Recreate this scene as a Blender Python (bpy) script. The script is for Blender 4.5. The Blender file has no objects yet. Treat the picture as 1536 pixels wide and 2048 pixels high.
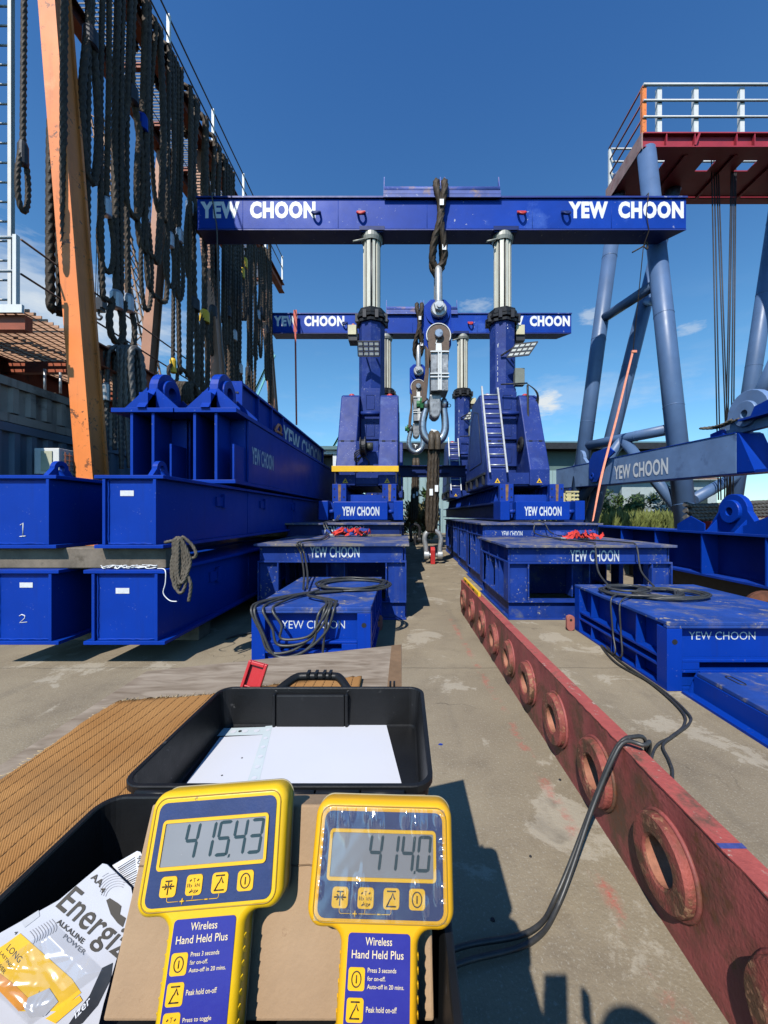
import bpy, bmesh, math, random
from mathutils import Vector, Matrix
from math import sin, cos, pi, radians, sqrt, atan2
random.seed(11)
scn = bpy.context.scene
COL = scn.collection

# ------------------------------------------------------------------ camera
F, CX, CY, EYE = 770.0, 808.0, 1030.0, 1.5      # photograph: focal in px, vanishing point, eye height
cam_d = bpy.data.cameras.new("camera")
cam_d.sensor_fit = 'HORIZONTAL'; cam_d.sensor_width = 36.0
cam_d.lens = F / 1536.0 * 36.0
cam_d.shift_x = -(CX - 768.0) / 1536.0
cam_d.shift_y = (CY - 1024.0) / 1536.0
cam_d.clip_start = 0.02; cam_d.clip_end = 3000
cam = bpy.data.objects.new("camera", cam_d); COL.objects.link(cam)
cam.location = (0, 0, EYE); cam.rotation_euler = (radians(90), 0, 0)
scn.camera = cam

# ------------------------------------------------------------------ sun, sky
SUNDIR = Vector((0.49, 1.24, -1.50)).normalized()
sd = bpy.data.lights.new("sun", 'SUN'); sd.energy = 4.4; sd.angle = radians(0.5); sd.color = (1.0, 0.962, 0.90)
so = bpy.data.objects.new("sun", sd); COL.objects.link(so)
so.rotation_euler = SUNDIR.to_track_quat('-Z', 'Y').to_euler()
w = bpy.data.worlds.new("World"); scn.world = w; w.use_nodes = True
nt = w.node_tree; nt.nodes.clear()
out = nt.nodes.new('ShaderNodeOutputWorld'); bg = nt.nodes.new('ShaderNodeBackground')
sky = nt.nodes.new('ShaderNodeTexSky'); sky.sky_type = 'NISHITA'; sky.sun_disc = False
sky.sun_elevation = math.asin(-SUNDIR.z); sky.sun_rotation = atan2(-SUNDIR.x, -SUNDIR.y)
sky.air_density = 1.0; sky.dust_density = 0.25; sky.ozone_density = 2.6
tc = nt.nodes.new('ShaderNodeTexCoord')
mp = nt.nodes.new('ShaderNodeMapping'); mp.inputs['Scale'].default_value = (1, 1, 3.4)
nz = nt.nodes.new('ShaderNodeTexNoise'); nz.inputs['Scale'].default_value = 4.6; nz.inputs['Detail'].default_value = 9; nz.inputs['Roughness'].default_value = .62
cr = nt.nodes.new('ShaderNodeValToRGB'); cr.color_ramp.elements[0].position = .53; cr.color_ramp.elements[1].position = .80
sx = nt.nodes.new('ShaderNodeSeparateXYZ')
band = nt.nodes.new('ShaderNodeMapRange'); band.inputs[1].default_value = .46; band.inputs[2].default_value = .12; band.inputs[3].default_value = 0; band.inputs[4].default_value = .30
mul = nt.nodes.new('ShaderNodeMath'); mul.operation = 'MULTIPLY'
mx = nt.nodes.new('ShaderNodeMix'); mx.data_type = 'RGBA'; mx.inputs[7].default_value = (4.4, 4.75, 5.0, 1)
L = nt.links.new
L(tc.outputs['Generated'], mp.inputs[0]); L(mp.outputs[0], nz.inputs['Vector']); L(nz.outputs[0], cr.inputs[0])
L(tc.outputs['Generated'], sx.inputs[0]); L(sx.outputs[2], band.inputs[0])
L(cr.outputs[0], mul.inputs[0]); L(band.outputs[0], mul.inputs[1])
# bright cyan low sky, deeper blue upwards; zenith darkened further to weaken fill light
zr = nt.nodes.new('ShaderNodeValToRGB'); ze = zr.color_ramp.elements
ze[0].position = 0.0; ze[0].color = (.62, .78, .86, 1); ze[1].position = 1.0; ze[1].color = (.06, .14, .25, 1)
for p_, c_ in ((.10, (.57, .85, .96)), (.34, (.52, .88, 1.0)), (.62, (.39, .74, 1.0)), (.80, (.31, .66, 1.0)), (.88, (.20, .42, .66))):
    e_ = ze.new(p_); e_.color = (*c_, 1)
zm_ = nt.nodes.new('ShaderNodeMix'); zm_.data_type = 'RGBA'; zm_.blend_type = 'MULTIPLY'; zm_.inputs[0].default_value = 1.0
# a few small fair weather clouds low over the yard and thin cirrus to the left
def blob(px, py, deg, wx=1.0):
    d = Vector(((px - 808) / 770, 1, (1030 - py) / 770)).normalized(); side = d.cross(Vector((0, 0, 1))).normalized(); up_ = side.cross(d)
    def dotn(v):
        n_ = nt.nodes.new('ShaderNodeVectorMath'); n_.operation = 'DOT_PRODUCT'; n_.inputs[1].default_value = v; L(tc.outputs['Generated'], n_.inputs[0]); return n_.outputs['Value']
    def mt(op, a, b=None):
        n_ = nt.nodes.new('ShaderNodeMath'); n_.operation = op
        for i, q in enumerate((a, b)):
            if q is None: continue
            if isinstance(q, (int, float)): n_.inputs[i].default_value = q
            else: L(q, n_.inputs[i])
        return n_.outputs[0]
    r = math.sin(math.radians(deg)); a = mt('DIVIDE', dotn(side), r * wx); b = mt('DIVIDE', dotn(up_), r)
    rr_ = mt('SQRT', mt('ADD', mt('MULTIPLY', a, a), mt('MULTIPLY', b, b)))
    n2 = nt.nodes.new('ShaderNodeTexNoise'); n2.inputs['Scale'].default_value = 26 / max(.6, deg / 2.2); n2.inputs['Detail'].default_value = 8; n2.inputs['Roughness'].default_value = .62; L(mp.outputs[0], n2.inputs['Vector'])
    m_ = nt.nodes.new('ShaderNodeMapRange'); m_.inputs[1].default_value = 1.0; m_.inputs[2].default_value = .25
    L(mt('ADD', rr_, mt('MULTIPLY', mt('SUBTRACT', n2.outputs[0], .5), -2.2)), m_.inputs[0])
    return mt('MULTIPLY', m_.outputs[0], mt('GREATER_THAN', dotn(d), .5))
cl_ = mul.outputs[0]
for (px_, py_, dg_, wx_, k_) in ((1090, 806, 1.9, 1.3, .85), (955, 612, 1.0, 2.4, .35), (1180, 632, 1.1, 1.3, .45), (1380, 657, .8, 1.8, .35), (1150, 790, 3.0, 4.0, .2), (70, 600, 5.5, 2.2, .55), (250, 640, 4, 2.4, .35)):
    ad = nt.nodes.new('ShaderNodeMath'); ad.operation = 'MULTIPLY_ADD'; ad.use_clamp = True; L(blob(px_, py_, dg_, wx_), ad.inputs[0]); ad.inputs[1].default_value = k_; L(cl_, ad.inputs[2]); cl_ = ad.outputs[0]
L(cl_, mx.inputs[0])
L(sx.outputs[2], zr.inputs[0]); L(sky.outputs[0], zm_.inputs[6]); L(zr.outputs[0], zm_.inputs[7]); L(zm_.outputs[2], mx.inputs[6]); L(mx.outputs[2], bg.inputs[0])
bg.inputs[1].default_value = 0.150
L(bg.outputs[0], out.inputs[0])
scn.view_settings.view_transform = 'Standard'; scn.view_settings.look = 'None'
scn.view_settings.exposure = 0.2; scn.view_settings.gamma = 1.0
scn.view_settings.use_curve_mapping = False
scn.cycles.max_bounces = 6; scn.cycles.diffuse_bounces = 0; scn.cycles.use_denoising = True
scn.cycles.sample_clamp_indirect = 6

# ------------------------------------------------------------------ helpers
def at(px, py, Y):
    "point of the place seen at pixel px, py (photograph) at depth Y"
    return Vector(((px - CX) / F * Y, Y, EYE + (CY - py) / F * Y))
def gnd(px, py, z=0.0):
    Y = (EYE - z) * F / (py - CY)
    return Vector(((px - CX) / F * Y, Y, z))

class MB:
    def __init__(s): s.v = []; s.f = []; s.sm = []
    def add(s, vs, fs, smooth=False):
        o = len(s.v); s.v += [Vector(p) for p in vs]
        s.f += [tuple(i + o for i in f) for f in fs]; s.sm += [smooth] * len(fs); return s
    def box(s, x0, x1, y0, y1, z0, z1):
        if x0 > x1: x0, x1 = x1, x0
        if y0 > y1: y0, y1 = y1, y0
        if z0 > z1: z0, z1 = z1, z0
        return s.hexa([(x0,y0,z0),(x1,y0,z0),(x1,y1,z0),(x0,y1,z0),(x0,y0,z1),(x1,y0,z1),(x1,y1,z1),(x0,y1,z1)])
    def hexa(s, p):
        return s.add(p, [(3,2,1,0),(4,5,6,7),(0,1,5,4),(1,2,6,5),(2,3,7,6),(3,0,4,7)])
    def prism(s, poly, vec):
        n = len(poly); vec = Vector(vec); a = [Vector(p) for p in poly]; b = [p + vec for p in a]
        return s.add(a + b, [tuple(range(n - 1, -1, -1)), tuple(range(n, 2 * n))] + [(i, (i + 1) % n, n + (i + 1) % n, n + i) for i in range(n)])
    def beam(s, p0, p1, wd, ht, up=(0, 0, 1)):
        p0, p1 = Vector(p0), Vector(p1); d = (p1 - p0).normalized(); up = Vector(up)
        sd_ = d.cross(up)
        if sd_.length < 1e-4: sd_ = d.cross(Vector((0, 1, 0)))
        sd_.normalize(); u = sd_.cross(d).normalized(); a = sd_ * wd / 2; b = u * ht / 2
        return s.hexa([p0 - a - b, p0 + a - b, p1 + a - b, p1 - a - b, p0 - a + b, p0 + a + b, p1 + a + b, p1 - a + b])
    def tube(s, path, r, n=8, closed=False, lobes=0, pitch=0.4, amp=.16, cap=True):
        P = [Vector(p) for p in path]; m = len(P)
        if m < 2: return s
        rr = r if isinstance(r, (list, tuple)) else [r] * m
        T = []
        for i in range(m):
            if closed: t = P[(i + 1) % m] - P[i - 1]
            else: t = P[min(i + 1, m - 1)] - P[max(i - 1, 0)]
            T.append(t.normalized() if t.length > 1e-9 else Vector((0, 0, 1)))
        u = T[0].orthogonal().normalized(); vs = []; L_ = 0
        for i in range(m):
            if i:
                u = (u - T[i] * u.dot(T[i]))
                if u.length < 1e-6: u = T[i].orthogonal()
                u.normalize(); L_ += (P[i] - P[i - 1]).length
            w_ = T[i].cross(u); ph = L_ / pitch * 2 * pi if lobes else 0
            for k in range(n):
                a = 2 * pi * k / n
                q = rr[i] * ((1 + amp * cos(lobes * a)) if lobes else 1)
                vs.append(P[i] + (u * cos(a + ph) + w_ * sin(a + ph)) * q)
        fs = []
        for i in range(m if closed else m - 1):
            j = (i + 1) % m
            for k in range(n):
                fs.append((i * n + k, i * n + (k + 1) % n, j * n + (k + 1) % n, j * n + k))
        s.add(vs, fs, True)
        if not closed and cap:
            o = len(s.v) - len(vs)
            s.f += [tuple(o + k for k in range(n - 1, -1, -1)), tuple(o + (m - 1) * n + k for k in range(n))]; s.sm += [False, False]
        return s
    def cyl(s, p0, p1, r0, r1=None, n=20):
        return s.tube([p0, p1], [r0, r0 if r1 is None else r1], n)
    def lathe(s, p0, d, prof, n=24):
        "prof: list of (distance along d, radius)"
        p0 = Vector(p0); d = Vector(d).normalized(); u = d.orthogonal().normalized(); w_ = d.cross(u)
        vs = []; m = len(prof)
        for t, r in prof:
            for k in range(n):
                a = 2 * pi * k / n; vs.append(p0 + d * t + (u * cos(a) + w_ * sin(a)) * r)
        fs = [(i * n + k, i * n + (k + 1) % n, (i + 1) * n + (k + 1) % n, (i + 1) * n + k) for i in range(m - 1) for k in range(n)]
        return s.add(vs, fs, False)
    def washer(s, c, nrm, ro, ri, th, n=28):
        return s.lathe(Vector(c), nrm, [(0, ri), (0, ro), (th * .8, ro), (th, ro * .965), (th, ri), (0, ri)], n)
    def ibeam(s, p0, p1, h, wd, tf=.03, tw=.02, up=(0, 0, 1)):
        "I section; p0, p1 are the ends of the section's bottom centre line"
        p0, p1, up = Vector(p0), Vector(p1), Vector(up)
        s.beam(p0 + up * tf / 2, p1 + up * tf / 2, wd, tf, up)
        s.beam(p0 + up * (h - tf / 2), p1 + up * (h - tf / 2), wd, tf, up)
        s.beam(p0 + up * h / 2, p1 + up * h / 2, tw, h - 2 * tf, up); return s
    def build(s, name, mat, parent=None, bevel=0.0, seg=2):
        off = Vector(parent['_o']) if parent is not None else Vector((0, 0, 0))
        me = bpy.data.meshes.new(name)
        me.from_pydata([p - off for p in s.v], [], s.f)
        bm = bmesh.new(); bm.from_mesh(me); bmesh.ops.recalc_face_normals(bm, faces=bm.faces); bm.to_mesh(me); bm.free()
        me.polygons.foreach_set('use_smooth', s.sm)
        if mat is not None: me.materials.append(mat)
        o = bpy.data.objects.new(name, me); COL.objects.link(o)
        if parent is not None:
            top = parent
            o.parent = parent; o['_o'] = tuple(off)
            if parent.type == 'MESH': o.matrix_parent_inverse = Matrix.Identity(4)
        else: o['_o'] = (0, 0, 0)
        if bevel:
            b = o.modifiers.new("bevel", 'BEVEL'); b.width = bevel; b.segments = seg; b.limit_method = 'ANGLE'; b.angle_limit = radians(40)
        return o

def thing(name, label, cat, loc=(0, 0, 0), group=None):
    o = bpy.data.objects.new(name, None); o.empty_display_size = .2; COL.objects.link(o)
    o.location = loc; o['_o'] = tuple(loc); o['label'] = label; o['category'] = cat
    if group: o['group'] = group
    return o
def tag(o, label, cat, group=None, kind=None):
    if label: o['label'] = label
    if cat: o['category'] = cat
    if group: o['group'] = group
    if kind: o['kind'] = kind
    return o
def kids(o): return [c for c in bpy.data.objects if c.parent == o]
def dup(root, delta, label, group=None):
    "a copy of a thing with copies of its parts and sub-parts, moved by delta"
    r = root.copy(); COL.objects.link(r); r.location = Vector(root.location) + Vector(delta); r['label'] = label
    if group: r['group'] = group
    for ch in kids(root):
        c = ch.copy(); COL.objects.link(c); c.parent = r
        for g in kids(ch):
            d = g.copy(); COL.objects.link(d); d.parent = c
    return r

def smooth_path(pts, n=8, closed=False):
    P = [Vector(p) for p in pts]; m = len(P); o = []
    for i in range(m if closed else m - 1):
        if closed: a, b, c, d = P[i - 1], P[i], P[(i + 1) % m], P[(i + 2) % m]
        else: a, b, c, d = P[max(i - 1, 0)], P[i], P[i + 1], P[min(i + 2, m - 1)]
        for k in range(n):
            t = k / n
            o.append(.5 * ((2 * b) + (c - a) * t + (2 * a - 5 * b + 4 * c - d) * t * t + (3 * b - a - 3 * c + d) * t ** 3))
    if not closed: o.append(P[-1])
    return o
def resample(path, step, closed=False):
    P = [Vector(p) for p in path]
    if closed: P = P + [P[0]]
    o = [P[0]]; acc = 0
    for a, b in zip(P, P[1:]):
        l = (b - a).length
        if l < 1e-9: continue
        t = step - acc
        while t < l:
            o.append(a + (b - a) * (t / l)); t += step
        acc = (acc + l) % step if l + acc >= step else acc + l
    if not closed and (o[-1] - P[-1]).length > step * .3: o.append(P[-1])
    return o
def rope(mb, pts, r, n=8, closed=False, lobes=5, pitch=None, sm=6):
    pitch = pitch or r * 14
    p = resample(smooth_path(pts, sm, closed), max(r * .9, .012), closed)
    return mb.tube(p, r, 15 if lobes == 5 else 12, closed, lobes, pitch, .16)

def rrect(w_, h_, r, n=5, cx=0, cy=0):
    o = []
    for sx_, sy_, a0 in ((1, 1, 0), (-1, 1, 90), (-1, -1, 180), (1, -1, 270)):
        for k in range(n + 1):
            a = radians(a0 + 90 * k / n)
            o.append((cx + sx_ * (w_ / 2 - r) + r * cos(a), cy + sy_ * (h_ / 2 - r) + r * sin(a)))
    return o

def txt(body, parent, name, org, right, up, W, H, mat, bold=0.0, shear=0.0, lift=.004, part=True):
    "flat lettering: org is the lower left corner, W x H metres"
    cu = bpy.data.curves.new("t", 'FONT'); cu.body = body; cu.offset = bold; cu.shear = shear; cu.resolution_u = 3
    if bold: cu.space_character = 1.0 + bold * 2.2
    tob = bpy.data.objects.new("t", cu); me = bpy.data.meshes.new_from_object(tob)
    bpy.data.objects.remove(tob); bpy.data.curves.remove(cu)
    xs = [v.co.x for v in me.vertices]; ys = [v.co.y for v in me.vertices]
    x0, x1, y0, y1 = min(xs), max(xs), min(ys), max(ys)
    right = Vector(right).normalized(); up = Vector(up).normalized(); nr = right.cross(up)
    off = Vector(parent['_o']) if parent is not None else Vector((0, 0, 0)); org = Vector(org)
    for v in me.vertices:
        v.co = org + right * ((v.co.x - x0) / (x1 - x0) * W) + up * ((v.co.y - y0) / (y1 - y0) * H) + nr * lift - off
    me.materials.clear(); me.materials.append(mat); me.name = name
    o = bpy.data.objects.new(name, me); COL.objects.link(o)
    if parent is not None: o.parent = parent
    o['_o'] = tuple(off)
    return o

# ------------------------------------------------------------------ materials
def srgb(r, g, b):
    f = lambda c: (c / 255 / 12.92) if c / 255 <= .04045 else ((c / 255 + .055) / 1.055) ** 2.4
    return (f(r), f(g), f(b))
def mat(name, col, rough=.5, metal=0.0, var=.18, scale=2.5, bump=.0, bscale=60, stain=None, spec=.5, streak=None, chips=None):
    """noise-varied painted surface; stain=(colour, coverage 0..1, scale); streak=(colour, amount): vertical run marks; chips=(colour, coverage, scale)"""
    m = bpy.data.materials.new(name); m.use_nodes = True; t = m.node_tree; N = t.nodes; K = t.links.new
    b = N['Principled BSDF']; b.inputs['Metallic'].default_value = metal; b.inputs['Specular IOR Level'].default_value = spec
    co = N.new('ShaderNodeTexCoord'); vec = co.outputs['Object']
    def noise(sc, det=5, rg=.6, v=None):
        n_ = N.new('ShaderNodeTexNoise'); n_.inputs['Scale'].default_value = sc; n_.inputs['Detail'].default_value = det; n_.inputs['Roughness'].default_value = rg
        K(v or vec, n_.inputs['Vector']); return n_.outputs[0]
    def ramp(src, a, z):
        r_ = N.new('ShaderNodeMapRange'); r_.inputs[1].default_value = a; r_.inputs[2].default_value = z; r_.clamp = True; K(src, r_.inputs[0]); return r_.outputs[0]
    def mixc(fac, a, c2):
        x = N.new('ShaderNodeMix'); x.data_type = 'RGBA'; K(fac, x.inputs[0])
        if isinstance(a, tuple): x.inputs[6].default_value = (*a, 1)
        else: K(a, x.inputs[6])
        x.inputs[7].default_value = (*c2, 1); return x.outputs[2]
    n1 = noise(scale, 6)
    c = mixc(ramp(n1, .3, .7), tuple(x * (1 - var) for x in col), tuple(min(1, x * (1 + var)) for x in col))
    if streak:
        mpn = N.new('ShaderNodeMapping'); mpn.inputs['Scale'].default_value = (9, 9, .55); K(vec, mpn.inputs[0])
        sn = noise(1.0, 4, .6, mpn.outputs[0]); f_ = ramp(sn, .56, .74)
        mm = N.new('ShaderNodeMath'); mm.operation = 'MULTIPLY'; K(f_, mm.inputs[0]); mm.inputs[1].default_value = streak[1]
        c = mixc(mm.outputs[0], c, streak[0])
    if stain:
        sn = noise(stain[2], 9, .68); th = .74 - stain[1] * .42
        f_ = ramp(sn, th, th + .14)
        c = mixc(f_, c, stain[0])
    if chips:
        sn = noise(chips[2], 5, .62); th = .70 - chips[1] * .3
        ms = N.new('ShaderNodeMath'); ms.operation = 'MULTIPLY'; K(ramp(sn, th, th + .035), ms.inputs[0]); K(ramp(noise(chips[2] * .13, 3, .6), .50, .60), ms.inputs[1])
        c = mixc(ms.outputs[0], c, chips[0])
    K(c, b.inputs['Base Color'])
    rn = N.new('ShaderNodeMapRange'); rn.inputs[3].default_value = max(.05, rough - .1); rn.inputs[4].default_value = min(1, rough + .12)
    K(noise(scale * 3.1, 4), rn.inputs[0]); K(rn.outputs[0], b.inputs['Roughness'])
    if bump:
        bn = N.new('ShaderNodeBump'); bn.inputs['Strength'].default_value = bump; bn.inputs['Distance'].default_value = .01
        K(noise(bscale, 5), bn.inputs['Height']); K(bn.outputs[0], b.inputs['Normal'])
    return m
M = {}
RUST = (.10, .045, .02); DUST = (.23, .21, .19)
M['blue'] = mat('gloss_blue_paint', (.0025, .040, .345), .40, var=.12, scale=1.3, bump=.05, bscale=45, stain=((.010, .055, .38), .28, 2.2), streak=((.012, .03, .17), .35), chips=((.16, .2, .42), .16, 38), spec=.2)
M['blue_worn'] = mat('worn_blue_paint', (.006, .042, .33), .5, var=.2, scale=2, bump=.08, bscale=50, stain=((.08, .12, .27), .22, 4), chips=((.25, .22, .2), .24, 30), spec=.25)
M['blue_top'] = mat('scuffed_blue_deck', (.045, .075, .23), .62, var=.35, scale=3, bump=.12, bscale=70, stain=((.21, .185, .165), .66, 3.0), chips=((.32, .28, .24), .4, 12), streak=((.16, .15, .15), .5), spec=.3)
M['block_top'] = mat('dusty_blue_deck', (.018, .062, .29), .6, var=.3, scale=3, bump=.12, bscale=70, stain=((.13, .135, .20), .55, 3.4), chips=((.32, .28, .24), .4, 14), streak=((.15, .14, .17), .45), spec=.3)
M['blue_tower'] = mat('navy_tower_paint', (.014, .036, .20), .5, var=.18, scale=1.6, bump=.03, bscale=30, stain=((.058, .095, .28), .45, 1.3), chips=((.22, .24, .36), .3, 24), streak=((.045, .055, .16), .5), spec=.25)
M['blue_header'] = mat('header_blue_paint', (.006, .050, .355), .45, var=.18, scale=.7, bump=.03, bscale=20, stain=((.06, .14, .50), .36, .55), chips=((.4, .42, .55), .14, 9), spec=.18)
M['blue_saddle'] = mat('scraped_saddle_paint', (.06, .10, .36), .55, var=.25, scale=2, stain=((.34, .22, .17), .5, 1.7), chips=((.3, .33, .5), .3, 10))
M['blue_grey'] = mat('faded_blue_grey_paint', (.17, .27, .47), .5, var=.18, scale=1.5, bump=.04, bscale=30, stain=((.075, .125, .26), .45, 1.9), chips=((.2, .25, .38), .3, 18))
M['tower_grey'] = mat('grey_blue_tube_paint', (.085, .15, .285), .42, var=.14, scale=1.1, bump=.03, bscale=20, stain=((.05, .08, .16), .28, 1.2), chips=((.2, .24, .3), .1, 12))
M['stand'] = mat('worn_stand_paint', (.010, .042, .26), .55, var=.28, scale=2.5, bump=.08, bscale=50, stain=((.13, .145, .19), .40, 2.6), chips=((.30, .28, .26), .34, 26), streak=((.10, .11, .15), .35), spec=.25)
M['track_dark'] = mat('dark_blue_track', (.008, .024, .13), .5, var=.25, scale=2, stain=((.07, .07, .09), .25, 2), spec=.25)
M['white_txt'] = mat('white_lettering', (.88, .88, .88), .5, var=.05, scale=3, chips=((.42, .45, .6), .05, 20))
M['stencil'] = mat('stencil_lettering', (.66, .70, .74), .6, var=.1, scale=6, stain=((.09, .14, .36), .40, 9))
M['orange'] = mat('orange_paint', (.90, .25, .055), .5, var=.14, scale=1.4, bump=.04, bscale=30, streak=((.52, .15, .045), .55), stain=((.95, .40, .14), .3, 1.1), chips=((.22, .08, .03), .42, 14))
M['orange_dark'] = mat('rusty_red_paint', (.36, .085, .035), .6, var=.25, scale=2, stain=(RUST, .4, 2.5), bump=.05)
M['pink_leg'] = mat('faded_orange_paint', (.46, .22, .13), .55, var=.2, scale=1, streak=((.25, .1, .05), .6), stain=((.2, .1, .06), .3, 1.6))
M['rope'] = mat('greasy_wire_rope', (.058, .043, .030), .62, metal=.0, var=.45, scale=14, stain=((.13, .092, .056), .4, 5), spec=.25)
M['rope_brown'] = mat('brown_wire_rope', (.075, .052, .034), .65, var=.4, scale=12, stain=((.14, .10, .06), .4, 4), spec=.2)
M['rope_grey'] = mat('grey_wire_rope', (.085, .078, .07), .5, var=.35, scale=10, stain=((.05, .04, .03), .4, 5), spec=.6)
M['fibre'] = mat('grey_fibre_rope', (.12, .10, .075), .85, var=.35, scale=30)
M['steel'] = mat('galvanised_steel', (.46, .47, .47), .42, metal=.55, var=.18, scale=8, bump=.06, bscale=40, stain=((.25, .22, .18), .3, 6))
M['chrome'] = mat('bright_shackle_steel', (.42, .45, .48), .3, metal=.85, var=.15, scale=9, bump=.08, bscale=30, stain=((.16, .18, .2), .4, 4))
M['silver'] = mat('silver_ferrule', (.5, .5, .5), .4, metal=.6, var=.15, scale=9)
M['link_side'] = mat('brown_link_plate', (.13, .085, .06), .55, metal=.2, var=.2, scale=10, stain=((.07, .05, .04), .3, 8))
M['load_cell'] = mat('silver_load_cell', (.30, .30, .30), .45, metal=.5, var=.35, scale=7, bump=.1, bscale=40, stain=((.10, .10, .10), .5, 6))
M['white_paint'] = mat('white_paint', (.74, .74, .71), .5, var=.08, scale=5, stain=((.38, .24, .15), .16, 4), chips=((.23, .12, .07), .07, 18))
M['ivory'] = mat('ivory_jack_tube', (.66, .64, .53), .42, var=.1, scale=3, streak=((.36, .34, .27), .6))
M['black'] = mat('black_rubber', (.017, .017, .018), .5, var=.3, scale=12)
M['cable'] = mat('black_cable', (.040, .040, .038), .42, var=.3, scale=30, spec=.6, stain=((.14, .13, .12), .3, 12))
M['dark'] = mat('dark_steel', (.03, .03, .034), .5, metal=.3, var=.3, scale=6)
M['yellow'] = mat('yellow_paint', (.86, .50, .018), .45, var=.07, scale=4, chips=((.4, .26, .1), .06, 20))
M['red'] = mat('red_paint', (.52, .03, .028), .45, var=.15, scale=4)
M['red_deck'] = mat('red_platform_paint', (.38, .028, .045), .5, var=.2, scale=1.5, stain=((.18, .02, .025), .3, 1.5))
M['webbing_red'] = mat('red_webbing', (.60, .035, .025), .75, var=.2, scale=30)
M['webbing_blue'] = mat('blue_webbing', (.02, .05, .25), .75, var=.2, scale=30)
M['strap'] = mat('orange_webbing', (.78, .27, .16), .75, var=.15, scale=10)
M['green'] = mat('green_pin_paint', (.025, .17, .055), .5, var=.2, scale=12)
M['concrete'] = None
M['wood'] = mat('grey_timber', (.19, .155, .12), .85, var=.35, scale=5, stain=((.09, .07, .05), .4, 4), bump=.3, bscale=30)
M['paper'] = mat('white_paper', (.66, .67, .72), .6, var=.02, scale=3)
M['plastic_black'] = mat('black_case_plastic', (.0095, .010, .011), .42, var=.25, scale=14, bump=.06, bscale=260, chips=((.07, .07, .07), .2, 60), spec=.35)
M['case_red'] = mat('red_latch_plastic', (.58, .03, .035), .35, var=.06, scale=12)
M['sticker'] = mat('white_sticker', (.72, .72, .72), .6, var=.1, scale=40)
M['leaf'] = mat('green_leaf', (.065, .12, .025), .6, var=.5, scale=2)
M['leaf_dry'] = mat('dry_grass_blade', (.26, .22, .085), .7, var=.4, scale=2)
M['wall_teal'] = mat('pale_teal_cladding', (.30, .42, .42), .6, var=.08, scale=.3, streak=((.2, .26, .26), .4))
M['roof_teal'] = mat('teal_roof_sheet', (.10, .19, .20), .6, var=.15, scale=.5)
M['crane_teal'] = mat('teal_crane_paint', (.17, .50, .50), .6, var=.1, scale=1)
M['lattice'] = mat('orange_lattice_paint', (.32, .17, .09), .6, var=.2, scale=.6)
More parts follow.
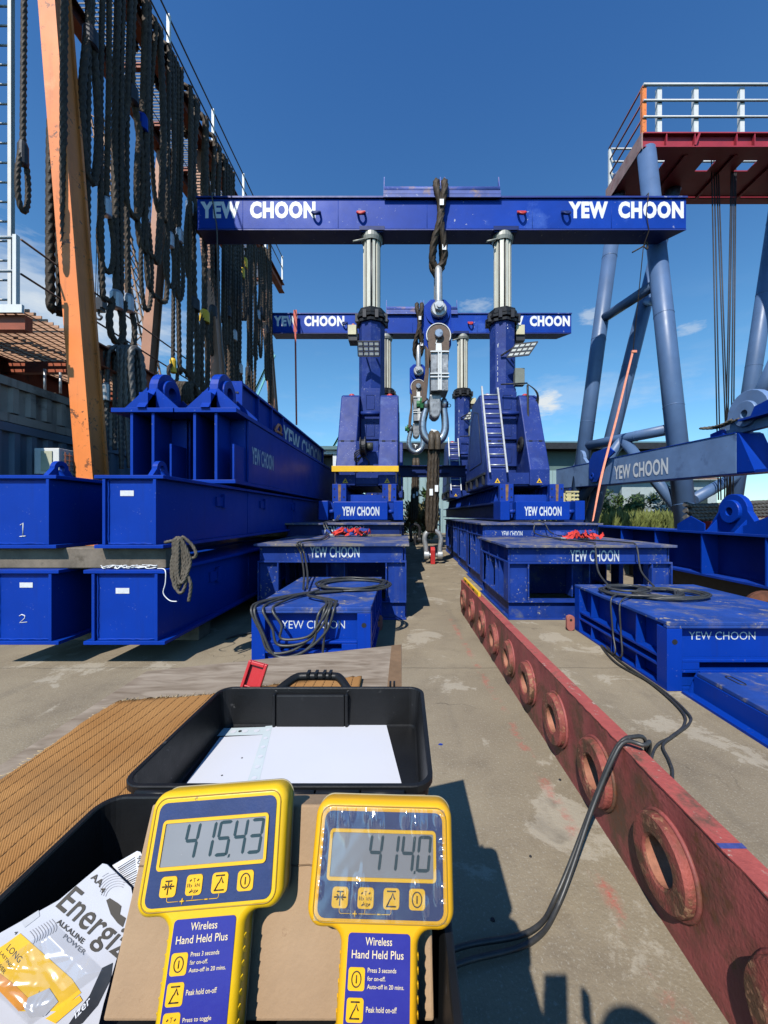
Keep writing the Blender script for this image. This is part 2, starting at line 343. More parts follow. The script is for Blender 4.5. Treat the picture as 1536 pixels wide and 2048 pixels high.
# ================================================================== GROUND
def ground_mat():
    m = bpy.data.materials.new('weathered_concrete'); m.use_nodes = True; t = m.node_tree; N = t.nodes; K = t.links.new
    b = N['Principled BSDF']; b.inputs['Roughness'].default_value = .9; b.inputs['Specular IOR Level'].default_value = .25
    co = N.new('ShaderNodeTexCoord'); vec = co.outputs['Object']
    def noise(sc, det=6, rg=.6, v=None, ds=0):
        n_ = N.new('ShaderNodeTexNoise'); n_.inputs['Scale'].default_value = sc; n_.inputs['Detail'].default_value = det; n_.inputs['Roughness'].default_value = rg; n_.inputs['Distortion'].default_value = ds
        K(v or vec, n_.inputs['Vector']); return n_.outputs[0]
    def ramp(src, a, z, o0=0, o1=1):
        r_ = N.new('ShaderNodeMapRange'); r_.inputs[1].default_value = a; r_.inputs[2].default_value = z; r_.inputs[3].default_value = o0; r_.inputs[4].default_value = o1; K(src, r_.inputs[0]); return r_.outputs[0]
    def mixc(fac, a, c2):
        x = N.new('ShaderNodeMix'); x.data_type = 'RGBA'; K(fac, x.inputs[0])
        if isinstance(a, tuple): x.inputs[6].default_value = (*a, 1)
        else: K(a, x.inputs[6])
        if isinstance(c2, tuple): x.inputs[7].default_value = (*c2, 1)
        else: K(c2, x.inputs[7])
        return x.outputs[2]
    def mth(op, a, c2=0.0):
        x = N.new('ShaderNodeMath'); x.operation = op
        for i, q in enumerate((a, c2)):
            if isinstance(q, (int, float)): x.inputs[i].default_value = q
            else: K(q, x.inputs[i])
        return x.outputs[0]
    c = mixc(ramp(noise(.7, 8), .3, .7), (.225, .18, .125), (.335, .275, .187))
    c = mixc(ramp(noise(2.4, 9, .7), .50, .72, 0, .55), c, (.15, .118, .085))
    # pale worn laitance patches with a speckled edge
    big = noise(1.7, 5, .6, None, .6); fine = noise(42, 7, .8)
    patch = mth('ADD', ramp(big, .50, .68), mth('MULTIPLY', fine, 1.1))
    c = mixc(ramp(patch, .98, 1.16, 0, .5), c, (.50, .44, .35))
    # grit
    v = N.new('ShaderNodeTexVoronoi'); v.inputs['Scale'].default_value = 120; K(vec, v.inputs['Vector'])
    c = mixc(ramp(v.outputs['Distance'], .16, .05, 0, .5), c, (.09, .08, .07))
    c = mixc(ramp(noise(85, 4, .75), .55, .66, 0, .7), c, (.42, .38, .31))
    # faint tyre / drag darkening along the aisle
    mp_ = N.new('ShaderNodeMapping'); mp_.inputs['Scale'].default_value = (3.2, .25, 1); K(vec, mp_.inputs[0])
    c = mixc(ramp(noise(1.0, 5, .6, mp_.outputs[0]), .55, .75, 0, .35), c, (.13, .11, .09))
    # red overspray beside the red lifting beam
    sp = N.new('ShaderNodeSeparateXYZ'); K(vec, sp.inputs[0])
    xx = mth('ADD', sp.outputs[0], mth('MULTIPLY', sp.outputs[1], .035))
    near = ramp(mth('ABSOLUTE', mth('SUBTRACT', xx, .865), 0), .045, .0)
    red = mth('MULTIPLY', near, ramp(noise(5, 6, .7), .48, .62)); red = mth('MULTIPLY', red, ramp(noise(30, 4, .7), .35, .6, .15, .9))
    red = mth('MULTIPLY', red, ramp(sp.outputs[1], 6.0, 5.0))
    c = mixc(red, c, (.50, .10, .08))
    # hairline cracks and a cast joint across the aisle
    def edge(sc, wd, msk):
        vv = N.new('ShaderNodeVectorMath'); vv.operation = 'MULTIPLY_ADD'
        cn = N.new('ShaderNodeTexNoise'); cn.inputs['Scale'].default_value = 2.2; cn.inputs['Detail'].default_value = 6; K(vec, cn.inputs['Vector'])
        K(cn.outputs['Color'], vv.inputs[0]); vv.inputs[1].default_value = (.5, .5, .5); K(vec, vv.inputs[2])
        ve = N.new('ShaderNodeTexVoronoi'); ve.feature = 'DISTANCE_TO_EDGE'; ve.inputs['Scale'].default_value = sc; K(vv.outputs[0], ve.inputs['Vector'])
        return mth('MULTIPLY', ramp(ve.outputs['Distance'], wd, wd * .3), ramp(noise(.9, 3), msk, msk + .08))
    c = mixc(mth('MULTIPLY', edge(.55, .0035, .50), .5), c, (.07, .058, .045))
    jy = mth('ABSOLUTE', mth('SUBTRACT', mth('ADD', sp.outputs[1], mth('MULTIPLY', noise(3, 4), .05)), 3.80))
    c = mixc(mth('MULTIPLY', ramp(jy, .010, .004), .6), c, (.08, .066, .05))
    c = mixc(mth('MULTIPLY', ramp(noise(1.7, 5, .55, None, .8), .66, .74), .55), c, (.055, .048, .042))
    K(c, b.inputs['Base Color'])
    bn = N.new('ShaderNodeBump'); bn.inputs['Strength'].default_value = .5; bn.inputs['Distance'].default_value = .008
    K(mth('ADD', noise(55, 6, .7), mth('MULTIPLY', noise(9, 5), .8)), bn.inputs['Height']); K(bn.outputs[0], b.inputs['Normal'])
    return m
M['concrete'] = ground_mat()
g = MB().add([(-900, -900, 0), (900, -900, 0), (900, 900, 0), (-900, 900, 0)], [(0, 1, 2, 3)]).build('ground', M['concrete'])
g['kind'] = 'structure'

# ================================================================== BACKGROUND WAREHOUSE
wh = thing('warehouse', 'long pale teal warehouse with darker roof edge behind the gantries', 'building', (9, 36, 0))
mb = MB(); mb.box(-2.2, 26, 32, 40, 0, 5.2)
mb.build('wall', M['wall_teal'], wh)
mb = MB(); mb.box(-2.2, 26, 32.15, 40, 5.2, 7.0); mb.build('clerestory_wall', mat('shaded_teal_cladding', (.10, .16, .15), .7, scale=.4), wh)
mb = MB()
for k in range(58): mb.box(-2.2 + k * .485, -2.13 + k * .485, 31.94, 32, 0, 5.2)
mb.build('wall_rib', M['wall_teal'], wh)
mb = MB(); mb.prism([(-3, 31.2, 7.0), (-3, 36, 8.1), (-3, 40.6, 7.0), (-3, 40.6, 7.3), (-3, 36, 8.4), (-3, 31.2, 7.3)], (29.6, 0, 0)); mb.build('roof', M['roof_teal'], wh)
mb = MB(); mb.box(-3, 26.6, 31.1, 31.2, 6.85, 7.35); mb.build('gutter', M['dark'], wh)
of = thing('concrete_building', 'white concrete frame building with open dark storeys behind the teal crane', 'building', (-6.5, 36, 0))
mb = MB()
for x in (-9, -7.6, -6.1): mb.box(x, x + .35, 33, 33.4, 0, 7.0)
for z in (2.2, 4.4, 6.7): mb.box(-9.4, -5.4, 32.9, 38, z, z + .35)
mb.build('frame', M['white_paint'], of)
mb = MB(); mb.box(-9.2, -5.6, 34.2, 37.8, 0, 6.6); mb.build('wall', mat('dark_storey', (.05, .06, .065), .6), of)
mb = MB(); mb.box(-9.6, -5.2, 32.6, 38.2, 7.05, 7.35); mb.build('roof', M['roof_teal'], of)

# white pipe rails in front of the warehouse
for i, (x0, x1, y) in enumerate(((-.4, 2.2, 23.5), (6.6, 10.5, 25.0))):
    t = thing('pipe_rail', ['white pipe rail fence between the two jack rows, behind the dry shrub', 'white pipe rail fence behind the grass at the foot of the blue tower'][i], 'fence', ((x0 + x1) / 2, y, 0))
    mb = MB()
    for z in (.9, 1.35, 1.8): mb.cyl((x0, y, z), (x1, y, z), .05, n=8)
    mb.build('rail', M['white_paint'], t)
    mb = MB(); n_ = 4
    for k in range(n_):
        x = x0 + (x1 - x0) * k / (n_ - 1); mb.cyl((x, y + .1, 0), (x, y + .1, 1.9), .05, n=8)
    mb.build('post', M['steel'], t)
# yellow timber crate beside tower foot
t = thing('yellow_crate', 'small pale yellow slatted crate at the back beside the right jack', 'crate', (4.75 * 1.05, 10.9, 0))
mb = MB()
p0 = at(1132, 985, 12.2); p1 = at(1158, 1008, 12.2)
for k in range(4):
    z = p1.z + (p0.z - p1.z) * k / 3; mb.box(p0.x, p1.x, 12.2, 12.24, z, z + .05)
for x in (p0.x, (p0.x + p1.x) / 2, p1.x - .05): mb.box(x, x + .05, 12.24, 12.28, p1.z, p0.z + .05)
mb.box(p0.x, p1.x, 12.5, 12.55, p1.z, p0.z); 
mb.build('slat', mat('pale_yellow_timber', (.62, .55, .28), .7), t)
mb = MB(); mb.box(p0.x - .1, p1.x + .1, 12.1, 12.7, 0, p1.z - .003); mb.build('stand', M['track_dark'], t)

# small far jib cranes
def far_crane(px, py, Y, hgt, lab, flip=1):
    b = at(px, 1030, Y); b.z = 0; top = at(px, py, Y).z
    t = thing('harbour_crane', lab, 'crane', (b.x, Y, 0))
    mb = MB()
    for dx in (-1, 1):
        for dy in (-1, 1): mb.beam((b.x + dx * 1.6, Y + dy * 1.4, 0), (b.x + dx * .9, Y + dy * .9, top * .55), .35, .35)
    for k in range(5):
        z = top * .1 * (k + .6); mb.beam((b.x - 1.5, Y - 1.3, z), (b.x + 1.2, Y - 1.1, z + top * .1), .2, .2)
    mb.build('mast', M['crane_teal'], t)
    mb = MB(); mb.box(b.x - 1.3, b.x + 1.3, Y - 1.3, Y + 1.3, top * .55, top * .66); mb.build('cab', M['crane_teal'], t)
    mb = MB(); a = Vector((b.x, Y, top * .66)); e = a + Vector((flip * hgt * .38, 0, top * .42))
    for o in ((-.5, 0, 0), (.5, 0, 0), (0, 0, 1.0)):
        mb.beam(a + Vector(o), e + Vector(o) * .6, .28, .28)
    for k in range(7):
        q = k / 7; mb.beam(a.lerp(e, q) + Vector((-.5, 0, 0)), a.lerp(e, q + .14) + Vector((0, 0, 1 - q * .4)), .16, .16)
    mb.build('jib', M['crane_teal'], t)
far_crane(656, 860, 62, 9, 'far turquoise jib crane above the stacked beams, left of the left jack')
far_crane(488, 735, 70, -14, 'far turquoise jib crane glimpsed through the hanging wire ropes', -1)

# lattice boom crane behind the ropes
Y = 30
t = thing('crawler_crane', 'rusty orange lattice crane boom rising behind the hanging wire ropes', 'crane', (at(345, 1030, Y).x, Y, 0))
b0 = at(345, 950, Y); b1 = at(196, 235, Y); dr = (b1 - b0).normalized(); sd_ = Vector((dr.z, 0, -dr.x)) * .48; dp = Vector((0, .48, 0))
mb = MB(); cs = [sd_ + dp, sd_ - dp, -sd_ - dp, -sd_ + dp]; n_ = 30
for c in cs: mb.beam(b0 + c, b1 + c * .7, .11, .11)
for k in range(n_):
    for j in range(4):
        c, d = cs[j], cs[(j + 1) % 4]
        mb.beam(b0.lerp(b1, k / n_) + c, b0.lerp(b1, (k + 1) / n_) + d, .06, .06)
mb.build('boom', M['lattice'], t)
mb = MB(); mb.box(b0.x - 1.6, b0.x + 2.2, Y - 1.4, Y + 1.6, .9, b0.z - .003 if b0.z > 2 else 2.6); mb.box(b0.x - 2, b0.x + 2.5, Y - 2, Y - 1.45, 0, .9); mb.box(b0.x - 2, b0.x + 2.5, Y + 1.65, Y + 2.2, 0, .9)
mb.build('base', M['lattice'], t)
mb = MB()
for k in range(4): mb.cyl(b1 + Vector((.1 + k * .12, 0, 0)), at(191 + k * 4.5, 598, Y), .03, n=5)
mb.build('hoist_rope', M['dark'], t)
mb = MB(); c = at(198, 608, Y)
mb.box(c.x - .45, c.x + .45, Y - .25, Y + .25, c.z - .35, c.z + .4); mb.box(c.x - .3, c.x + .3, Y - .3, Y + .3, c.z - .55, c.z - .36)
mb.tube(smooth_path([c + Vector((0, 0, -.55)), c + Vector((0, 0, -.85)), c + Vector((.22, 0, -1.0)), c + Vector((.05, 0, -1.22)), c + Vector((-.2, 0, -1.1))], 5), .08, 7)
mb.build('hook_block', M['dark'], t)

# ================================================================== LEFT: SLING RACK
SC = 1.17
RX, LXr, RZ = -5.9, -7.2, 12.2
rk = thing('sling_rack', 'tall orange steel rack with a grating walkway on top, hung with wire ropes', 'rack', (-6.5, 11, 0))
def leg(p0, p1, m):
    mb = MB(); p0 = Vector(p0); p1 = Vector(p1); Yv = Vector((0, 1, 0))
    mb.beam(p0 + Yv * -.16, p1 + Yv * -.16, .28, .045, Yv); mb.beam(p0 + Yv * .16, p1 + Yv * .16, .28, .045, Yv); mb.beam(p0 + Vector((.085, 0, 0)), p1 + Vector((.085, 0, 0)), .03, .275, Yv); mb.beam(p0 - Vector((.085, 0, 0)), p1 - Vector((.085, 0, 0)), .03, .275, Yv)
    return mb.build('leg', m, rk)
for i, Y in enumerate((6.5, 11.45, 16.4)):
    leg((-5.08, Y, 0), (-6.05, Y, RZ), M['orange'] if i == 0 else M['pink_leg'])
    leg((-8.05, Y, 0), (-7.1, Y, RZ), M['orange'] if i == 0 else M['pink_leg'])
for x in (RX, LXr):
    MB().ibeam((x, 4.2, RZ + .003), (x, 18.6, RZ + .003), .42, .26, .03, .03).build('rail', M['orange_dark'], rk)
mb = MB()
for k in range(10):
    y = 5.2 + k * 1.42; mb.beam((LXr + .14, y, RZ + .3), (RX - .14, y, RZ + .3), .1, .14)
mb.build('cross_beam', M['orange_dark'], rk)
mb = MB(); y = 4.3
while y < 18.5:
    mb.box(LXr + .14, RX - .14, y, y + .012, RZ + .39, RZ + .42); y += .075
for x in (LXr + .3, LXr + .6, LXr + .9): mb.box(x, x + .02, 4.3, 18.5, RZ + .375, RZ + .384)
mb.build('walkway_grating', M['dark'], rk)
for k in range(7):
    y = 5.0 + k * 2.2; MB().box(RX + .1, RX + .17, y, y + .07, RZ + .425, RZ + 1.55).build('railing_post', M['white_paint'], rk)
mb = MB()
for z in (RZ + 1.0, RZ + 1.5):
    pts = []
    for k in range(7):
        y = 5.0 + k * 2.2; pts.append((RX + .14, y, z)); 
        if k < 6: pts.append((RX + .16, y + 1.1, z - .05))
    mb.tube(pts, .022, 6)
mb.build('guard_wire', M['dark'], rk)
# lower platform
LZ = 4.6
MB().ibeam((-5.55, 6.75, LZ - .42), (-5.55, 18.6, LZ - .42), .4, .24).build('platform_beam', M['orange_dark'], rk)
MB().ibeam((-7.9, 5.8, LZ - .42), (-7.9, 18.6, LZ - .42), .4, .24).build('platform_beam', M['orange_dark'], rk)
MB().ibeam((-9.9, 5.8, LZ - .42), (-9.9, 18.6, LZ - .42), .4, .24).build('platform_beam', M['orange_dark'], rk)
mb = MB()
for y in (5.85, 7.6, 9.4, 11.2, 13.0, 15.0): mb.beam((-9.75, y, LZ - .2), (-5.7, y, LZ - .2), .12, .22)
mb.build('cross_beam', M['orange_dark'], rk)
gm = MB(); y = 5.75
while y < 12:
    gm.box(-9.9, -5.7, y, y + .016, LZ - .015, LZ + .03); y += .10
x = -9.8
while x < -5.7:
    gm.box(x, x + .018, 5.75, 12, LZ - .03, LZ - .016); x += .16
gm.build('platform_grating', mat('grating_steel', (.52, .29, .17), .6, metal=.3), rk)
mb = MB(); mb.box(-9.9, -5.66, 5.70, 5.74, LZ - .10, LZ + .02); mb.build('kick_plate', M['white_paint'], rk)
mb = MB()
mb.box(-5.80, -5.745, 5.7, 5.76, LZ + .02, LZ + 1.06)
mb.cyl((-9, 5.73, LZ + 1.03), (-5.75, 5.73, LZ + 1.03), .022, n=8); mb.cyl((-9, 5.73, LZ + .53), (-5.75, 5.73, LZ + .53), .02, n=8)
mb.build('guard_rail', M['white_paint'], rk)
mb = MB()
for dz in (1.05, .53):
    mb.tube([(-5.77, 5.8, LZ + dz), (-5.76, 9, LZ + dz - .02), (-5.78, 14, LZ + dz)], .017, 7)
mb.build('guard_rail', mat('dark_rusty_rail', (.12, .065, .045), .7, var=.4, scale=6, stain=((.3, .2, .16), .4, 5)), rk)

# white ladder at the left
t = thing('access_ladder', 'tall white steel ladder at the left edge of the rack', 'ladder', (-7.1, 6.7, LZ))
for x in (-6.86, -7.46):
    mb = MB(); mb.box(x, x + .06, 6.66, 6.73, LZ + .03, 15.0); mb.build('stile', M['white_paint'], t)
for k in range(29): MB().cyl((-7.40, 6.69, LZ + .3 + k * .34), (-6.86, 6.69, LZ + .3 + k * .34), .018, n=6).build('rung', M['white_paint'], t)
mb = MB(); rope(mb, [(-6.98, 6.5, 15), (-7.0, 6.5, 9), (-6.98, 6.5, 5.2)], .045); mb.build('safety_rope', M['black'], t)

# containers
def container(label, x0, x1, y0, y1, z0, z1, col):
    t = thing('shipping_container', label, 'container', ((x0 + x1) / 2, (y0 + y1) / 2, z0))
    mb = MB(); mb.box(x0, x1 - .05, y0, y1, z0, z1)
    y = y0 + .1
    while y < y1 - .2:
        mb.prism([(x1 - .052, y, z0 + .16), (x1, y + .04, z0 + .16), (x1, y + .13, z0 + .16), (x1 - .052, y + .17, z0 + .16)], (0, 0, z1 - z0 - .3)); y += .28
    mb.build('wall', col, t)
    mb = MB()
    for z in (z0, z1 - .14): mb.box(x1 - .04, x1 + .02, y0, y1, z + .002, z + .13)
    mb.build('side_rail', col, t)
    mb = MB()
    for z in (z0 - .001, z1 - .13):
        for y in (y0 - .02, y1 - .14): mb.box(x1 - .16, x1 + .035, y, y + .16, z, z + .131)
    mb.build('corner_casting', M['dark'], t)
CXC = -6.05
container('blue grey shipping container under the rack platform, aircon unit on its side', CXC - 2.4, CXC, 5.0, 16, .26, 2.92, mat('blue_grey_container_paint', (.10, .15, .21), .6, var=.2, scale=1, stain=((.03, .05, .08), .3, 1)))
container('streaky rust brown shipping container stacked on the blue grey one', CXC - 2.4, CXC - .02, 5.0, 16, 2.925, 3.62, mat('brown_container_paint', (.40, .32, .27), .7, var=.2, scale=1.5, streak=((.14, .10, .085), .7), stain=((.12, .10, .09), .4, 1.4)))
# air conditioner
t = thing('air_conditioner', 'white window air conditioner box on the container side beside the orange leg', 'air conditioner', (-5.75, 6.2, 2.2))
a = at(68, 948, 6.1); b = at(118, 896, 6.1)
mb = MB(); mb.box(a.x, b.x, 6.1, 6.95, a.z, b.z); mb.build('casing', M['white_paint'], t, bevel=.01)
mb = MB()
for k in range(9):
    y = 6.18 + k * .08; mb.box(b.x + .002, b.x + .016, y, y + .025, a.z + .05, b.z - .05)
for k in range(4):
    z = a.z + .07 + k * .08; mb.box(b.x + .017, b.x + .026, 6.16, 6.9, z, z + .012)
mb.build('grille', M['steel'], t)
mb = MB(); mb.box(a.x + .12, b.x - .1, 6.085, 6.098, a.z + .05, b.z - .05); mb.build('front_panel', mat('cream_panel', (.5, .5, .36), .5), t)
# rope bundle hanging on the container
t = thing('rope_bundle', 'small bundle of brown rope slings hung under the platform against the container', 'rope', at(105, 800, 6.9))
mb = MB(); T = at(103, 792, 6.9)
for k in range(9):
    dx = (k - 4) * .035; rope(mb, [T + Vector((dx * .5, 0, .05)), T + Vector((dx + .02 * sin(k * 2), -.03, -.25)), T + Vector((dx * .9, .02, -.45 - .05 * (k % 3))), T + Vector((dx * 1.1 + .02, .05, -.2)), T + Vector((dx * .6, .05, .05))], .018, lobes=4, sm=4)
mb.build('coil', mat('brown_rope', (.06, .045, .032), .8, var=.4, scale=20), t)
mb = MB(); mb.cyl(T + Vector((-.12, 0, .05)), T + Vector((-.12, 0, .48)), .022, n=7); mb.cyl(T + Vector((.16, 0, .05)), T + Vector((.16, 0, .42)), .022, n=7); mb.build('ferrule', M['silver'], t)

# ------------------------------------------------------------------ hanging wire rope slings
SX = -5.62
def hang_y(px, X=SX): return X * F / (px - CX)
def hz(py, Y): return EYE + (CY - py) / F * Y
def sling(label, px, pyb, r, kind, ferr=None, pyf=None, group=None, ztop=None, X=SX, spread=None, slack=0.0, name='wire_rope_sling', mt='rope'):
    Y = hang_y(px, X); zb = hz(pyb, Y); zt = ztop if ztop is not None else RZ + .46
    t = thing(name, label, 'wire rope sling', (X, Y, zb), group)
    sp = spread if spread is not None else r * 1.9
    mb = MB(); top = zt
    over = ztop is None
    def hook(y, side=0):                      # over the rail: from the inner side across its top
        return [(X + (RX - X) * 1.9, y, zt - .5), (X + (RX - X) * 1.8, y, zt), (RX, y, zt + r * 1.2), (X + .02, y, zt - .02), (X + .05, y, zt - .35)] if over else [(X, y, zt)]
    wob = lambda s_: Vector((random.uniform(-.05, .05), random.uniform(-.075, .075) * s_, random.uniform(-.3, .3)))
    if kind == 'loop':
        m1 = (zt + zb) / 2
        if over:
            a = [Vector(p) for p in hook(Y - sp)]; b = [Vector(p) for p in hook(Y + sp)][::-1]
            pts = a + [Vector((X + .02, Y - sp * 1.05, m1)) + wob(1), Vector((X, Y - sp, zb + sp * 1.4)), Vector((X, Y - sp * .55, zb + r * 1.2)), Vector((X, Y, zb + r)), Vector((X, Y + sp * .55, zb + r * 1.2)), Vector((X, Y + sp, zb + sp * 1.4)), Vector((X + .02, Y + sp * 1.05, m1)) + wob(1)] + b
            rope(mb, pts, r, sm=5)
        else:
            pts = [Vector((X, Y, zt)), Vector((X, Y - sp * .8, zt - sp * .9)), Vector((X, Y - sp, m1)) + wob(1), Vector((X, Y - sp, zb + sp * 1.5)), Vector((X, Y - sp * .5, zb + r * 1.3)), Vector((X, Y + sp * .5, zb + r * 1.3)), Vector((X, Y + sp, zb + sp * 1.5)), Vector((X, Y + sp, m1)) + wob(1), Vector((X, Y + sp * .8, zt - sp * .9))]
            rope(mb, pts, r, closed=True, sm=6)
        mb.build('rope', M[mt], t)
    else:
        zf = hz(pyf, Y); ey = max(sp, r * 2.2)
        top_pts = [Vector(p) for p in hook(Y)] if over else [Vector((X, Y, zt))]
        rope(mb, top_pts + [Vector((X + .02, Y, (zt + zf) / 2)) + wob(1), Vector((X, Y, zf + .05))], r, sm=5)
        mb.build('rope', M[mt], t)
        e = MB(); h = zf - zb
        rope(e, [Vector((X, Y - r * .9, zf - .1)), Vector((X, Y - ey, zf - h * .45)), Vector((X, Y - ey * .95, zb + h * .22)), Vector((X, Y - ey * .4, zb + r * 1.1)), Vector((X, Y + ey * .4, zb + r * 1.1)), Vector((X, Y + ey * .95, zb + h * .22)), Vector((X, Y + ey, zf - h * .45)), Vector((X, Y + r * .9, zf - .1))], r * .95, sm=5)
        e.build('eye', M[mt], t)
        f = MB(); f.lathe((X, Y, zf - .30), (0, 0, 1), [(0, r * 1.2), (.02, r * 1.95), (.30, r * 1.9), (.36, r * 1.3)], 14); f.lathe((X, Y, zf - .30), (0, 0, -1), [(0, r * 1.2), (.001, .005)], 14)
        f.build('ferrule', M[{'silver': 'silver', 'yellow': 'yellow', 'black': 'dark', 'blue': 'blue'}[ferr]], t)
    return t
G1 = 'wire rope slings hung on the orange rack'
# single sling at far left beside the ladder
sling('single long sling with a narrow eye hanging alone between the ladder and the orange leg', 46, 425, .035, 'eye', 'black', 292, G1, ztop=13.2, X=-5.75, spread=.035)
sling('short fat loop of wire rope hanging behind the left edge of the orange leg', 112, 628, .06, 'loop', None, None, G1, ztop=8.2, X=-5.95, spread=.10)
near = [
 ('thick sling directly right of the near orange leg, its long loop ending mid-height', 152, 590, .048, 'loop', None, None),
 ('fattest sling near the leg, grey sleeve high up and a long split eye', 181, 365, .062, 'eye', 'black', 62),
 ('slender sling with silver ferrule in front of the crane boom top', 213, 545, .045, 'eye', 'silver', 402),
 ('long sling with silver ferrule just below the upper guard rail', 233, 690, .058, 'eye', 'silver', 588),
 ('long sling with silver ferrule at lower guard rail height', 257, 700, .050, 'eye', 'silver', 595),
 ('sling with a wide open eye hanging against the sky', 264, 432, .062, 'eye', 'black', 178),
 ('dark sling with a blue sleeve in the middle of the near group', 285, 500, .055, 'eye', 'blue', 235),
 ('loop hung over the top rail with its rounded hump above the walkway edge', 304, 520, .066, 'loop', None, None),
 ('sling with silver ferrule hanging in front of the far faded leg', 293, 620, .042, 'eye', 'silver', 418),
 ('slack thin loop swinging in front of the faded second leg', 330, 445, .044, 'loop', None, None),
 ('sling ending in a twin silver ferrule just left of the header beam', 340, 575, .048, 'eye', 'silver', 470),
 ('sling with yellow ferrule low down over the second lifting lug', 346, 765, .04, 'eye', 'yellow', 722),
 ('sling with silver ferrule beside the header beam end', 358, 600, .05, 'eye', 'silver', 462),
 ('long sling with a silver collar below the white lettering height', 379, 560, .05, 'eye', 'silver', 405),
 ('very thick dark sling left of the header beam, long eye nearly reaching the lug', 388, 790, .075, 'eye', 'black', 600),
 ('thick sling with bright yellow sleeve hanging over the second beam lug', 409, 795, .07, 'eye', 'yellow', 625),
 ('humped thick loop hung over the rail above the end of the header beam', 399, 470, .075, 'loop', None, None),
]
for lab, px, pb, r, kd, fc, pf in near:
    big = 'wide open' in lab; zt_ = None; hmp = 'humped' in lab or 'hump' in lab or 'right of the near' in lab; slk = 'slack' in lab
    sling(lab, px, pb, r, kd, fc, pf, G1, ztop=zt_, spread=(.30 if big else .42 if slk else .22 if hmp else .17), mt='rope_brown' if int(px) % 3 == 0 else 'rope')
extra = [('bowed loop swinging clear of the others beside the hump', 315, 600, .05, 'loop', None, None), ('long dark loop ending above the second lifting lug', 368, 745, .05, 'loop', None, None), ('long bare loop crossing in front of the crane boom', 224, 610, .045, 'loop', None, None)]
for i, (lab, px, pb, r, kd, fc, pf) in enumerate(extra): sling(lab, px, pb, r, kd, fc, pf, G1, spread=(.36, .2, .24)[i], mt='rope_brown' if i % 2 else 'rope')
# the crowded far half: one shared description only where nothing tells them apart, so each gets its place
rnd = random.Random(5); ordn = 'first second third fourth fifth sixth seventh eighth ninth tenth eleventh twelfth thirteenth fourteenth fifteenth sixteenth seventeenth eighteenth nineteenth twentieth'.split()
pxs = [426, 434, 441, 448, 455, 461, 467, 473, 479, 485, 490, 496, 501, 506, 511, 516, 521, 527, 533, 539]
for i, px in enumerate(pxs):
    kd = rnd.choice(['loop', 'loop', 'eye']); pb = rnd.choice([640, 690, 715, 730, 760, 800, 830]); fc = pf = None
    if i in (9, 10): kd, fc, pf = 'eye', 'yellow', 540 if i == 9 else 520; pb = 640
    elif kd == 'eye': fc = rnd.choice(['silver', 'black']); pf = pb - rnd.uniform(60, 110)
    lab = '%s sling from the near end of the crowded far half of the rack, %s' % (ordn[i], 'bare loop' if kd == 'loop' else '%s ferrule' % fc)
    sling(lab, px, pb, rnd.uniform(.042, .06), kd, fc, pf, G1, ztop=(RZ + .46 if False else None) if i < 6 else hz(rnd.uniform(478, 500), hang_y(px)), spread=rnd.uniform(.07, .15), mt='rope_brown' if i % 4 == 1 else 'rope')
# second row on the inner rail
SXi = -6.95; pxi = [165, 201, 226, 241, 268, 296, 331]
for i, px in list(enumerate(pxi))[3:4]:
    lab = ['inner row sling nearest the orange leg, mostly hidden by the outer ropes', 'inner row loop just beyond the fattest outer sling', 'short inner row loop under the walkway grating', 'inner row loop left of the wide open outer loop', 'inner row sling behind the blue sleeved one', 'inner row loop behind the humped outer loop', 'farthest inner row loop by the faded leg top'][i]
    Y = hang_y(px, SXi)
    sling(lab, px, [600, 500, 430, 420, 570, 610, 560][i], .05, 'loop', None, None, G1, ztop=RZ - .02 if i % 2 else hz(240, Y), X=SXi, spread=.09)
# slings draped over the lower guard rail
def drape(label, px, pt, pb, Y, n, r, wd, mt, ferr=False):
    T = at(px, pt, Y); B = hz(pb, Y)
    t = thing('wire_rope_sling', label, 'wire rope sling', (T.x, Y, B), G1)
    mb = MB(); rr = random.Random(px)
    for k in range(n):
        dx = (k - (n - 1) / 2) * wd / n; zb = B + rr.uniform(0, .25) * (T.z - B); off = rr.uniform(-.04, .04)
        rope(mb, [Vector((T.x + dx * 1.4 + off, Y - .08, zb)), Vector((T.x + dx + off, Y - .1, T.z - .3)), Vector((T.x + dx * .8, Y - .05, T.z + r)), Vector((T.x + dx * .8 + .03, Y + .12, T.z - .05)), Vector((T.x + dx + .06, Y + .15, zb + .2))], r, sm=5)
    mb.build('rope', M[mt], t)
    if ferr:
        f = MB()
        for dx in (-.28, -.1):
            f.lathe((T.x + dx, Y - .14, T.z - .95), (0, 0, 1), [(0, .03), (.01, .062), (.3, .06), (.34, .03)], 12)
        f.build('ferrule', M['silver'], t)
drape('grey wire rope sling with two silver ferrules draped beside the orange leg', 235, 705, 940, 7.2, 4, .036, .60, 'rope_grey', True)
drape('thick knot of grey wire rope draped over the rail right above the first lug', 262, 705, 830, 7.2, 3, .055, .26, 'rope_grey')
drape('short coil of wire rope draped over the rail between the two lifting lugs', 372, 772, 818, 9.2, 7, .05, .5, 'rope')

# the rack, its slings and the containers stand a little farther off: scale them about the eye
for o in list(bpy.data.objects):
    if o.parent is None and o.get('category') in ('rack', 'wire rope sling', 'ladder', 'container', 'air conditioner', 'rope'):
        Lc = Vector(o.location); o.location = Vector((0, 0, EYE)) + (Lc - Vector((0, 0, EYE))) * SC; o.scale = (SC, SC, SC)
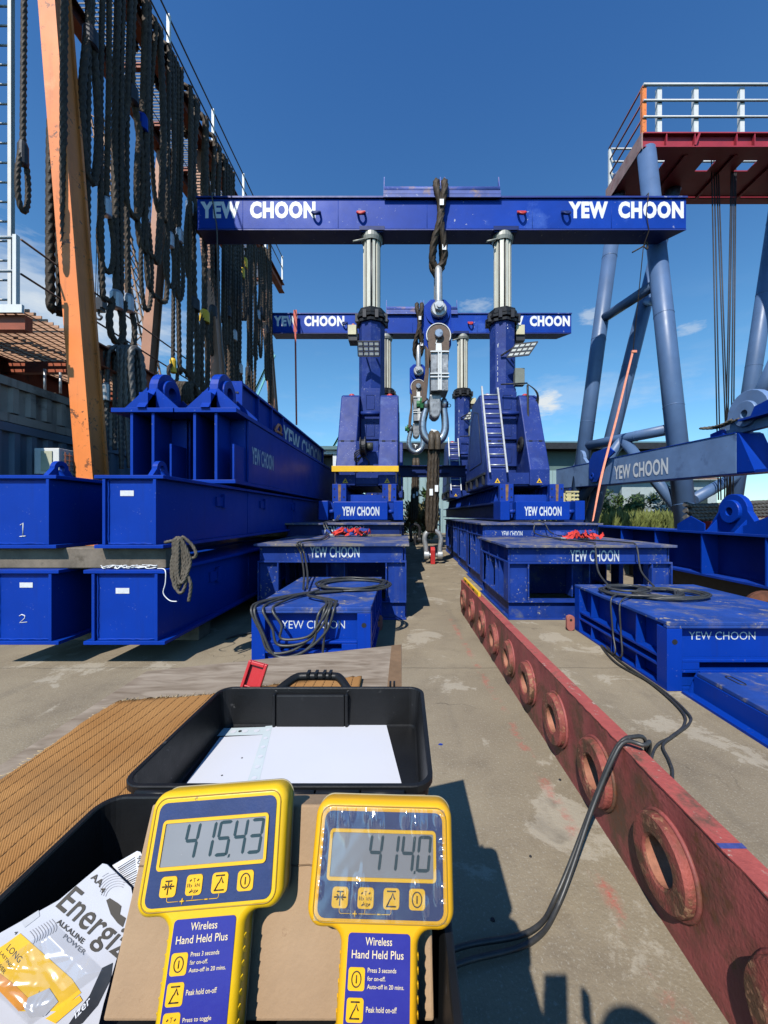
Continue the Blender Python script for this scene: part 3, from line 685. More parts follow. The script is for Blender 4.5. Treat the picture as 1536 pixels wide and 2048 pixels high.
# ================================================================== LEFT: STACKED BEAMS
def lug_plate(mb, x, yc, zb, r, h, th, hole=.1):
    "lifting lug: plate in the YZ plane with a rounded head, built round its hole"
    n = 24; zc = zb + h - r; o = []; i_ = []
    for k in range(n):
        a = 2 * pi * k / n; dy, dz = cos(a), sin(a)
        if dz >= -.15: o.append((dy * r, zc + dz * r))
        else:
            t = (zc - zb) / -dz if dz < 0 else 9
            yy = dy * t; lim = r * 1.9
            yy = max(-lim, min(lim, yy)); o.append((yy, zb))
        i_.append((dy * hole, zc + dz * hole))
    vs = []
    for sx_ in (-th / 2, th / 2):
        vs += [(x + sx_, yc + a, b) for a, b in o] + [(x + sx_, yc + a, b) for a, b in i_]
    fs = []
    for k in range(n):
        j = (k + 1) % n
        fs += [(k, j, n + j, n + k), (2 * n + k, 3 * n + k, 3 * n + j, 2 * n + j), (k, 2 * n + k, 2 * n + j, j), (n + k, n + j, 3 * n + j, 3 * n + k)]
    mb.add(vs, fs)
def girder(name_label, x0, x1, y0, y1, z0, z1, m, digit=None, stick=None, lug=True, sides=()):
    t = thing('box_girder', name_label, 'steel girder', ((x0 + x1) / 2, (y0 + y1) / 2, z0), 'blue girders stacked on the left')
    mb = MB(); mb.box(x0, x1, y0, y1, z1 - .035, z1); mb.box(x0, x1, y0, y1, z0, z0 + .035); mb.build('flange', m, t, bevel=.004)
    mb = MB()
    for x in (x0 + .075, x1 - .105): mb.box(x, x + .03, y0 + .006, y1 - .01, z0 + .036, z1 - .036)
    mb.build('web', m, t, bevel=.003)
    mb = MB(); mb.box(x0 + .107, x1 - .107, y0 + .04, y0 + .065, z0 + .037, z1 - .037); mb.build('end_plate', m, t)
    # weld bead round the end plate
    mb = MB(); rr = random.Random(int(x0 * 100)); pts = []
    xa, xb, za, zb = x0 + .115, x1 - .115, z0 + .045, z1 - .045
    for a, b in (((xa, za), (xb, za)), ((xb, za), (xb, zb)), ((xb, zb), (xa, zb)), ((xa, zb), (xa, za))):
        n_ = 16
        for k in range(n_):
            q = k / n_; pts.append((a[0] + (b[0] - a[0]) * q + rr.uniform(-.003, .003), y0 + .037, a[1] + (b[1] - a[1]) * q + rr.uniform(-.003, .003)))
    mb.tube(pts, .010, 6, closed=True); mb.build('weld', m, t)
    if lug:
        mb = MB(); lx = x1 - .19; lug_plate(mb, lx, y0 + .25, z1, .085, .17, .05, .038); mb.hexa([(lx - .09, y0 + .2, z1), (lx + .09, y0 + .2, z1), (lx + .09, y0 + .23, z1), (lx - .09, y0 + .23, z1), (lx - .03, y0 + .2, z1 + .07), (lx + .03, y0 + .2, z1 + .07), (lx + .03, y0 + .23, z1 + .07), (lx - .03, y0 + .23, z1 + .07)])
        mb.build('lifting_lug', m, t)
    if sides:
        for y in sides: MB().box(x1 - .074, x1 - .03, y, y + .09, z0 + .42, z0 + .60).box(x1 - .074, x1 - .05, y - .16, y - .002, z0 + .44, z0 + .56).build('side_bracket', m, t)
    mb = MB()
    for y in (y0 + 2.2, y0 + 4.6, y0 + 7.1): mb.tube([(x1 - .0745, y, z0 + .04), (x1 - .0745, y, z1 - .04)], .006, 5)
    mb.build('seam_weld', m, t)
    if digit:
        mb = MB()
        for st in digit: mb.tube([(a, y0 + .0385, b) for a, b in st], .0045, 6)
        mb.build('chalk_number', M['white_txt'], t)
    if stick:
        mb = MB(); mb.box(stick[0], stick[1], y0 + .036, y0 + .0395, stick[2], stick[3]); mb.build('sticker', M['sticker'], t)
    return t
yb = 3.75
def q(px, py): p = at(px, py, yb + .04); return (p.x, p.z)
girder('upper left blue girder end with a chalked number 1', -4.15, -3.39, yb, 12.8, 1.174, 1.89, M['blue'],
       digit=[[q(41, 1050), q(46, 1046), q(46, 1073)], [q(40, 1073), q(52, 1072)]])
girder('upper blue girder end with a white sticker near its top, second from the left', -3.02, -2.345, yb, 12.8, 1.174, 1.89, M['blue'],
       stick=(*sorted((q(241, 0)[0], q(268, 0)[0])), q(0, 992)[1], q(0, 981)[1]), sides=(5.1, 6.6, 8.4))
girder('lower left blue girder end with chalked number 2 and a white sticker', -4.1, -3.365, yb, 12.8, .234, .964, M['blue'], lug=False,
       digit=[[q(39, 1232), q(44, 1229), q(50, 1231), q(50, 1236), q(40, 1245), q(55, 1244)]], stick=(*sorted((q(40, 0)[0], q(66, 0)[0])), q(0, 1175)[1], q(0, 1165)[1]))
girder('lower blue girder end with a white sticker, a rope coil hanging on its corner', -3.125, -2.33, yb, 12.8, .234, .964, M['blue'], lug=False,
       stick=(*sorted((q(232, 0)[0], q(259, 0)[0])), q(0, 1187)[1], q(0, 1176)[1]), sides=(4.9,))
# dunnage
for i, (x0, x1, y, z0, z1, m) in enumerate(((-4.3, -2.38, 3.85, .966, 1.172, 'wood'), (-4.3, -2.4, 9.5, .966, 1.172, 'wood'), (-4.3, -2.45, 4.6, 0, .232, 'wood'), (-4.3, -2.45, 10.5, 0, .232, 'wood'))):
    t = MB().box(x0, x1, y, y + .28, z0, z1).build('timber_bearer', M[m], None, bevel=.012)
    tag(t, ['weathered grey timber bearer between the two rows of girder ends at the front', 'timber bearer far back between the two rows of girders', 'timber bearer on the ground under the front of the lower girders', 'timber bearer on the ground under the rear of the lower girders'][i], 'timber')
# upper I girders with lugs
def upper(label, xc, y0, y1, z0, z1, side_txt):
    t = thing('lifting_beam', label, 'lifting beam', (xc, (y0 + y1) / 2, z0), 'blue lifting beams on top of the girders')
    m = M['blue']; wd = .42
    mb = MB(); mb.box(xc - wd, xc + wd, y0, y1, z1 - .06, z1); mb.box(xc - wd + .06, xc + wd - .02, y0 + .02, y1, z0, z0 + .05); mb.build('flange', m, t, bevel=.004)
    mb = MB()
    for x in (-.16, .13): mb.box(xc + x - .018, xc + x + .018, y0 + .03, y1, z0 + .052, z1 - .062)
    mb.build('web', m, t)
    mb = MB(); mb.box(xc - .14, xc + .11, y0 + 1.3, y0 + 1.33, z0 + .053, z1 - .063)
    for s_ in (-1, 1):
        a, b = (xc - wd + .07, xc - .18) if s_ < 0 else (xc + .15, xc + wd - .05)
        mb.box(a, b, y0 + .42, y0 + .45, z0 + .053, z1 - .063)
    mb.build('stiffener', m, t)
    mb = MB(); mb.box(xc + wd - .048, xc + wd - .02, y0 + .46, y1, z0 + .053, z1 - .063); mb.box(xc - wd + .06, xc - wd + .09, y0 + .46, y1, z0 + .053, z1 - .063)
    mb.box(xc + wd - .075, xc + wd - .05, y0 + .05, y0 + .40, z0 + .054, z0 + .54); mb.build('side_plate', m, t)
    mb = MB(); lug_plate(mb, xc, y0 + .52, z1, .29, .62, .12, .10); mb.build('lifting_lug', m, t, bevel=.006)
    mb = MB()
    for s_ in (-1, 1): mb.washer((xc + s_ * .061, y0 + .52, z1 + .33), (s_, 0, 0), .2, .1, .045)
    mb.build('lug_boss', m, t)
    mb = MB()
    for s_ in (-1, 1): mb.prism([(xc + s_ * .061, y0 + .20, z1), (xc + s_ * .38, y0 + .20, z1), (xc + s_ * .38, y0 + .20, z1 + .05), (xc + s_ * .061, y0 + .20, z1 + .34)], (0, .03, 0))
    for s_ in (-1, 1): mb.prism([(xc + s_ * .061, y0 + .84, z1), (xc + s_ * .38, y0 + .84, z1), (xc + s_ * .38, y0 + .84, z1 + .05), (xc + s_ * .061, y0 + .84, z1 + .34)], (0, .03, 0))
    mb.build('gusset', m, t)
    mb = MB(); mb.box(xc - wd, xc + wd, y0 - .004, y0 + .9, z1 + .0005, z1 + .03) if False else mb.box(xc - .06, xc + .06, y0 + .03, y0 + .21, z1, z1 + .22); mb.build('lug_rib', m, t)
    if side_txt: txt('YEW CHOON', t, 'lettering', (xc + wd - .02, 5.78, 2.27), (0, 1, 0), (0, 0, 1), .95, .26, M['stencil'], bold=.02)
    return t
upper('left blue twin web lifting beam with round lug, bare side', -3.54, 5.2, 12.9, 1.93, 2.95, False)
upper('right blue twin web lifting beam with round lug, small white lettering on its side', -2.685, 5.2, 12.9, 1.93, 2.95, True)
t = thing('spreader_beam', 'long dark blue beam topmost of the left stack, big white lettering along its side', 'spreader beam', (-2.84, 9.5, 2.955))
mb = MB(); mb.box(-3.1, -2.6, 6.2, 12.8, 2.955, 3.0); mb.box(-3.1, -2.6, 6.2, 12.8, 3.60, 3.64); mb.box(-3.05, -2.66, 6.24, 12.76, 3.001, 3.599)
mb.build('body', M['blue'], t)
mb = MB(); mb.box(-3.1, -2.59, 6.16, 6.195, 2.957, 3.642); mb.build('end_plate', M['blue'], t)
mb = MB()
for y in (6.9, 7.6, 8.3, 12.4): mb.box(-2.659, -2.605, y, y + .04, 3.002, 3.598)
mb.build('stiffener', M['blue'], t)
mb = MB()
for z in (3.14, 3.3, 3.46):
    for x in (-2.66, -2.7): mb.cyl((x, 6.15, z), (x, 6.17, z), .018, n=8)
mb.build('bolt', M['dark'], t)
txt('B', t, 'lettering', (-2.98, 6.158, 3.42), (1, 0, 0), (0, 0, 1), .09, .12, M['white_txt'], bold=.02)
txt('YEW CHOON', t, 'lettering', (-2.656, 8.42, 3.06), (0, 1, 0), (0, 0, 1), 3.9, .44, M['white_txt'], bold=.03)
t = thing('shackle', 'small rusty orange shackle hung on the side of the topmost left beam', 'shackle', (-2.62, 7.95, 3.3))
mb = MB(); mb.tube(smooth_path([(-2.61, 7.8, 3.2), (-2.58, 7.84, 3.3), (-2.58, 7.95, 3.36), (-2.58, 8.06, 3.3), (-2.61, 8.1, 3.2)], 5), .03, 8); mb.cyl((-2.58, 7.77, 3.2), (-2.58, 8.13, 3.2), .025)
mb.build('bow', M['strap'], t)

# fibre rope hank and white cord at the girders
t = thing('rope_coil', 'hank of grey fibre rope hanging over the corner of the lower girder', 'rope', (-2.3, 3.75, .5))
mb = MB(); rr = random.Random(3); T = at(360, 1085, 3.66)
pts = [T + Vector((-.16, .03, .0)), T + Vector((-.06, 0, .02)), T + Vector((0, 0, .04))]
for k in range(6):
    dx = -.03 + k * .016; lo = .42 + rr.uniform(-.07, .07)
    pts += [T + Vector((dx - .03, -.02 - k * .008, -.15)), T + Vector((dx - .035 + rr.uniform(-.02, .02), -.02 - k * .008, -lo + .06)), T + Vector((dx + .01, -.03 - k * .008, -lo)), T + Vector((dx + .05, -.03 - k * .006, -lo + .08)), T + Vector((dx + .045 + rr.uniform(-.01, .03), -.04, -.15)), T + Vector((dx, -.045 - k * .004, .03 + .012 * (k % 3)))]
pts += [T + Vector((.13, -.03, -.02)), T + Vector((.17, -.03, -.12)), T + Vector((.10, -.03, -.16)), T + Vector((.06, -.05, -.22)), T + Vector((.13, -.05, -.38)), T + Vector((.11, -.05, -.55))]
rope(mb, pts, .014, sm=5); mb.build('hank', M['fibre'], t)
t = thing('cord_tangle', 'loose tangle of thin white cord lying on the lower girder end', 'cord', (-2.75, 3.8, .966))
mb = MB(); rr = random.Random(8)
for k in range(5):
    pts = []; x = -2.98
    while x < -2.42:
        pts.append((x, 3.79 + rr.uniform(-.02, .04), .972 + rr.uniform(0, .035))); x += rr.uniform(.02, .06)
    mb.tube(smooth_path(pts, 3), .0045, 5)
c0 = at(330, 1140, 3.7)
mb.tube(smooth_path([(-2.42, 3.78, .975), c0, c0 + Vector((.01, -.01, -.12)), c0 + Vector((-.01, -.01, -.22)), c0 + Vector((.05, -.01, -.29)), c0 + Vector((.12, -.01, -.30))], 5), .005, 5)
mb.build('cord', M['white_txt'], t)

# ================================================================== STANDS UNDER THE TRACKS
def stand(label, xc, y0, W, D, top, txtpx=None, m='stand', rich=True):
    x0, x1, y1 = xc - W / 2, xc + W / 2, y0 + D
    t = thing('support_stand', label, 'steel stand', (xc, y0 + D / 2, 0), 'blue steel stands under the jack tracks')
    zp, zf, zb = top - .035, top - .27, .27      # plate underside, frame underside, base top
    mb = MB(); mb.box(x0 - .04, x1 + .04, y0 - .04, y1 + .04, zp, top); mb.build('top_plate', M['blue_top'], t, bevel=.004)
    mt_ = M[m]; mb = MB()
    mb.box(x0 + .06, x1 - .06, y0 + .05, y0 + .08, zf + .026, zp - .001); mb.box(x0 + .06, x1 - .06, y1 - .08, y1 - .05, zf + .026, zp - .001)
    mb.box(x0 + .05, x0 + .08, y0 + .051, y1 - .051, zf + .026, zp - .001); mb.box(x1 - .08, x1 - .05, y0 + .051, y1 - .051, zf + .026, zp - .001)
    mb.box(x0, x1, y0, y0 + .16, zf, zf + .025); mb.box(x0, x1, y1 - .16, y1, zf, zf + .025)
    mb.box(x0, x0 + .16, y0 + .161, y1 - .161, zf, zf + .025); mb.box(x1 - .16, x1, y0 + .161, y1 - .161, zf, zf + .025)
    if rich:
        for x in (x0 + .012, x1 - .03):
            k = 0; n_ = 4
            for k in range(n_):
                y = y0 + .06 + (D - .14) * k / (n_ - 1); mb.box(x, x + .02 if x > xc else x + .038, y, y + .02, zf + .026, zp - .001)
    mb.build('upper_frame', mt_, t, bevel=.003)
    for (x, s_) in ((x0, 1), (x1, -1)):
        for (y, r_) in ((y0, 1), (y1, -1)):
            mb = MB(); mb.box(x + s_ * .02, x + s_ * .30, y + r_ * .055, y + r_ * .075, zb, zf - .001)
            mb.box(x + s_ * .001, x + s_ * .02, y + r_ * .002, y + r_ * .26, zb, zf - .001); mb.box(x + s_ * .281, x + s_ * .30, y + r_ * .002, y + r_ * .05, zb, zf - .001)
            mb.build('leg', mt_, t)
    for (x, s_) in ((x0, 1), (x1, -1)):
        n_ = 2
        for k in range(n_):
            mb = MB(); y = y0 + D * (k + 1) / (n_ + 1); mb.box(x + s_ * .06, x + s_ * .08, y - .13, y + .13, zb, zf - .001); mb.box(x + s_ * .002, x + s_ * .06, y - .13, y - .115, zb, zf - .001); mb.box(x + s_ * .002, x + s_ * .06, y + .115, y + .13, zb, zf - .001)
            mb.build('side_leg', mt_, t)
    mb = MB(); mb.box(xc - .14, xc + .14, y0 + .5, y0 + .52, zb, zf - .001); mb.box(xc - .14, xc - .12, y0 + .3, y0 + .5, zb, zf - .001); mb.box(xc + .12, xc + .14, y0 + .3, y0 + .5, zb, zf - .001); mb.build('middle_leg', mt_, t)
    mb = MB()
    for y in (y0, y1 - .2):
        mb.box(x0 + .003, x1 - .003, y, y + .2, zb - .025, zb - .001); mb.box(x0 + .003, x1 - .003, y, y + .2, 0, .025); mb.box(x0 + .02, x1 - .02, y + .05, y + .08, .026, zb - .026)
    for x in (x0, x1 - .2):
        mb.box(x, x + .2, y0 + .201, y1 - .201, zb - .025, zb - .001); mb.box(x, x + .2, y0 + .201, y1 - .201, 0, .025)
        xx = x + .05 if x == x0 else x + .12
        mb.box(xx, xx + .03, y0 + .09, y1 - .09, .026, zb - .026)
    mb.build('base_frame', mt_, t, bevel=.003)
    mb = MB(); mb.box(x0 + .3, x1 - .3, y1 - .3, y1 - .28, .03, zf - .01); mb.build('back_plate', mt_, t)
    if txtpx:
        a, b, yt, ybm = txtpx; A = at(a, ybm, y0 + .05); B = at(b, yt, y0 + .05)
        txt('YEW CHOON', t, 'lettering', A, (1, 0, 0), (0, 0, 1), B.x - A.x, B.z - A.z, M['stencil'], bold=.015)
    return t
stand('front left blue stand with scuffed deck and pale stencil lettering, behind the cable block', -1.03, 5.5, 2.13, 2.15, 1.09, (620, 719, 1093, 1115))
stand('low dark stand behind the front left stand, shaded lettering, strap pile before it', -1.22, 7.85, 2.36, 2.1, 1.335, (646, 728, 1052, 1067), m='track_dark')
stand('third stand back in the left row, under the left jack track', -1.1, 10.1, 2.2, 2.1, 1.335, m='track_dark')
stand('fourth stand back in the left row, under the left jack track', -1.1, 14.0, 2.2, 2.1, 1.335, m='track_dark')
stand('front right blue stand with red straps on its scuffed deck and stencil lettering', 2.665, 5.5, 2.35, 2.05, 1.07, (1140, 1238, 1100, 1123))
stand('second stand back in the right row, greyer, its lettering half hidden', 2.75, 7.7, 2.35, 2.05, 1.335, (1003, 1045, 1062, 1073))
stand('third stand back in the right row with grey worn legs', 2.85, 9.85, 2.4, 2.05, 1.335)
stand('fourth stand back in the right row, dull blue', 2.9, 12.0, 2.4, 2.05, 1.335)
stand('farthest visible stand of the right row, dull blue under the track', 2.95, 14.2, 2.4, 2.05, 1.335)

# ================================================================== TRACKS
def track(label, xc):
    t = thing('jack_track', label, 'jack track', (xc, 15, 1.38), 'steel tracks carrying the lifting jacks')
    y0 = 8.9
    mb = MB(); mb.box(xc - .62, xc + .62, y0, y0 + .5, 1.385, 1.81); mb.build('end_box', M['blue'], t, bevel=.012)
    mb = MB()
    for s_ in (-1, 1): MB().box(xc + s_ * .76, xc + s_ * .98, y0 + .01, y0 + .7, 1.38, 1.83).build('side_box', M['blue'], t, bevel=.012)
    mb = MB()
    for s_ in (-1, 1): mb.cyl((xc + s_ * .62, y0 + .12, 1.58), (xc + s_ * .76, y0 + .12, 1.58), .05, n=12); mb.box(xc + s_ * .62, xc + s_ * .76, y0 + .3, y0 + .5, 1.4, 1.8)
    mb.build('coupling_pin', M['blue_worn'], t)
    for s_ in (-1, 1):
        MB().ibeam((xc + s_ * .79, y0 + .71, 1.381), (xc + s_ * .79, 22, 1.381), .43, .36, .03, .03).build('lower_rail', M['track_dark'], t)
    for s_ in (-1, 1):
        mb = MB(); X = xc + s_ * .63; mb.ibeam((X, 9.85, 1.83), (X, 22, 1.83), .45, .34, .035, .03)
        y = 10.0
        while y < 21.5:
            for q_ in (-1, 1): mb.prism([(X + q_ * .016, y, 1.866), (X + q_ * .165, y, 1.866), (X + q_ * .06, y, 2.244), (X + q_ * .016, y, 2.244)], (0, .02, 0))
            y += .36
        mb.build('upper_rail', M['blue_worn'], t)
        mb = MB(); mb.box(X - .175, X + .175, 9.68, 9.84, 1.832, 2.28); mb.build('end_post', M['blue_worn'], t, bevel=.006)
        mb = MB()
        for dx in (-.12, .12):
            for z in (1.95, 2.16): mb.lathe((X + dx, 9.672, z), (0, 1, 0), [(0, .001), (0, .022), (.01, .022)], 10)
        mb.build('bolt_hole', M['dark'], t)
        mb = MB(); rr = random.Random(int(X * 10)); 
        mb.prism([(X - .02, 9.676, 1.85), (X + .035, 9.676, 1.85), (X + .05, 9.676, 2.27), (X - .03, 9.676, 2.27)], (0, .002, 0)); mb.build('rust_streak', mat('rust_run', (.24, .13, .06), .8, var=.4, scale=14, stain=((.05, .06, .16), .5, 12)), t)
    mb = MB(); mb.box(xc - .45, xc + .45, 9.9, 10.0, 1.84, 2.02); mb.box(xc - .45, xc + .45, 9.75, 10.1, 1.832, 1.84); mb.build('tie_beam', M['blue_worn'], t)
    txt('YEW CHOON', t, 'lettering', (xc - .43, y0 - .001, 1.48), (1, 0, 0), (0, 0, 1), .86, .215, M['stencil'], bold=.035)
    return t
track('left jack track with white lettering on its blue end box', -1.0)
track('right jack track with white lettering on its blue end box', 3.21)

# ================================================================== LIFTING JACKS
def jack(label, xc, y0, num, ladder, ztop, reel, name='gantry_jack'):
    yc = y0 + 1.7; m = M['blue_tower']
    t = thing(name, label, 'gantry jack', (xc, yc, 2.285), 'telescopic gantry jacks')
    zb = 2.285
    for s_ in (-1, 1):
        xa, xb = (xc - .84, xc - .30) if s_ < 0 else (xc + .30, xc + .84)
        pr = [(y0, zb), (y0, 2.72), (y0 + .98, 4.98), (y0 + 1.15, 5.06), (y0 + 2.3, 5.06), (y0 + 2.5, 4.9), (y0 + 3.5, 2.9), (y0 + 3.5, zb)]
        mb = MB(); mb.prism([(xa, y, z) for y, z in pr], (xb - xa, 0, 0)); lg = mb.build('side_frame', m, t, bevel=.03)
        # door panel and seams on the outer face, joint line and clips on the front
        mb = MB(); xo = xa - .006 if s_ < 0 else xb
        pan = [(y0 + .75, 3.0), (y0 + 1.25, 4.55), (y0 + 1.9, 4.75), (y0 + 2.3, 4.55), (y0 + 2.9, 3.3), (y0 + 2.7, 3.0)]
        mb.prism([(xo, y, z) for y, z in pan], (.006, 0, 0)); pn = mb.build('side_door', m, t)
        mb = MB(); pl = [Vector((xo + .003, y, z)) for y, z in pan]; mb.tube(pl, .012, 5, closed=True)
        fz = lambda z: y0 + (z - 2.72) * .4336
        mb.tube([(xa + .02, fz(3.55) - .004, 3.55), (xb - .02, fz(3.55) - .004, 3.55)], .008, 5)
        for dx in (.09, -.09): mb.beam(((xa if dx > 0 else xb) + dx * 1.0, fz(3.55) - .01, 3.55), ((xa if dx > 0 else xb) + dx * 2, fz(3.55) - .01, 3.55), .02, .04)
        mb.build('panel_seam', M['dark'], t)
        mb = MB(); c = (xa + xb) / 2 + (.0 if s_ < 0 else -.02)
        mb.prism([(c - .075, y0 - .004, 2.36), (c + .075, y0 - .004, 2.36), (c, y0 - .004, 2.49)], (0, .003, 0)); mb.build('warning_triangle', M['yellow'], t)
        mb = MB(); mb.prism([(c - .03, y0 - .007, 2.38), (c + .03, y0 - .007, 2.38), (c, y0 - .007, 2.43)], (0, .0025, 0)); mb.build('warning_symbol', M['dark'], t)
        mb = MB(); mb.lathe((xc + s_ * .57, y0 + 1.3, 5.06), (0, 0, 1), [(0, .10), (.05, .09), (.08, .05), (.085, .005)], 12); mb.build('top_cap', M['red'], t)
        mb = MB(); mb.box(xo - .05 if s_ < 0 else xo, xo if s_ < 0 else xo + .05, y0 + .2, y0 + 3.3, 2.6, 2.66)
        for y in (y0 + .3, y0 + 1.2, y0 + 2.2, y0 + 3.1): mb.box(xo - .07 if s_ < 0 else xo + .001, xo - .001 if s_ < 0 else xo + .07, y, y + .1, 2.34, 2.58)
        mb.build('hose_bracket', M['dark'], t)
    # inner lower column with recessed panels
    mb = MB(); mb.box(xc - .29, xc + .29, y0 + 1.25, y0 + 2.2, zb + .02, 5.3)
    for z in (2.95, 3.75, 4.55):
        mb.box(xc - .285, xc + .285, y0 + 1.16 - (z - 2.95) * .0, y0 + 1.249, z, z + .62)
    mb.build('inner_column', m, t, bevel=.01)
    mb = MB()
    for z in (3.05, 3.85, 4.65): mb.tube([(xc - .12, y0 + 1.157, z), (xc + .12, y0 + 1.157, z), (xc + .12, y0 + 1.157, z + .42), (xc - .12, y0 + 1.157, z + .42)], .008, 5, closed=True)
    mb.build('panel_recess', M['track_dark'], t)
    mb = MB(); mb.cyl((xc - .30, y0 + 1.0, 4.48), (xc + .30, y0 + 1.0, 4.48), .06, n=12); mb.build('cross_tube', m, t)
    mb = MB(); mb.box(xc - .29, xc + .29, y0 + .1, y0 + 3.3, zb, zb + .3); mb.box(xc - .298, xc + .298, y0 + .06, y0 + .1, zb + .05, 2.64)
    mb.build('base', m, t)
    # first stage, octagonal
    r = .40
    def octo(z0, z1, rr_, r1=None): return [(0, .001), (0, rr_), (z1 - z0, r1 or rr_), (z1 - z0, .001)]
    mb = MB(); mb.lathe((xc, yc, 5.15), (0, 0, 1), octo(5.15, 7.42, r), 8); col_ = mb.build('first_stage', m, t)
    mb = MB()
    for z, q_ in ((7.38, .47), (7.5, .52), (7.62, .47), (7.72, .42)): mb.lathe((xc, yc, z), (0, 0, 1), [(0, .3), (0, q_), (.07, q_ + .015), (.085, q_ - .03), (.10, .3)], 8)
    for k in range(8):
        a = 2 * pi * k / 8 + pi / 8; mb.box(xc + cos(a) * .48 - .05, xc + cos(a) * .48 + .05, yc + sin(a) * .48 - .05, yc + sin(a) * .48 + .05, 7.42, 7.66)
    mb.build('collar', M['dark'], t)
    # fluted second stage
    mb = MB(); mb.cyl((xc, yc, 7.6), (xc, yc, ztop), .225, n=20); mb.build('stage_core', M['dark'], t)
    mb = MB()
    for k in range(10):
        a = 2 * pi * k / 10; c = Vector((xc + cos(a) * .235, yc + sin(a) * .235, 0)); u_ = Vector((-sin(a), cos(a), 0))
        mb.beam(c + Vector((0, 0, 7.7)), c + Vector((0, 0, ztop - .18)), .115 if k % 2 else .075, .06, Vector((cos(a), sin(a), 0)))
    mb.build('stage_rib', M['ivory'], t)
    mb = MB(); mb.lathe((xc, yc, ztop - .22), (0, 0, 1), [(0, .25), (0, .30), (.1, .33), (.22, .33), (.22, .05)], 24); mb.cyl((xc - .2, yc - .2, ztop - .19), (xc - .55, yc - .3, ztop - .34), .03, n=7); mb.build('stage_cap', mat('jack_cap_grey', (.35, .35, .30), .45, metal=.3, var=.2), t)
    txt(num, t, 'lettering', (xc - .04, yc - .375, 7.12), (1, 0, 0), (0, 0, 1), .075 if num == '1' else .11, .17, M['white_txt'], bold=.03)
    txt('Y\nE\nW\n \nC\nH\nO\nO\nN', t, 'lettering', (xc - .278, yc - .255, 5.55), (.62, -.62, 0), (0, 0, 1), .12, 1.5, M['stencil'], bold=.02) if ladder else None
    # floodlight guard
    lx = xc + (-.02 if not ladder else .24); yf = yc - .68; z0 = 6.12
    A = Vector((lx, yf - .12, z0)); rt = Vector((1, 0, 0)) if not ladder else Vector((.96, -.26, 0)); up = Vector((.0, -.16, .36)) if not ladder else Vector((.24, -.05, .36))
    W_ = .62
    mb = MB()
    for k in range(4): mb.beam(A - rt * W_ / 2 + up * k / 3, A + rt * W_ / 2 + up * k / 3, .03, .03)
    for k in range(5): mb.beam(A - rt * W_ / 2 + rt * W_ * k / 4, A - rt * W_ / 2 + rt * W_ * k / 4 + up, .03, .03)
    n2 = 16
    for k in range(n2): mb.beam(A - rt * W_ / 2 + rt * W_ * k / n2, A - rt * W_ / 2 + rt * W_ * k / n2 + up, .007, .007)
    mb.beam(A + up - rt * .2, Vector((xc - .15, yc - .39, 6.3)), .04, .04); mb.beam(A + up + rt * .2, Vector((xc + .15, yc - .39, 6.3)), .04, .04)
    fl = mb.build('floodlight_frame', M['dark'], t)
    mb = MB()
    nn = rt.cross(up).normalized()
    for r_ in range(3):
        for c_ in range(4):
            o_ = A - rt * W_ / 2 + rt * W_ * (c_ + .14) / 4 + up * (r_ + .22) / 3 
            mb.prism([o_, o_ + rt * W_ * .18, o_ + rt * W_ * .18 + up * .18, o_ + up * .18], nn * .02)
    lp = mb.build('lamp_lens', mat('floodlight_lens', (.55, .55, .5), .25), t)
    # control box
    bx = xc - .60 if not ladder else xc + .52
    mb = MB(); mb.box(bx - .13, bx + .13, yc - .15, yc + .25, 7.06, 7.36); mb.build('sensor_box', mat('cream_box', (.62, .56, .36), .5), t, bevel=.01)
    mb = MB(); mb.box(bx - .12, bx + .15, yc - .1, yc + .3, 6.9, 7.058); mb.box(bx if not ladder else xc + .3, xc - .3 if not ladder else bx, yc + .1, yc + .16, 7.0, 7.05); mb.build('sensor_bracket', M['dark'], t)
    if not ladder:
        mb = MB(); mb.lathe((bx + .02, yc, 7.36), (0, 0, 1), [(0, .05), (.08, .05), (.11, .001)], 10); mb.build('beacon', M['strap'], t)
    if ladder:
        mb = MB()
        a0, b0 = Vector((xc - .80, y0 - .12, 2.62)), Vector((xc - .80, y0 + .95, 5.25)); dx = Vector((.46, 0, 0))
        mb.beam(a0, b0, .045, .06, (0, 1, 0)); mb.beam(a0 + dx, b0 + dx - Vector((0, .02, .05)), .045, .06, (0, 1, 0)); l_ = mb.build('ladder', M['steel'], t)
        for k in range(8): p = a0.lerp(b0, (k + .7) / 8.6); MB().cyl(p, p + dx, .022, n=8).build('ladder_rung', M['steel'], t)
        mb = MB(); mb.box(xc + .22, xc + .50, yc - .62, yc - .42, 5.35, 5.85); mb.build('junction_box', mat('grey_green_box', (.20, .21, .17), .5), t, bevel=.01)
        mb = MB(); mb.cyl((xc + .42, y0 + .6, 2.6), (xc + .5, y0 + .95, 3.6), .05); mb.cyl((xc + .5, y0 + .95, 3.6), (xc + .55, y0 + 1.05, 5.0), .085); mb.build('tilt_cylinder', M['dark'], t)
        mb = MB(); mb.cyl((xc - .25, y0 + .9, 5.3), (xc + .5, y0 + .85, 5.32), .022, n=8)
        for k in range(4): mb.tube(smooth_path([(xc + .5, y0 + .85, 5.3), (xc + .7 + k * .03, y0 + .8, 5.1 - k * .03), (xc + .8, y0 + .9, 4.9 - k * .1), (xc + .62, y0 + .95, 4.6 - k * .07), (xc + .45, y0 + 1.0, 4.5)], 5), .014, 6)
        mb.tube(smooth_path([(xc + .5, y0 + .82, 5.25), (xc + .48, y0 + .7, 4.2), (xc + .46, y0 + .5, 3.4), (xc + .44, y0 + .4, 2.6)], 5), .03, 6)
        mb.lathe((xc + .30, y0 + .72, 3.5), (-1, 0, .1), [(0, .2), (.03, .24), (.06, .24), (.09, .2), (.09, .1), (0, .1)], 18)
        mb.build('hose', M['black'], t)
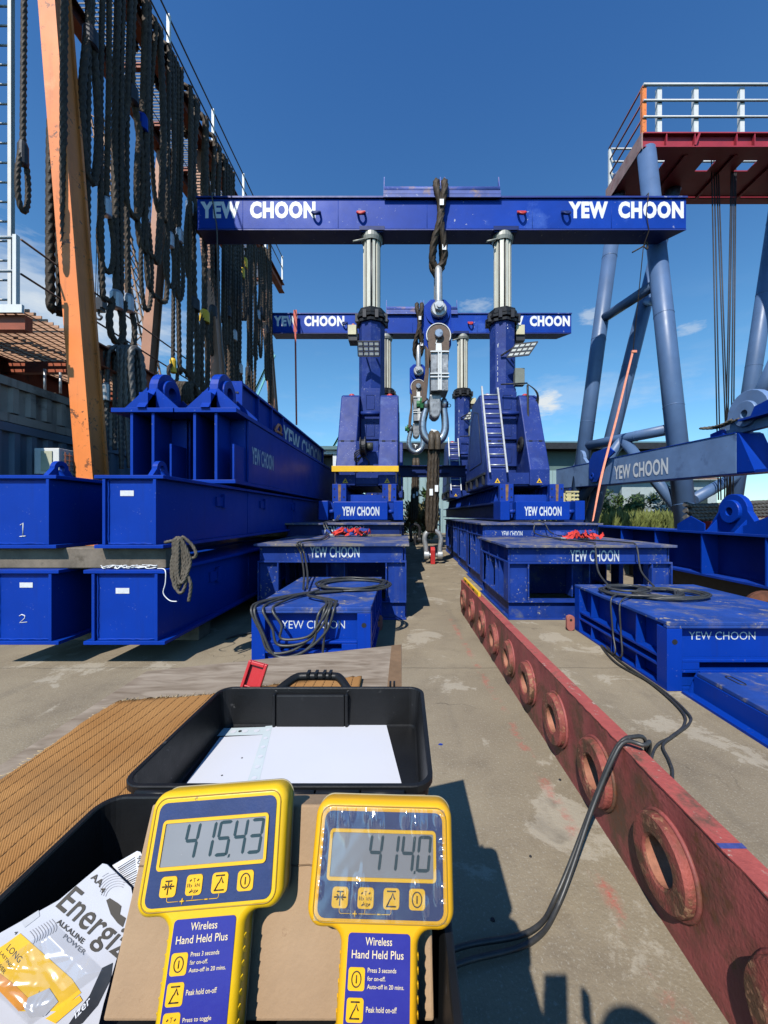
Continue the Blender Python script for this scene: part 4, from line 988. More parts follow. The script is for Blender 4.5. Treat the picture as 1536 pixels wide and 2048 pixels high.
    if reel:
        mb = MB(); mb.box(xc - .299, xc + .299, y0 + .22, y0 + .27, 2.65, 3.52); mb.build('front_panel', m, t)
        mb = MB(); mb.lathe((xc - .17, y0 - .0, 3.33), (1, 0, .02), [(0, .10), (0, .25), (.03, .26), (.035, .19), (.12, .19), (.125, .26), (.155, .26), (.16, .10), (0, .1)], 22); mb.build('hose_reel', M['dark'], t)
        mb = MB(); mb.cyl((xc + .0, y0, 3.33), (xc + .17, y0, 3.33), .11, n=14); mb.cyl((xc + .05, y0, 3.33), (xc + .05, y0 + .24, 3.33), .05, n=8); mb.build('reel_motor', mat('olive_motor', (.06, .06, .045), .5), t)
        mb = MB()
        for k in range(3): mb.tube(smooth_path([(xc - .18, y0 - .02, 3.25 - k * .05), (xc - .32, y0 - .02, 3.15 - k * .07), (xc - .26, y0 + .05, 3.02 - k * .05), (xc - .12, y0 + .1, 3.08), (xc + .05, y0 + .15, 2.95), (xc + .0, y0 + .2, 2.8)], 5), .016, 6)
        mb.build('hose', M['black'], t)
        mb = MB(); mb.box(xc - .89, xc + .86, y0 - .25, y0 - .17, 2.63, 2.785); mb.build('bumper_bar', M['yellow'], t, bevel=.006)
        mb = MB()
        for x in (-.82, .78): mb.box(xc + x, xc + x + .03, y0 - .23, y0 - .20, 2.34, 2.629); mb.box(xc + x - .02, xc + x + .05, y0 - .169, y0, 2.66, 2.72)
        mb.build('bumper_bracket', M['dark'], t)
    return t
jack('left front gantry jack numbered 1 with yellow bumper bar and hose reel', -1.0, 10.3, '1', False, 10.15, True)
jack('right front gantry jack numbered 2 with a silver ladder on its leg', 3.07, 10.3, '2', True, 10.15, False)
jack('left rear gantry jack, mostly hidden behind the numbered 1 jack', -.9, 17.7, '3', False, 10.5, False)
jack('right rear gantry jack seen small between the shackle chain and the ladder', 2.95, 17.7, '4', True, 10.5, False)
t = thing('tie_beam', 'dark blue horizontal beam joining left and right jack bases at the back', 'steel beam', (1, 14.2, 3.0))
mb = MB(); mb.ibeam((-.19, 14.4, 2.92), (2.3, 14.4, 2.92), .42, .3, .03, .03)
for x in (.3, 1.2): mb.box(x, x + .5, 14.27, 14.29, 3.06, 3.18)
mb.build('body', M['track_dark'], t)

# ================================================================== HEADER BEAMS
def header(label, dx, yf, dz):
    x0, x1 = -6.28 + dx, 8.57 + dx; z0, z1 = 10.15 + dz, 11.16 + dz; yr = yf + .6; m = M['blue_header']
    t = thing('header_beam', label, 'header beam', ((x0 + x1) / 2, yf + .3, z0), 'gantry header beams')
    mb = MB(); mb.hexa([(x0, yf, z0 + .035), (x1, yf, z0 + .035), (x1 - .5, yr, z0 + .035), (x0, yr, z0 + .035), (x0, yf, z1 - .05), (x1, yf, z1 - .05), (x1 - .5, yr, z1 - .05), (x0, yr, z1 - .05)]); mb.build('box_section', m, t)
    mb = MB(); mb.hexa([(x0 - .02, yf - .05, z1 - .049), (x1 + .02, yf - .05, z1 - .049), (x1 - .45, yr + .05, z1 - .049), (x0 - .02, yr + .05, z1 - .049), (x0 - .02, yf - .05, z1), (x1 + .02, yf - .05, z1), (x1 - .45, yr + .05, z1), (x0 - .02, yr + .05, z1)])
    mb.hexa([(x0, yf - .015, z0), (x1, yf - .015, z0), (x1 - .5, yr + .01, z0), (x0, yr + .01, z0), (x0, yf - .015, z0 + .034), (x1, yf - .015, z0 + .034), (x1 - .5, yr + .01, z0 + .034), (x0, yr + .01, z0 + .034)]); mb.build('flange', mat('header_flange_paint' + label[:5], (.014, .036, .24), .5, var=.25, scale=1.2, chips=((.3, .34, .5), .25, 7)), t)
    sx0, sx1 = -.62 + dx, 2.92 + dx
    mb = MB(); mb.box(sx0, sx1, yf - .12, yr + .12, z1 + .005, z1 + .11); mb.box(sx0, sx1, yf - .115, yf - .08, z1 - .09, z1 + .004); mb.box(sx0 + .03, sx1 - .03, yf + .05, yr - .05, z1 + .11, z1 + .36); mb.cyl((sx0 + .02, yf + .02, z1 + .2), (sx1 - .02, yf + .02, z1 + .2), .11, n=14); sd_ = mb.build('saddle', M['blue_saddle'], t)
    mb = MB()
    for x in (sx0, 1.1 + dx, 1.24 + dx, sx1 - .03): mb.prism([(x, yf - .05, z1 + .1), (x, yf + .25, z1 + .1), (x, yf + .12, z1 + .72)], (.03, 0, 0))
    mb.build('rope_guide', M['blue_saddle'], t)
    for x, c_ in ((-1.30, 'red'), (3.56, 'red'), (-2.66, 'track_dark'), (4.90, 'track_dark')):
        mb = MB(); X = x + dx; zc = z0 + .48
        mb.tube(smooth_path([(X - .1, yf - .01, zc + .05), (X - .1, yf - .12, zc - .03), (X, yf - .16, zc - .1), (X + .1, yf - .12, zc - .03), (X + .1, yf - .01, zc + .05)], 5), .035, 8); mb.box(X - .13, X + .13, yf - .03, yf - .001, zc + .02, zc + .1)
        mb.build('pad_eye', M[c_], t)
    mb = MB()
    for x in (-.97, 3.10): mb.box(x + dx - .38, x + dx + .38, yf - .025, yf - .016, z0 - .0, z0 + .12); mb.box(x + dx - .34, x + dx + .34, yf + .02, yr - .02, z0 - .04, z0 - .001)
    mb.build('jack_seat', M['track_dark'], t)
    mb = MB()
    for x in (-4.9, -2.0, .7, 3.9, 6.3): mb.tube([(x + dx, yf - .001, z0 + .04), (x + dx, yf - .001, z1 - .05)], .007, 5)
    mb.tube([(x0 + .02, yf - .002, z0 + .05), (x1 - .02, yf - .002, z0 + .05)], .012, 5); mb.build('seam_weld', m, t)
    for xa in (-6.19, 5.0): txt('YEW  CHOON', t, 'lettering', (xa + dx, yf, z0 + .36), (1, 0, 0), (0, 0, 1), 3.50, .52, M['white_txt'], bold=.055)
    return t
header('front blue header beam with white lettering at both ends and scraped saddle', 0, 11.7, 0)
header('rear blue header beam lower in view behind the hanging load chain', -.27, 19.1, .35)
t = thing('tie_string', 'thin string tied round the right end of the front header beam, strap hanging from it', 'string', at(1288, 400, 11.6))
mb = MB(); a = at(1297, 396, 11.6); b = at(1287, 492, 11.95); c = at(1266, 703, 11.4)
mb.tube([Vector((a.x, 12.4, 11.2)), Vector((a.x, 11.6, 11.2)), Vector((a.x - .05, 11.62, 10.6)), Vector((b.x, 11.68, 10.13)), b, c], .014, 5); mb.tube(smooth_path([b + Vector((-.35, 0, -.2)), b, b + Vector((.1, 0, .12)), b + Vector((.12, 0, -.1)), b], 4), .022, 5)
mb.build('cord', M['rope'], t)
t = thing('hanging_strap', 'long pale orange webbing strap hanging in front of the blue grey lifting beam', 'strap', c)
mb = MB(); p1 = at(1205, 945, 10.2); p2 = at(1186, 1042, 9.0)
pts = resample(smooth_path([c, at(1252, 760, 11.2), at(1233, 838, 10.8), p1, p2], 6), .1); R_ = .030
vs = []; fs = []
for i, p in enumerate(pts):
    wd = R_ * (1 - .55 * max(0, (i / len(pts) - .7) / .3)); vs += [p + Vector((-wd, .0, -.01)), p + Vector((wd, 0, .01)), p + Vector((wd, .02, .01)), p + Vector((-wd, .02, -.01))]
for i in range(len(pts) - 1):
    o = i * 4; fs += [(o + k, o + (k + 1) % 4, o + 4 + (k + 1) % 4, o + 4 + k) for k in range(4)]
mb.add(vs, fs); mb.box(c.x - .04, c.x + .1, c.y - .03, c.y + .03, c.z - .04, c.z + .03); mb.build('strap', M['strap'], t)
a = at(591, 625, 18.9); t = thing('hanging_strap', 'thin pale red strap hanging from the left end of the rear header beam', 'strap', a)
mb = MB(); b = at(593, 850, 18.6); mb.beam(a + Vector((0, -.05, .1)), a + Vector((.02, -.1, -1.0)), .02, .16, (1, 0, 0)); mb.beam(a + Vector((.02, -.1, -1.0)), b, .02, .08, (1, 0, 0)); mb.build('strap', mat('pale_red_webbing', (.62, .12, .08), .7), t)
t = thing('tie_rope', 'thin grey rope tied round the left end of the front header beam', 'rope', at(428, 400, 11.6))
mb = MB(); a = at(424, 388, 11.6); mb.tube(smooth_path([Vector((a.x, 11.9, 11.22)), Vector((a.x, 11.6, 11.2)), Vector((a.x + .06, 11.63, 10.6)), Vector((a.x + .12, 11.66, 10.13)), at(436, 560, 11.8), at(445, 700, 11.7), at(462, 800, 11.6)], 4), .02, 6); mb.build('cord', M['rope_grey'], t)
# ================================================================== TEST RIG (load chain) HANGING IN THE CENTRE
YR = 12.0
def pxm(px, py, Y=YR): return at(px, py, Y)
def sheave_bow(mb, c, half_w, legz, topz, r, plane, n=10, flare=0.0):
    "shackle bow in the plane spanned by `plane` (unit) and Z: legs start at legz, crown at topz"
    u = Vector(plane); s_ = 1 if topz > legz else -1; h = abs(topz - legz)
    pts = []
    for k, (a, b) in enumerate(((-1, 0), (-1.02, .22), (-1.0 - flare, .50), (-.86 - flare, .76), (-.48, .95), (0, 1.0), (.48, .95), (.86 + flare, .76), (1.0 + flare, .50), (1.02, .22), (1, 0))):
        pts.append(Vector(c) + u * a * half_w + Vector((0, 0, legz - c[2] + s_ * b * h)))
    return mb.tube(smooth_path(pts, 4), r, 14)
things_rig = []
# upper grommet sling over the saddle
t = thing('grommet_sling', 'thick wire rope grommet over the front header saddle carrying the load chain', 'wire rope sling', (1.1, 12, 9)); things_rig.append(t)
mb = MB()
tp = at(880, 374, 11.5)
for s_, (xa, xb) in ((-1, (1.16, .93)), (1, (1.14, 1.17))):
    xt = 1.10 + s_ * .12
    fr = [Vector((1.02 - s_ * .10, 11.96, 9.0)), Vector((1.05 + s_ * .17, 11.84, 9.3)), Vector((1.06 + s_ * .16, 11.70, 9.75)), Vector((1.09 + s_ * .02, 11.56, 10.3)), Vector((1.12 + s_ * .03, 11.55, 10.8)), Vector((xt, 11.50, 11.25)), Vector((xt, 11.62, 11.55)), Vector((xt, 12, 11.66)), Vector((xt, 12.38, 11.55)), Vector((xt, 12.48, 11.25)), Vector((xt, 12.45, 10.2)), Vector((1.05 + s_ * .16, 12.2, 9.4)), Vector((1.02, 12.02, 8.98))]
    rope(mb, fr, .095, sm=8, pitch=1.4)
mb.build('rope', M['rope'], t)
mb = MB()
for x, y, z in ((1.02, 11.52, 11.28), (1.12, 11.44, 10.78), (1.22, 11.68, 9.62)): mb.box(x - .06, x + .06, y - .03, y + .02, z - .09, z + .09)
mb.build('tape_mark', M['white_txt'], t)
# upper shackle (bow edge on)
t = thing('bow_shackle', 'grey bow shackle seen edge on under the front grommet with a big nut', 'shackle', (1.06, YR, 7.4)); things_rig.append(t)
mb = MB(); cx_ = 1.06; zp = 7.77
sheave_bow(mb, (cx_, YR, zp), .24, zp, 9.14, .115, (0, 1, 0))
for s_ in (-1, 1): mb.lathe((cx_, YR + s_ * .185, zp - .02), (0, s_, 0), [(0, .05), (0, .23), (.03, .245), (.14, .245), (.18, .21), (.18, .05)], 26)
mb.build('bow', M['steel'], t)
mb = MB(); mb.cyl((cx_, YR - .52, zp + .02), (cx_, YR + .42, zp + .02), .085, n=18)
mb.lathe((cx_, YR - .366, zp + .02), (0, -1, 0), [(0, .06), (0, .165), (.09, .165), (.11, .145), (.11, .06)], 6); mb.build('pin', M['steel'], t)
# blue link plate
t = thing('link_plate', 'bright blue octagonal link plate between the upper shackle and the load cell', 'link plate', (1.04, YR, 6.5)); things_rig.append(t)
cxp = pxm(874.5, 0).x; x0, x1 = pxm(848, 0).x, pxm(901.5, 0).x; z1, z0 = pxm(0, 603).z, pxm(0, 706).z; ch = .19
pl = [(x0 + ch, z1), (x1 - ch, z1), (x1, z1 - ch), (x1, z0 + ch), (x1 - ch, z0), (x0 + ch, z0), (x0, z0 + ch), (x0, z1 - ch)]
mb = MB(); mb.prism([(x, YR - .12, z) for x, z in pl], (0, .24, 0)); mb.build('plate', M['blue'], t, bevel=.012)
mb = MB()
for zc in (zp - .05,): 
    for s_ in (-1, 1): mb.lathe((cxp, YR + s_ * .121, zc), (0, s_, 0), [(0, .05), (0, .37), (.05, .37), (.05, .05)], 30)
mb.build('boss', M['blue'], t)
# load cell: teardrop cheek plates, pin, body
t = thing('load_cell', 'silver load cell with brown teardrop cheek plates and white painted ribs', 'load cell', (1.05, YR, 5.2)); things_rig.append(t)
c = pxm(875.5, 680); R = .375
def tear(y, th):
    mb = MB(); pts = []
    for k in range(17):
        a = radians(-28 + 236 * k / 16); pts.append((c.x + cos(a) * R, y, c.z + sin(a) * R))
    pts += [(pxm(859, 0).x, y, pxm(0, 716).z - .2), (pxm(895, 0).x, y, pxm(0, 716).z - .2)]
    mb.prism(pts, (0, th, 0)); return mb
mb = tear(YR - .30, .10); mb.build('cheek_plate', M['link_side'], t, bevel=.008)
mb = tear(YR + .2, .10); mb.build('cheek_plate', M['link_side'], t, bevel=.008)
mb = MB(); pts = []
for k in range(21):
    a = radians(-28 + 236 * k / 20); pts.append((c.x + cos(a) * (R - .01), YR - .305, c.z + sin(a) * (R - .01)))
mb.tube(pts, .018, 6); mb.build('paint_edge', M['white_paint'], t)
mb = MB(); mb.lathe((c.x, YR - .42, c.z + .03), (0, 1, 0), [(0, .001), (0, .115), (.02, .13), (.85, .13), (.85, .001)], 22); mb.build('pin', M['chrome'], t)
mb = MB(); mb.beam((c.x - .05, YR - .312, c.z - .12), (c.x - .09, YR - .312, c.z - .26), .03, .02)
mb.hexa([(c.x - .1, YR - .36, c.z - .62), (c.x + .1, YR - .36, c.z - .62), (c.x + .1, YR - .301, c.z - .62), (c.x - .1, YR - .301, c.z - .62), (c.x - .08, YR - .34, c.z - .25), (c.x + .08, YR - .34, c.z - .25), (c.x + .08, YR - .301, c.z - .25), (c.x - .08, YR - .301, c.z - .25)])
mb.build('paint_edge', M['white_paint'], t)
bx0, bx1, bz1, bz0 = pxm(860, 0).x, pxm(893.5, 0).x, pxm(0, 712).z, pxm(0, 790).z; yb_ = YR - .42
mb = MB(); mb.box(bx0, bx1, yb_, YR + .3, bz0, bz1); mb.build('body', M['load_cell'], t, bevel=.012)
mb = MB(); xm = (bx0 + bx1) / 2; zm = bz0 + (bz1 - bz0) * .40
for x in (xm - .055, xm + .03): mb.box(x, x + .032, yb_ - .045, yb_ - .001, bz0 + .01, bz1 - .01)
for z in (bz1 - .07, zm, zm - .10): mb.box(bx0 - .02, bx1 + .02, yb_ - .05, yb_ - .002, z, z + .035)
mb.build('body_rib', M['white_paint'], t)
mb = MB(); mb.box(xm - .022, xm + .029, yb_ - .02, yb_ - .0015, bz0 + .02, bz1 - .02); mb.build('paint_strip', M['white_paint'], t)
mb = MB(); mb.box(xm + .13, xm + .145, yb_ - .006, yb_ - .001, zm + .22, zm + .36); mb.box(xm + .18, xm + .195, yb_ - .006, yb_ - .001, zm + .22, zm + .36); mb.box(xm + .13, xm + .195, yb_ - .006, yb_ - .001, zm + .28, zm + .295); mb.build('chalk_mark', M['sticker'], t)
# twisted side cheek running down to the lower shackle
mb = MB(); a0, a1 = pxm(851, 700), pxm(845, 806)
mb.prism([pxm(851, 690, YR - .30), pxm(858, 700, YR - .34), pxm(858, 745, YR - .3), pxm(853, 800, YR - .22), pxm(843, 806, YR - .2), pxm(846, 770, YR - .22), pxm(852, 735, YR - .25)], (0, .5, 0)); mb.build('cheek_plate', M['link_side'], t, bevel=.01)
# wedge link inside the lower shackle
mb = MB(); mb.prism([pxm(859, 788, YR - .25), pxm(882, 788, YR - .25), pxm(883, 818, YR - .25), pxm(880, 831, YR - .25), pxm(873, 836, YR - .25), pxm(866, 836, YR - .25), pxm(860, 829, YR - .25)], (0, .5, 0)); mb.build('eye_block', M['load_cell'], t, bevel=.05)
# lower big shackle
t = thing('bow_shackle', 'big shiny bow shackle with green pin nut under the front load cell', 'shackle', (1.05, YR, 3.6)); things_rig.append(t)
mb = MB(); xl, xr = pxm(851.5, 0).x, pxm(888, 0).x; ctr = pxm(868.5, 812)
pts = [pxm(852, 803), pxm(851, 820), pxm(846, 842), pxm(846, 862), pxm(853, 877), pxm(868, 885), pxm(883, 877), pxm(890, 860), pxm(890, 840), pxm(888, 820), pxm(888, 803)]
rr_ = []
sp_ = smooth_path(pts, 5)
for k in range(len(sp_)):
    a = abs(k / (len(sp_) - 1) - .5) * 2; rr_.append(.105 + .03 * (1 - a))
mb.tube(sp_, rr_, 16)
for X, s_ in ((xl, -1), (xr, 1)): mb.lathe((X - .105, YR, pxm(0, 808).z), (1, 0, 0), [(0, .02), (.008, .09), (.035, .16), (.075, .19), (.135, .19), (.175, .16), (.202, .09), (.21, .02)], 22)
mb.build('bow', M['chrome'], t)
mb = MB(); z = pxm(0, 809).z; mb.cyl((pxm(836, 0).x, YR, z), (pxm(896, 0).x, YR, z), .10, n=14); mb.tube([Vector((pxm(898, 0).x + cos(a_) * .05, YR - .05, pxm(0, 812).z + sin(a_) * .05)) for a_ in [k * pi / 5 for k in range(10)]], .012, 5, closed=True); mb.build('pin', M['dark'], t)
mb = MB(); mb.lathe((pxm(840, 0).x, YR, z), (1, 0, 0), [(0, .1), (0, .2), (.10, .2), (.10, .1)], 6); mb.lathe((pxm(833, 0).x, YR, z), (1, 0, 0), [(0, .06), (0, .12), (.10, .12), (.10, .06)], 8); mb.build('nut', M['green'], t)
# lower wire rope sling
t = thing('grommet_sling', 'thick bundle of wire rope between the big shackle and the ground shackle, front', 'wire rope sling', (.95, YR, .7)); things_rig.append(t)
mb = MB()
top = pxm(868, 880); bot = pxm(862, 1062, 11.9)
for k, (xo, yo) in enumerate(((-.13, -.10), (-.03, -.15), (.07, -.13), (.14, -.05), (-.12, .1), (.08, .1))):
    rope(mb, [bot + Vector((xo * .7, yo * .8, -.02)), bot.lerp(top, .15) + Vector((xo * 1.05, yo, 0)), bot.lerp(top, .5) + Vector((xo, yo, 0)), bot.lerp(top, .85) + Vector((xo * .85, yo, 0)), top + Vector((xo * .9, yo * 1.5, .06)), top + Vector((xo * .8, -yo * .2, .16))], .062, sm=8, pitch=1.5)
mb.build('rope', M['rope'], t)
mb = MB()
for xo in (-.09, .10):
    p = [top + Vector((xo, -.22, -.34)), top + Vector((xo, -.24, -.1)), top + Vector((xo * .9, -.19, .09)), top + Vector((xo * .8, 0, .2)), top + Vector((xo * .8, .2, .05)), top + Vector((xo, .22, -.2))]
    mb.tube(smooth_path(p, 6), .095, 10)
mb.build('served_eye', mat('served_eye_wrap', (.075, .055, .035), .6, var=.4, scale=20), t)
mb = MB(); 
for q_ in (.42, .46): p = bot.lerp(top, q_); mb.box(p.x - .10 + (q_ - .42) * 4, p.x + (q_ - .42) * 4, p.y - .235, p.y - .22, p.z - .10, p.z + .1)
mb.build('tape_mark', M['white_txt'], t)
t = thing('eye_bolt', 'small white bolt sitting on the served rope eyes in the big front shackle', 'bolt', top + Vector((0, 0, .2))); things_rig.append(t)
mb = MB(); p = pxm(867.5, 866, YR - .1); mb.cyl(p + Vector((0, 0, -.12)), p + Vector((0, 0, .08)), .028, n=10); mb.beam(p + Vector((-.09, 0, .1)), p + Vector((.09, 0, .06)), .05, .05); mb.build('shank', M['white_paint'], t)
# ground shackle with red anchor plate
t = thing('bow_shackle', 'dull grey bow shackle at the ground, its pin through a red anchor plate', 'shackle', (.9, 11.9, .2)); things_rig.append(t)
Yg_ = 11.85; pts = [pxm(853, 1110, Yg_), pxm(852, 1096, Yg_), pxm(849, 1078, Yg_), pxm(853, 1066, Yg_), pxm(865, 1060, Yg_), pxm(877, 1066, Yg_), pxm(882, 1078, Yg_), pxm(880, 1096, Yg_), pxm(880, 1110, Yg_)]
mb = MB(); mb.tube(smooth_path(pts, 5), .075, 12)
for px in (853, 880): p = pxm(px, 1110, Yg_); mb.lathe(p + Vector((-.07, 0, 0)), (1, 0, 0), [(0, .03), (0, .13), (.14, .13), (.14, .03)], 16)
mb.cyl(pxm(848, 1110, Yg_), pxm(886, 1110, Yg_), .065, n=12)
mb.build('bow', M['steel'], t)
t = thing('anchor_plate', 'upright red steel anchor plate on the ground inside the grey ground shackle', 'anchor plate', (.9, 11.8, 0)); things_rig.append(t)
mb = MB(); a, b = pxm(861, 1094, Yg_), pxm(869.5, 1094, Yg_); mb.prism([(a.x, 11.7, 0), (a.x, 12.05, 0), (a.x, 12.05, a.z - .08), (a.x, 11.95, a.z), (a.x, 11.78, a.z), (a.x, 11.7, a.z - .08)], (b.x - a.x, 0, 0)); mb.build('plate', M['red'], t, bevel=.01)
# rear chain: the same things under the rear header
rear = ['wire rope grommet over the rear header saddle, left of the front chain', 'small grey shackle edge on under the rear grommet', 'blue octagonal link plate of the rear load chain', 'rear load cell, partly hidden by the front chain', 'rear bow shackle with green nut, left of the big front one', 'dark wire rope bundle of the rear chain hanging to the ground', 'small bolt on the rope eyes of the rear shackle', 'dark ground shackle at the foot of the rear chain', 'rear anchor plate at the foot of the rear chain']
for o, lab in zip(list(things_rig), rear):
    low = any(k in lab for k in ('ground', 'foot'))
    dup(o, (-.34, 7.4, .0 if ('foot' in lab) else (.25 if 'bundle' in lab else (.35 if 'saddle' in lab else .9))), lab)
# rear ground shackle and anchor plate: the stack's shade painted in as dark colour
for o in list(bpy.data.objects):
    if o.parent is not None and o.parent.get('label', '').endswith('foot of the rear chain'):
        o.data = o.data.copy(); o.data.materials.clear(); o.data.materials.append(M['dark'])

# ================================================================== RIGHT: BLUE TOWER WITH RED PLATFORM
t = thing('derrick_tower', 'tall grey blue tubular tower carrying a red platform with white railings', 'tower', (9.5, 13, 0))
def pipe(a, b, r, name='leg', m='tower_grey'):
    mb = MB(); mb.cyl(a, b, r, n=28); a_, b_ = Vector(a), Vector(b); n_ = int((b_ - a_).length // 3.1)
    for k in range(1, n_ + 1): p_ = a_.lerp(b_, k / (n_ + .6)); d_ = (b_ - a_).normalized(); mb.lathe(p_, d_, [(0, r * .98), (.008, r + .007), (.026, r + .007), (.034, r * .98)], 28)
    return mb.build(name, M[m], t)
Yf, Yb = 13.0, 14.9; pz = 14.3
A1, B1 = Vector((8.25, Yf + .1, pz - .45)), Vector((8.12, 11.0, 0))
B1.x = at(1381, 1100, 11).x
pipe(A1, B1, .28)
A2, B2 = at(1241, 350, Yb), at(1140, 1115, Yb); B2.z = 0; pipe(A2, B2, .265)
A3, B3 = at(1366, 300, Yb - .2), at(1190, 1010, Yb - .2); B3 = A3 + (B3 - A3) * ((A3.z) / (A3.z - B3.z)); pipe(A3, B3, .26)
A4, B4 = at(1572, 300, Yb), at(1468, 1000, Yb); B4 = A4 + (B4 - A4) * (A4.z / (A4.z - B4.z)); pipe(A4, B4, .27)
pipe(Vector((13.0, Yf + .1, pz - .45)), Vector((14.6, 11, 0)), .28)
def on(a, b, py): # point on a leg at pixel row py
    lo, hi = 0.0, 1.0
    f_ = lambda q_: CY - (a.lerp(b, q_).z - EYE) / a.lerp(b, q_).y * F
    for _ in range(40):
        mid = (lo + hi) / 2
        if f_(mid) < py: lo = mid
        else: hi = mid
    return a.lerp(b, lo)
pipe(on(A2, B2, 640), on(A1, B1, 562), .17, 'brace'); pipe(on(A1, B1, 603), on(A3, B3, 603), .14, 'brace')
pipe(on(A2, B2, 893), on(A1, B1, 856), .17, 'brace'); m_ = on(A2, B2, 893).lerp(on(A1, B1, 856), .48)
pipe(m_, on(A1, B1, 1035), .17, 'brace'); pipe(m_, on(A2, B2, 1010), .17, 'brace'); pipe(on(A4, B4, 950), at(1385, 1000, 13.5), .2, 'brace'); pipe(on(A4, B4, 930), at(1600, 880, 13.5), .2, 'brace')
pipe(at(1560, 700, 13.5), on(A4, B4, 850), .2, 'brace')
MB().cyl(at(1255, 383, 14.9), at(1600, 384, 14.9), .05, n=8).build('stay_rod', M['tower_grey'], t)
px0, px1 = 8.02, 15.5
mb = MB()
mb.ibeam((px0, Yf, pz - .5), (px1, Yf, pz - .5), .5, .28, .04, .03); mb.ibeam((px0, Yb + .2, pz - .5), (px1, Yb + .2, pz - .5), .5, .28, .04, .03)
mb.ibeam((px0 + .1, Yf + .15, pz - .495), (px0 + .1, Yb + .05, pz - .495), .49, .2, .04, .03)
x = px0 + .75
k = 0
while x < px1: mb.box(x, x + .03, Yf - .13, Yf - .02, pz - .458, pz - .042); x += (.95, 1.4, .6)[k % 3]; k += 1
mb.beam((px0 + 1.7, Yf - .1, pz - .45), (px0 + 1.85, Yf - .1, pz - .05), .12, .06)
for x in (9.6, 11.3, 12.9): mb.box(x, x + .1, Yf + .15, Yb + .05, pz - .52, pz - .4405)
mb.build('platform_frame', M['red_deck'], t)
mb = MB()
for xa, xb in ((px0 + .2, 8.62), (9.12, 10.45), (10.9, 11.85), (12.35, px1)): mb.box(xa, xb, Yf + .15, Yb + .05, pz - .44, pz - .40)
for xa, xb in ((8.62, 9.12), (10.45, 10.9), (11.85, 12.35)): mb.box(xa, xb, Yf + .15, Yf + .42, pz - .44, pz - .40); mb.box(xa, xb, Yf + .85, Yb + .05, pz - .44, pz - .40)
mb.build('platform_deck', M['red_deck'], t)
mb = MB(); mb.box(px0 - .06, px0 - .02, Yf - .1, Yb + .3, pz - .52, pz + .02); mb.build('edge_plate', mat('weathered_pink_edge', (.36, .22, .19), .7, var=.3, stain=((.3, .04, .04), .4, 3)), t)
hr = pz + .02
posts = [px0 + .5, 9.75, 11.3, 12.9, 14.4]
for x in posts: MB().box(x, x + .15, Yf - .06, Yf + .06, hr, hr + 1.55).build('railing_post', M['white_paint'], t)
MB().box(px0 - .02, px0 + .1, Yb + .1, Yb + .2, hr, hr + 1.45).build('railing_post', M['white_paint'], t)
mb = MB(); mb.box(px0 - .02, px0 + .12, Yf - .08, Yf + .04, hr, hr + 1.6); mb.build('corner_post', M['orange'], t)
mb = MB()
for z, r in ((1.6, .045), (1.07, .035), (.52, .035)): mb.cyl((px0, Yf - .1, hr + z), (px1, Yf - .1, hr + z), r, n=8)
for z in (1.5, 1.0, .5): mb.cyl((px0 + .05, Yb + .16, hr + z), (px1, Yb + .16, hr + z), .035, n=8)
mb.build('rail', M['white_paint'], t)
mb = MB()
for z in (1.55, 1.05, .5): mb.cyl((px0, Yf - .1, hr + z), (px0 + .02, Yb + .2, hr + z), .03, n=7)
mb.build('side_rail', M['orange_dark'], t)
t = thing('hoist_ropes', 'set of thin dark hoist ropes hanging from the red platform', 'hoist ropes', at(1450, 600, 13.9))
mb = MB()
for k, (a, b) in enumerate(((1423, 1437), (1428, 1442), (1432, 1456), (1436, 1460), (1463, 1449), (1466, 1453), (1469, 1461), (1472, 1466))):
    mb.cyl(at(a, 320, 13.9), at(b, 1000, 13.6), .022, n=6)
mb.build('rope', M['dark'], t)

# ================================================================== RIGHT: SPREADER ON STANDS
t = thing('spreader_beam', 'big faded blue grey spreader beam with white lettering, raised at the right', 'spreader beam', (6.7, 11, 2.3))
def bx(xa, xb, y0, y1, za, zb, zc, zd): # box rising with depth
    return [(xa, y0, za), (xb, y0, za), (xb, y1, zc), (xa, y1, zc), (xa, y0, zb), (xb, y0, zb), (xb, y1, zd), (xa, y1, zd)]
mb = MB(); mb.hexa(bx(6.56, 7.05, 7.6, 16.6, 2.32, 3.12, 2.64, 3.44)); mb.build('box_section', M['blue_grey'], t, bevel=.01)
mb = MB(); mb.hexa(bx(6.55, 7.06, 7.62, 16.62, 3.121, 3.14, 3.441, 3.46)); mb.hexa(bx(6.57, 7.06, 5.6, 16.62, 2.24, 2.30, 2.62, 2.638)); mb.build('flange', M['blue_worn'], t)
mb = MB(); mb.hexa([(6.56, 7.2, 2.32), (7.05, 7.2, 2.32), (7.05, 7.59, 2.34), (6.56, 7.59, 2.34), (6.56, 7.55, 3.1), (7.05, 7.55, 3.1), (7.05, 7.59, 3.12), (6.56, 7.59, 3.12)]); mb.build('end_plate', M['blue'], t)
mb = MB(); mb.box(6.8, 6.84, 5.5, 7.19, 2.31, 3.3); mb.box(6.5, 7.1, 5.5, 7.5, 3.32, 3.36); mb.build('end_web', M['blue_worn'], t)
mb = MB(); lug_plate(mb, 6.75, 7.5, 3.13, .46, .80, .14, .08); lug_plate(mb, 6.8, 14.8, 3.38, .35, .6, .12, .08); mb.build('lifting_lug', M['blue_grey'], t, bevel=.01)
mb = MB(); mb.washer((6.679, 7.5, 3.13 + .34), (-1, 0, 0), .25, .08, .06); mb.build('lug_boss', M['blue_grey'], t)
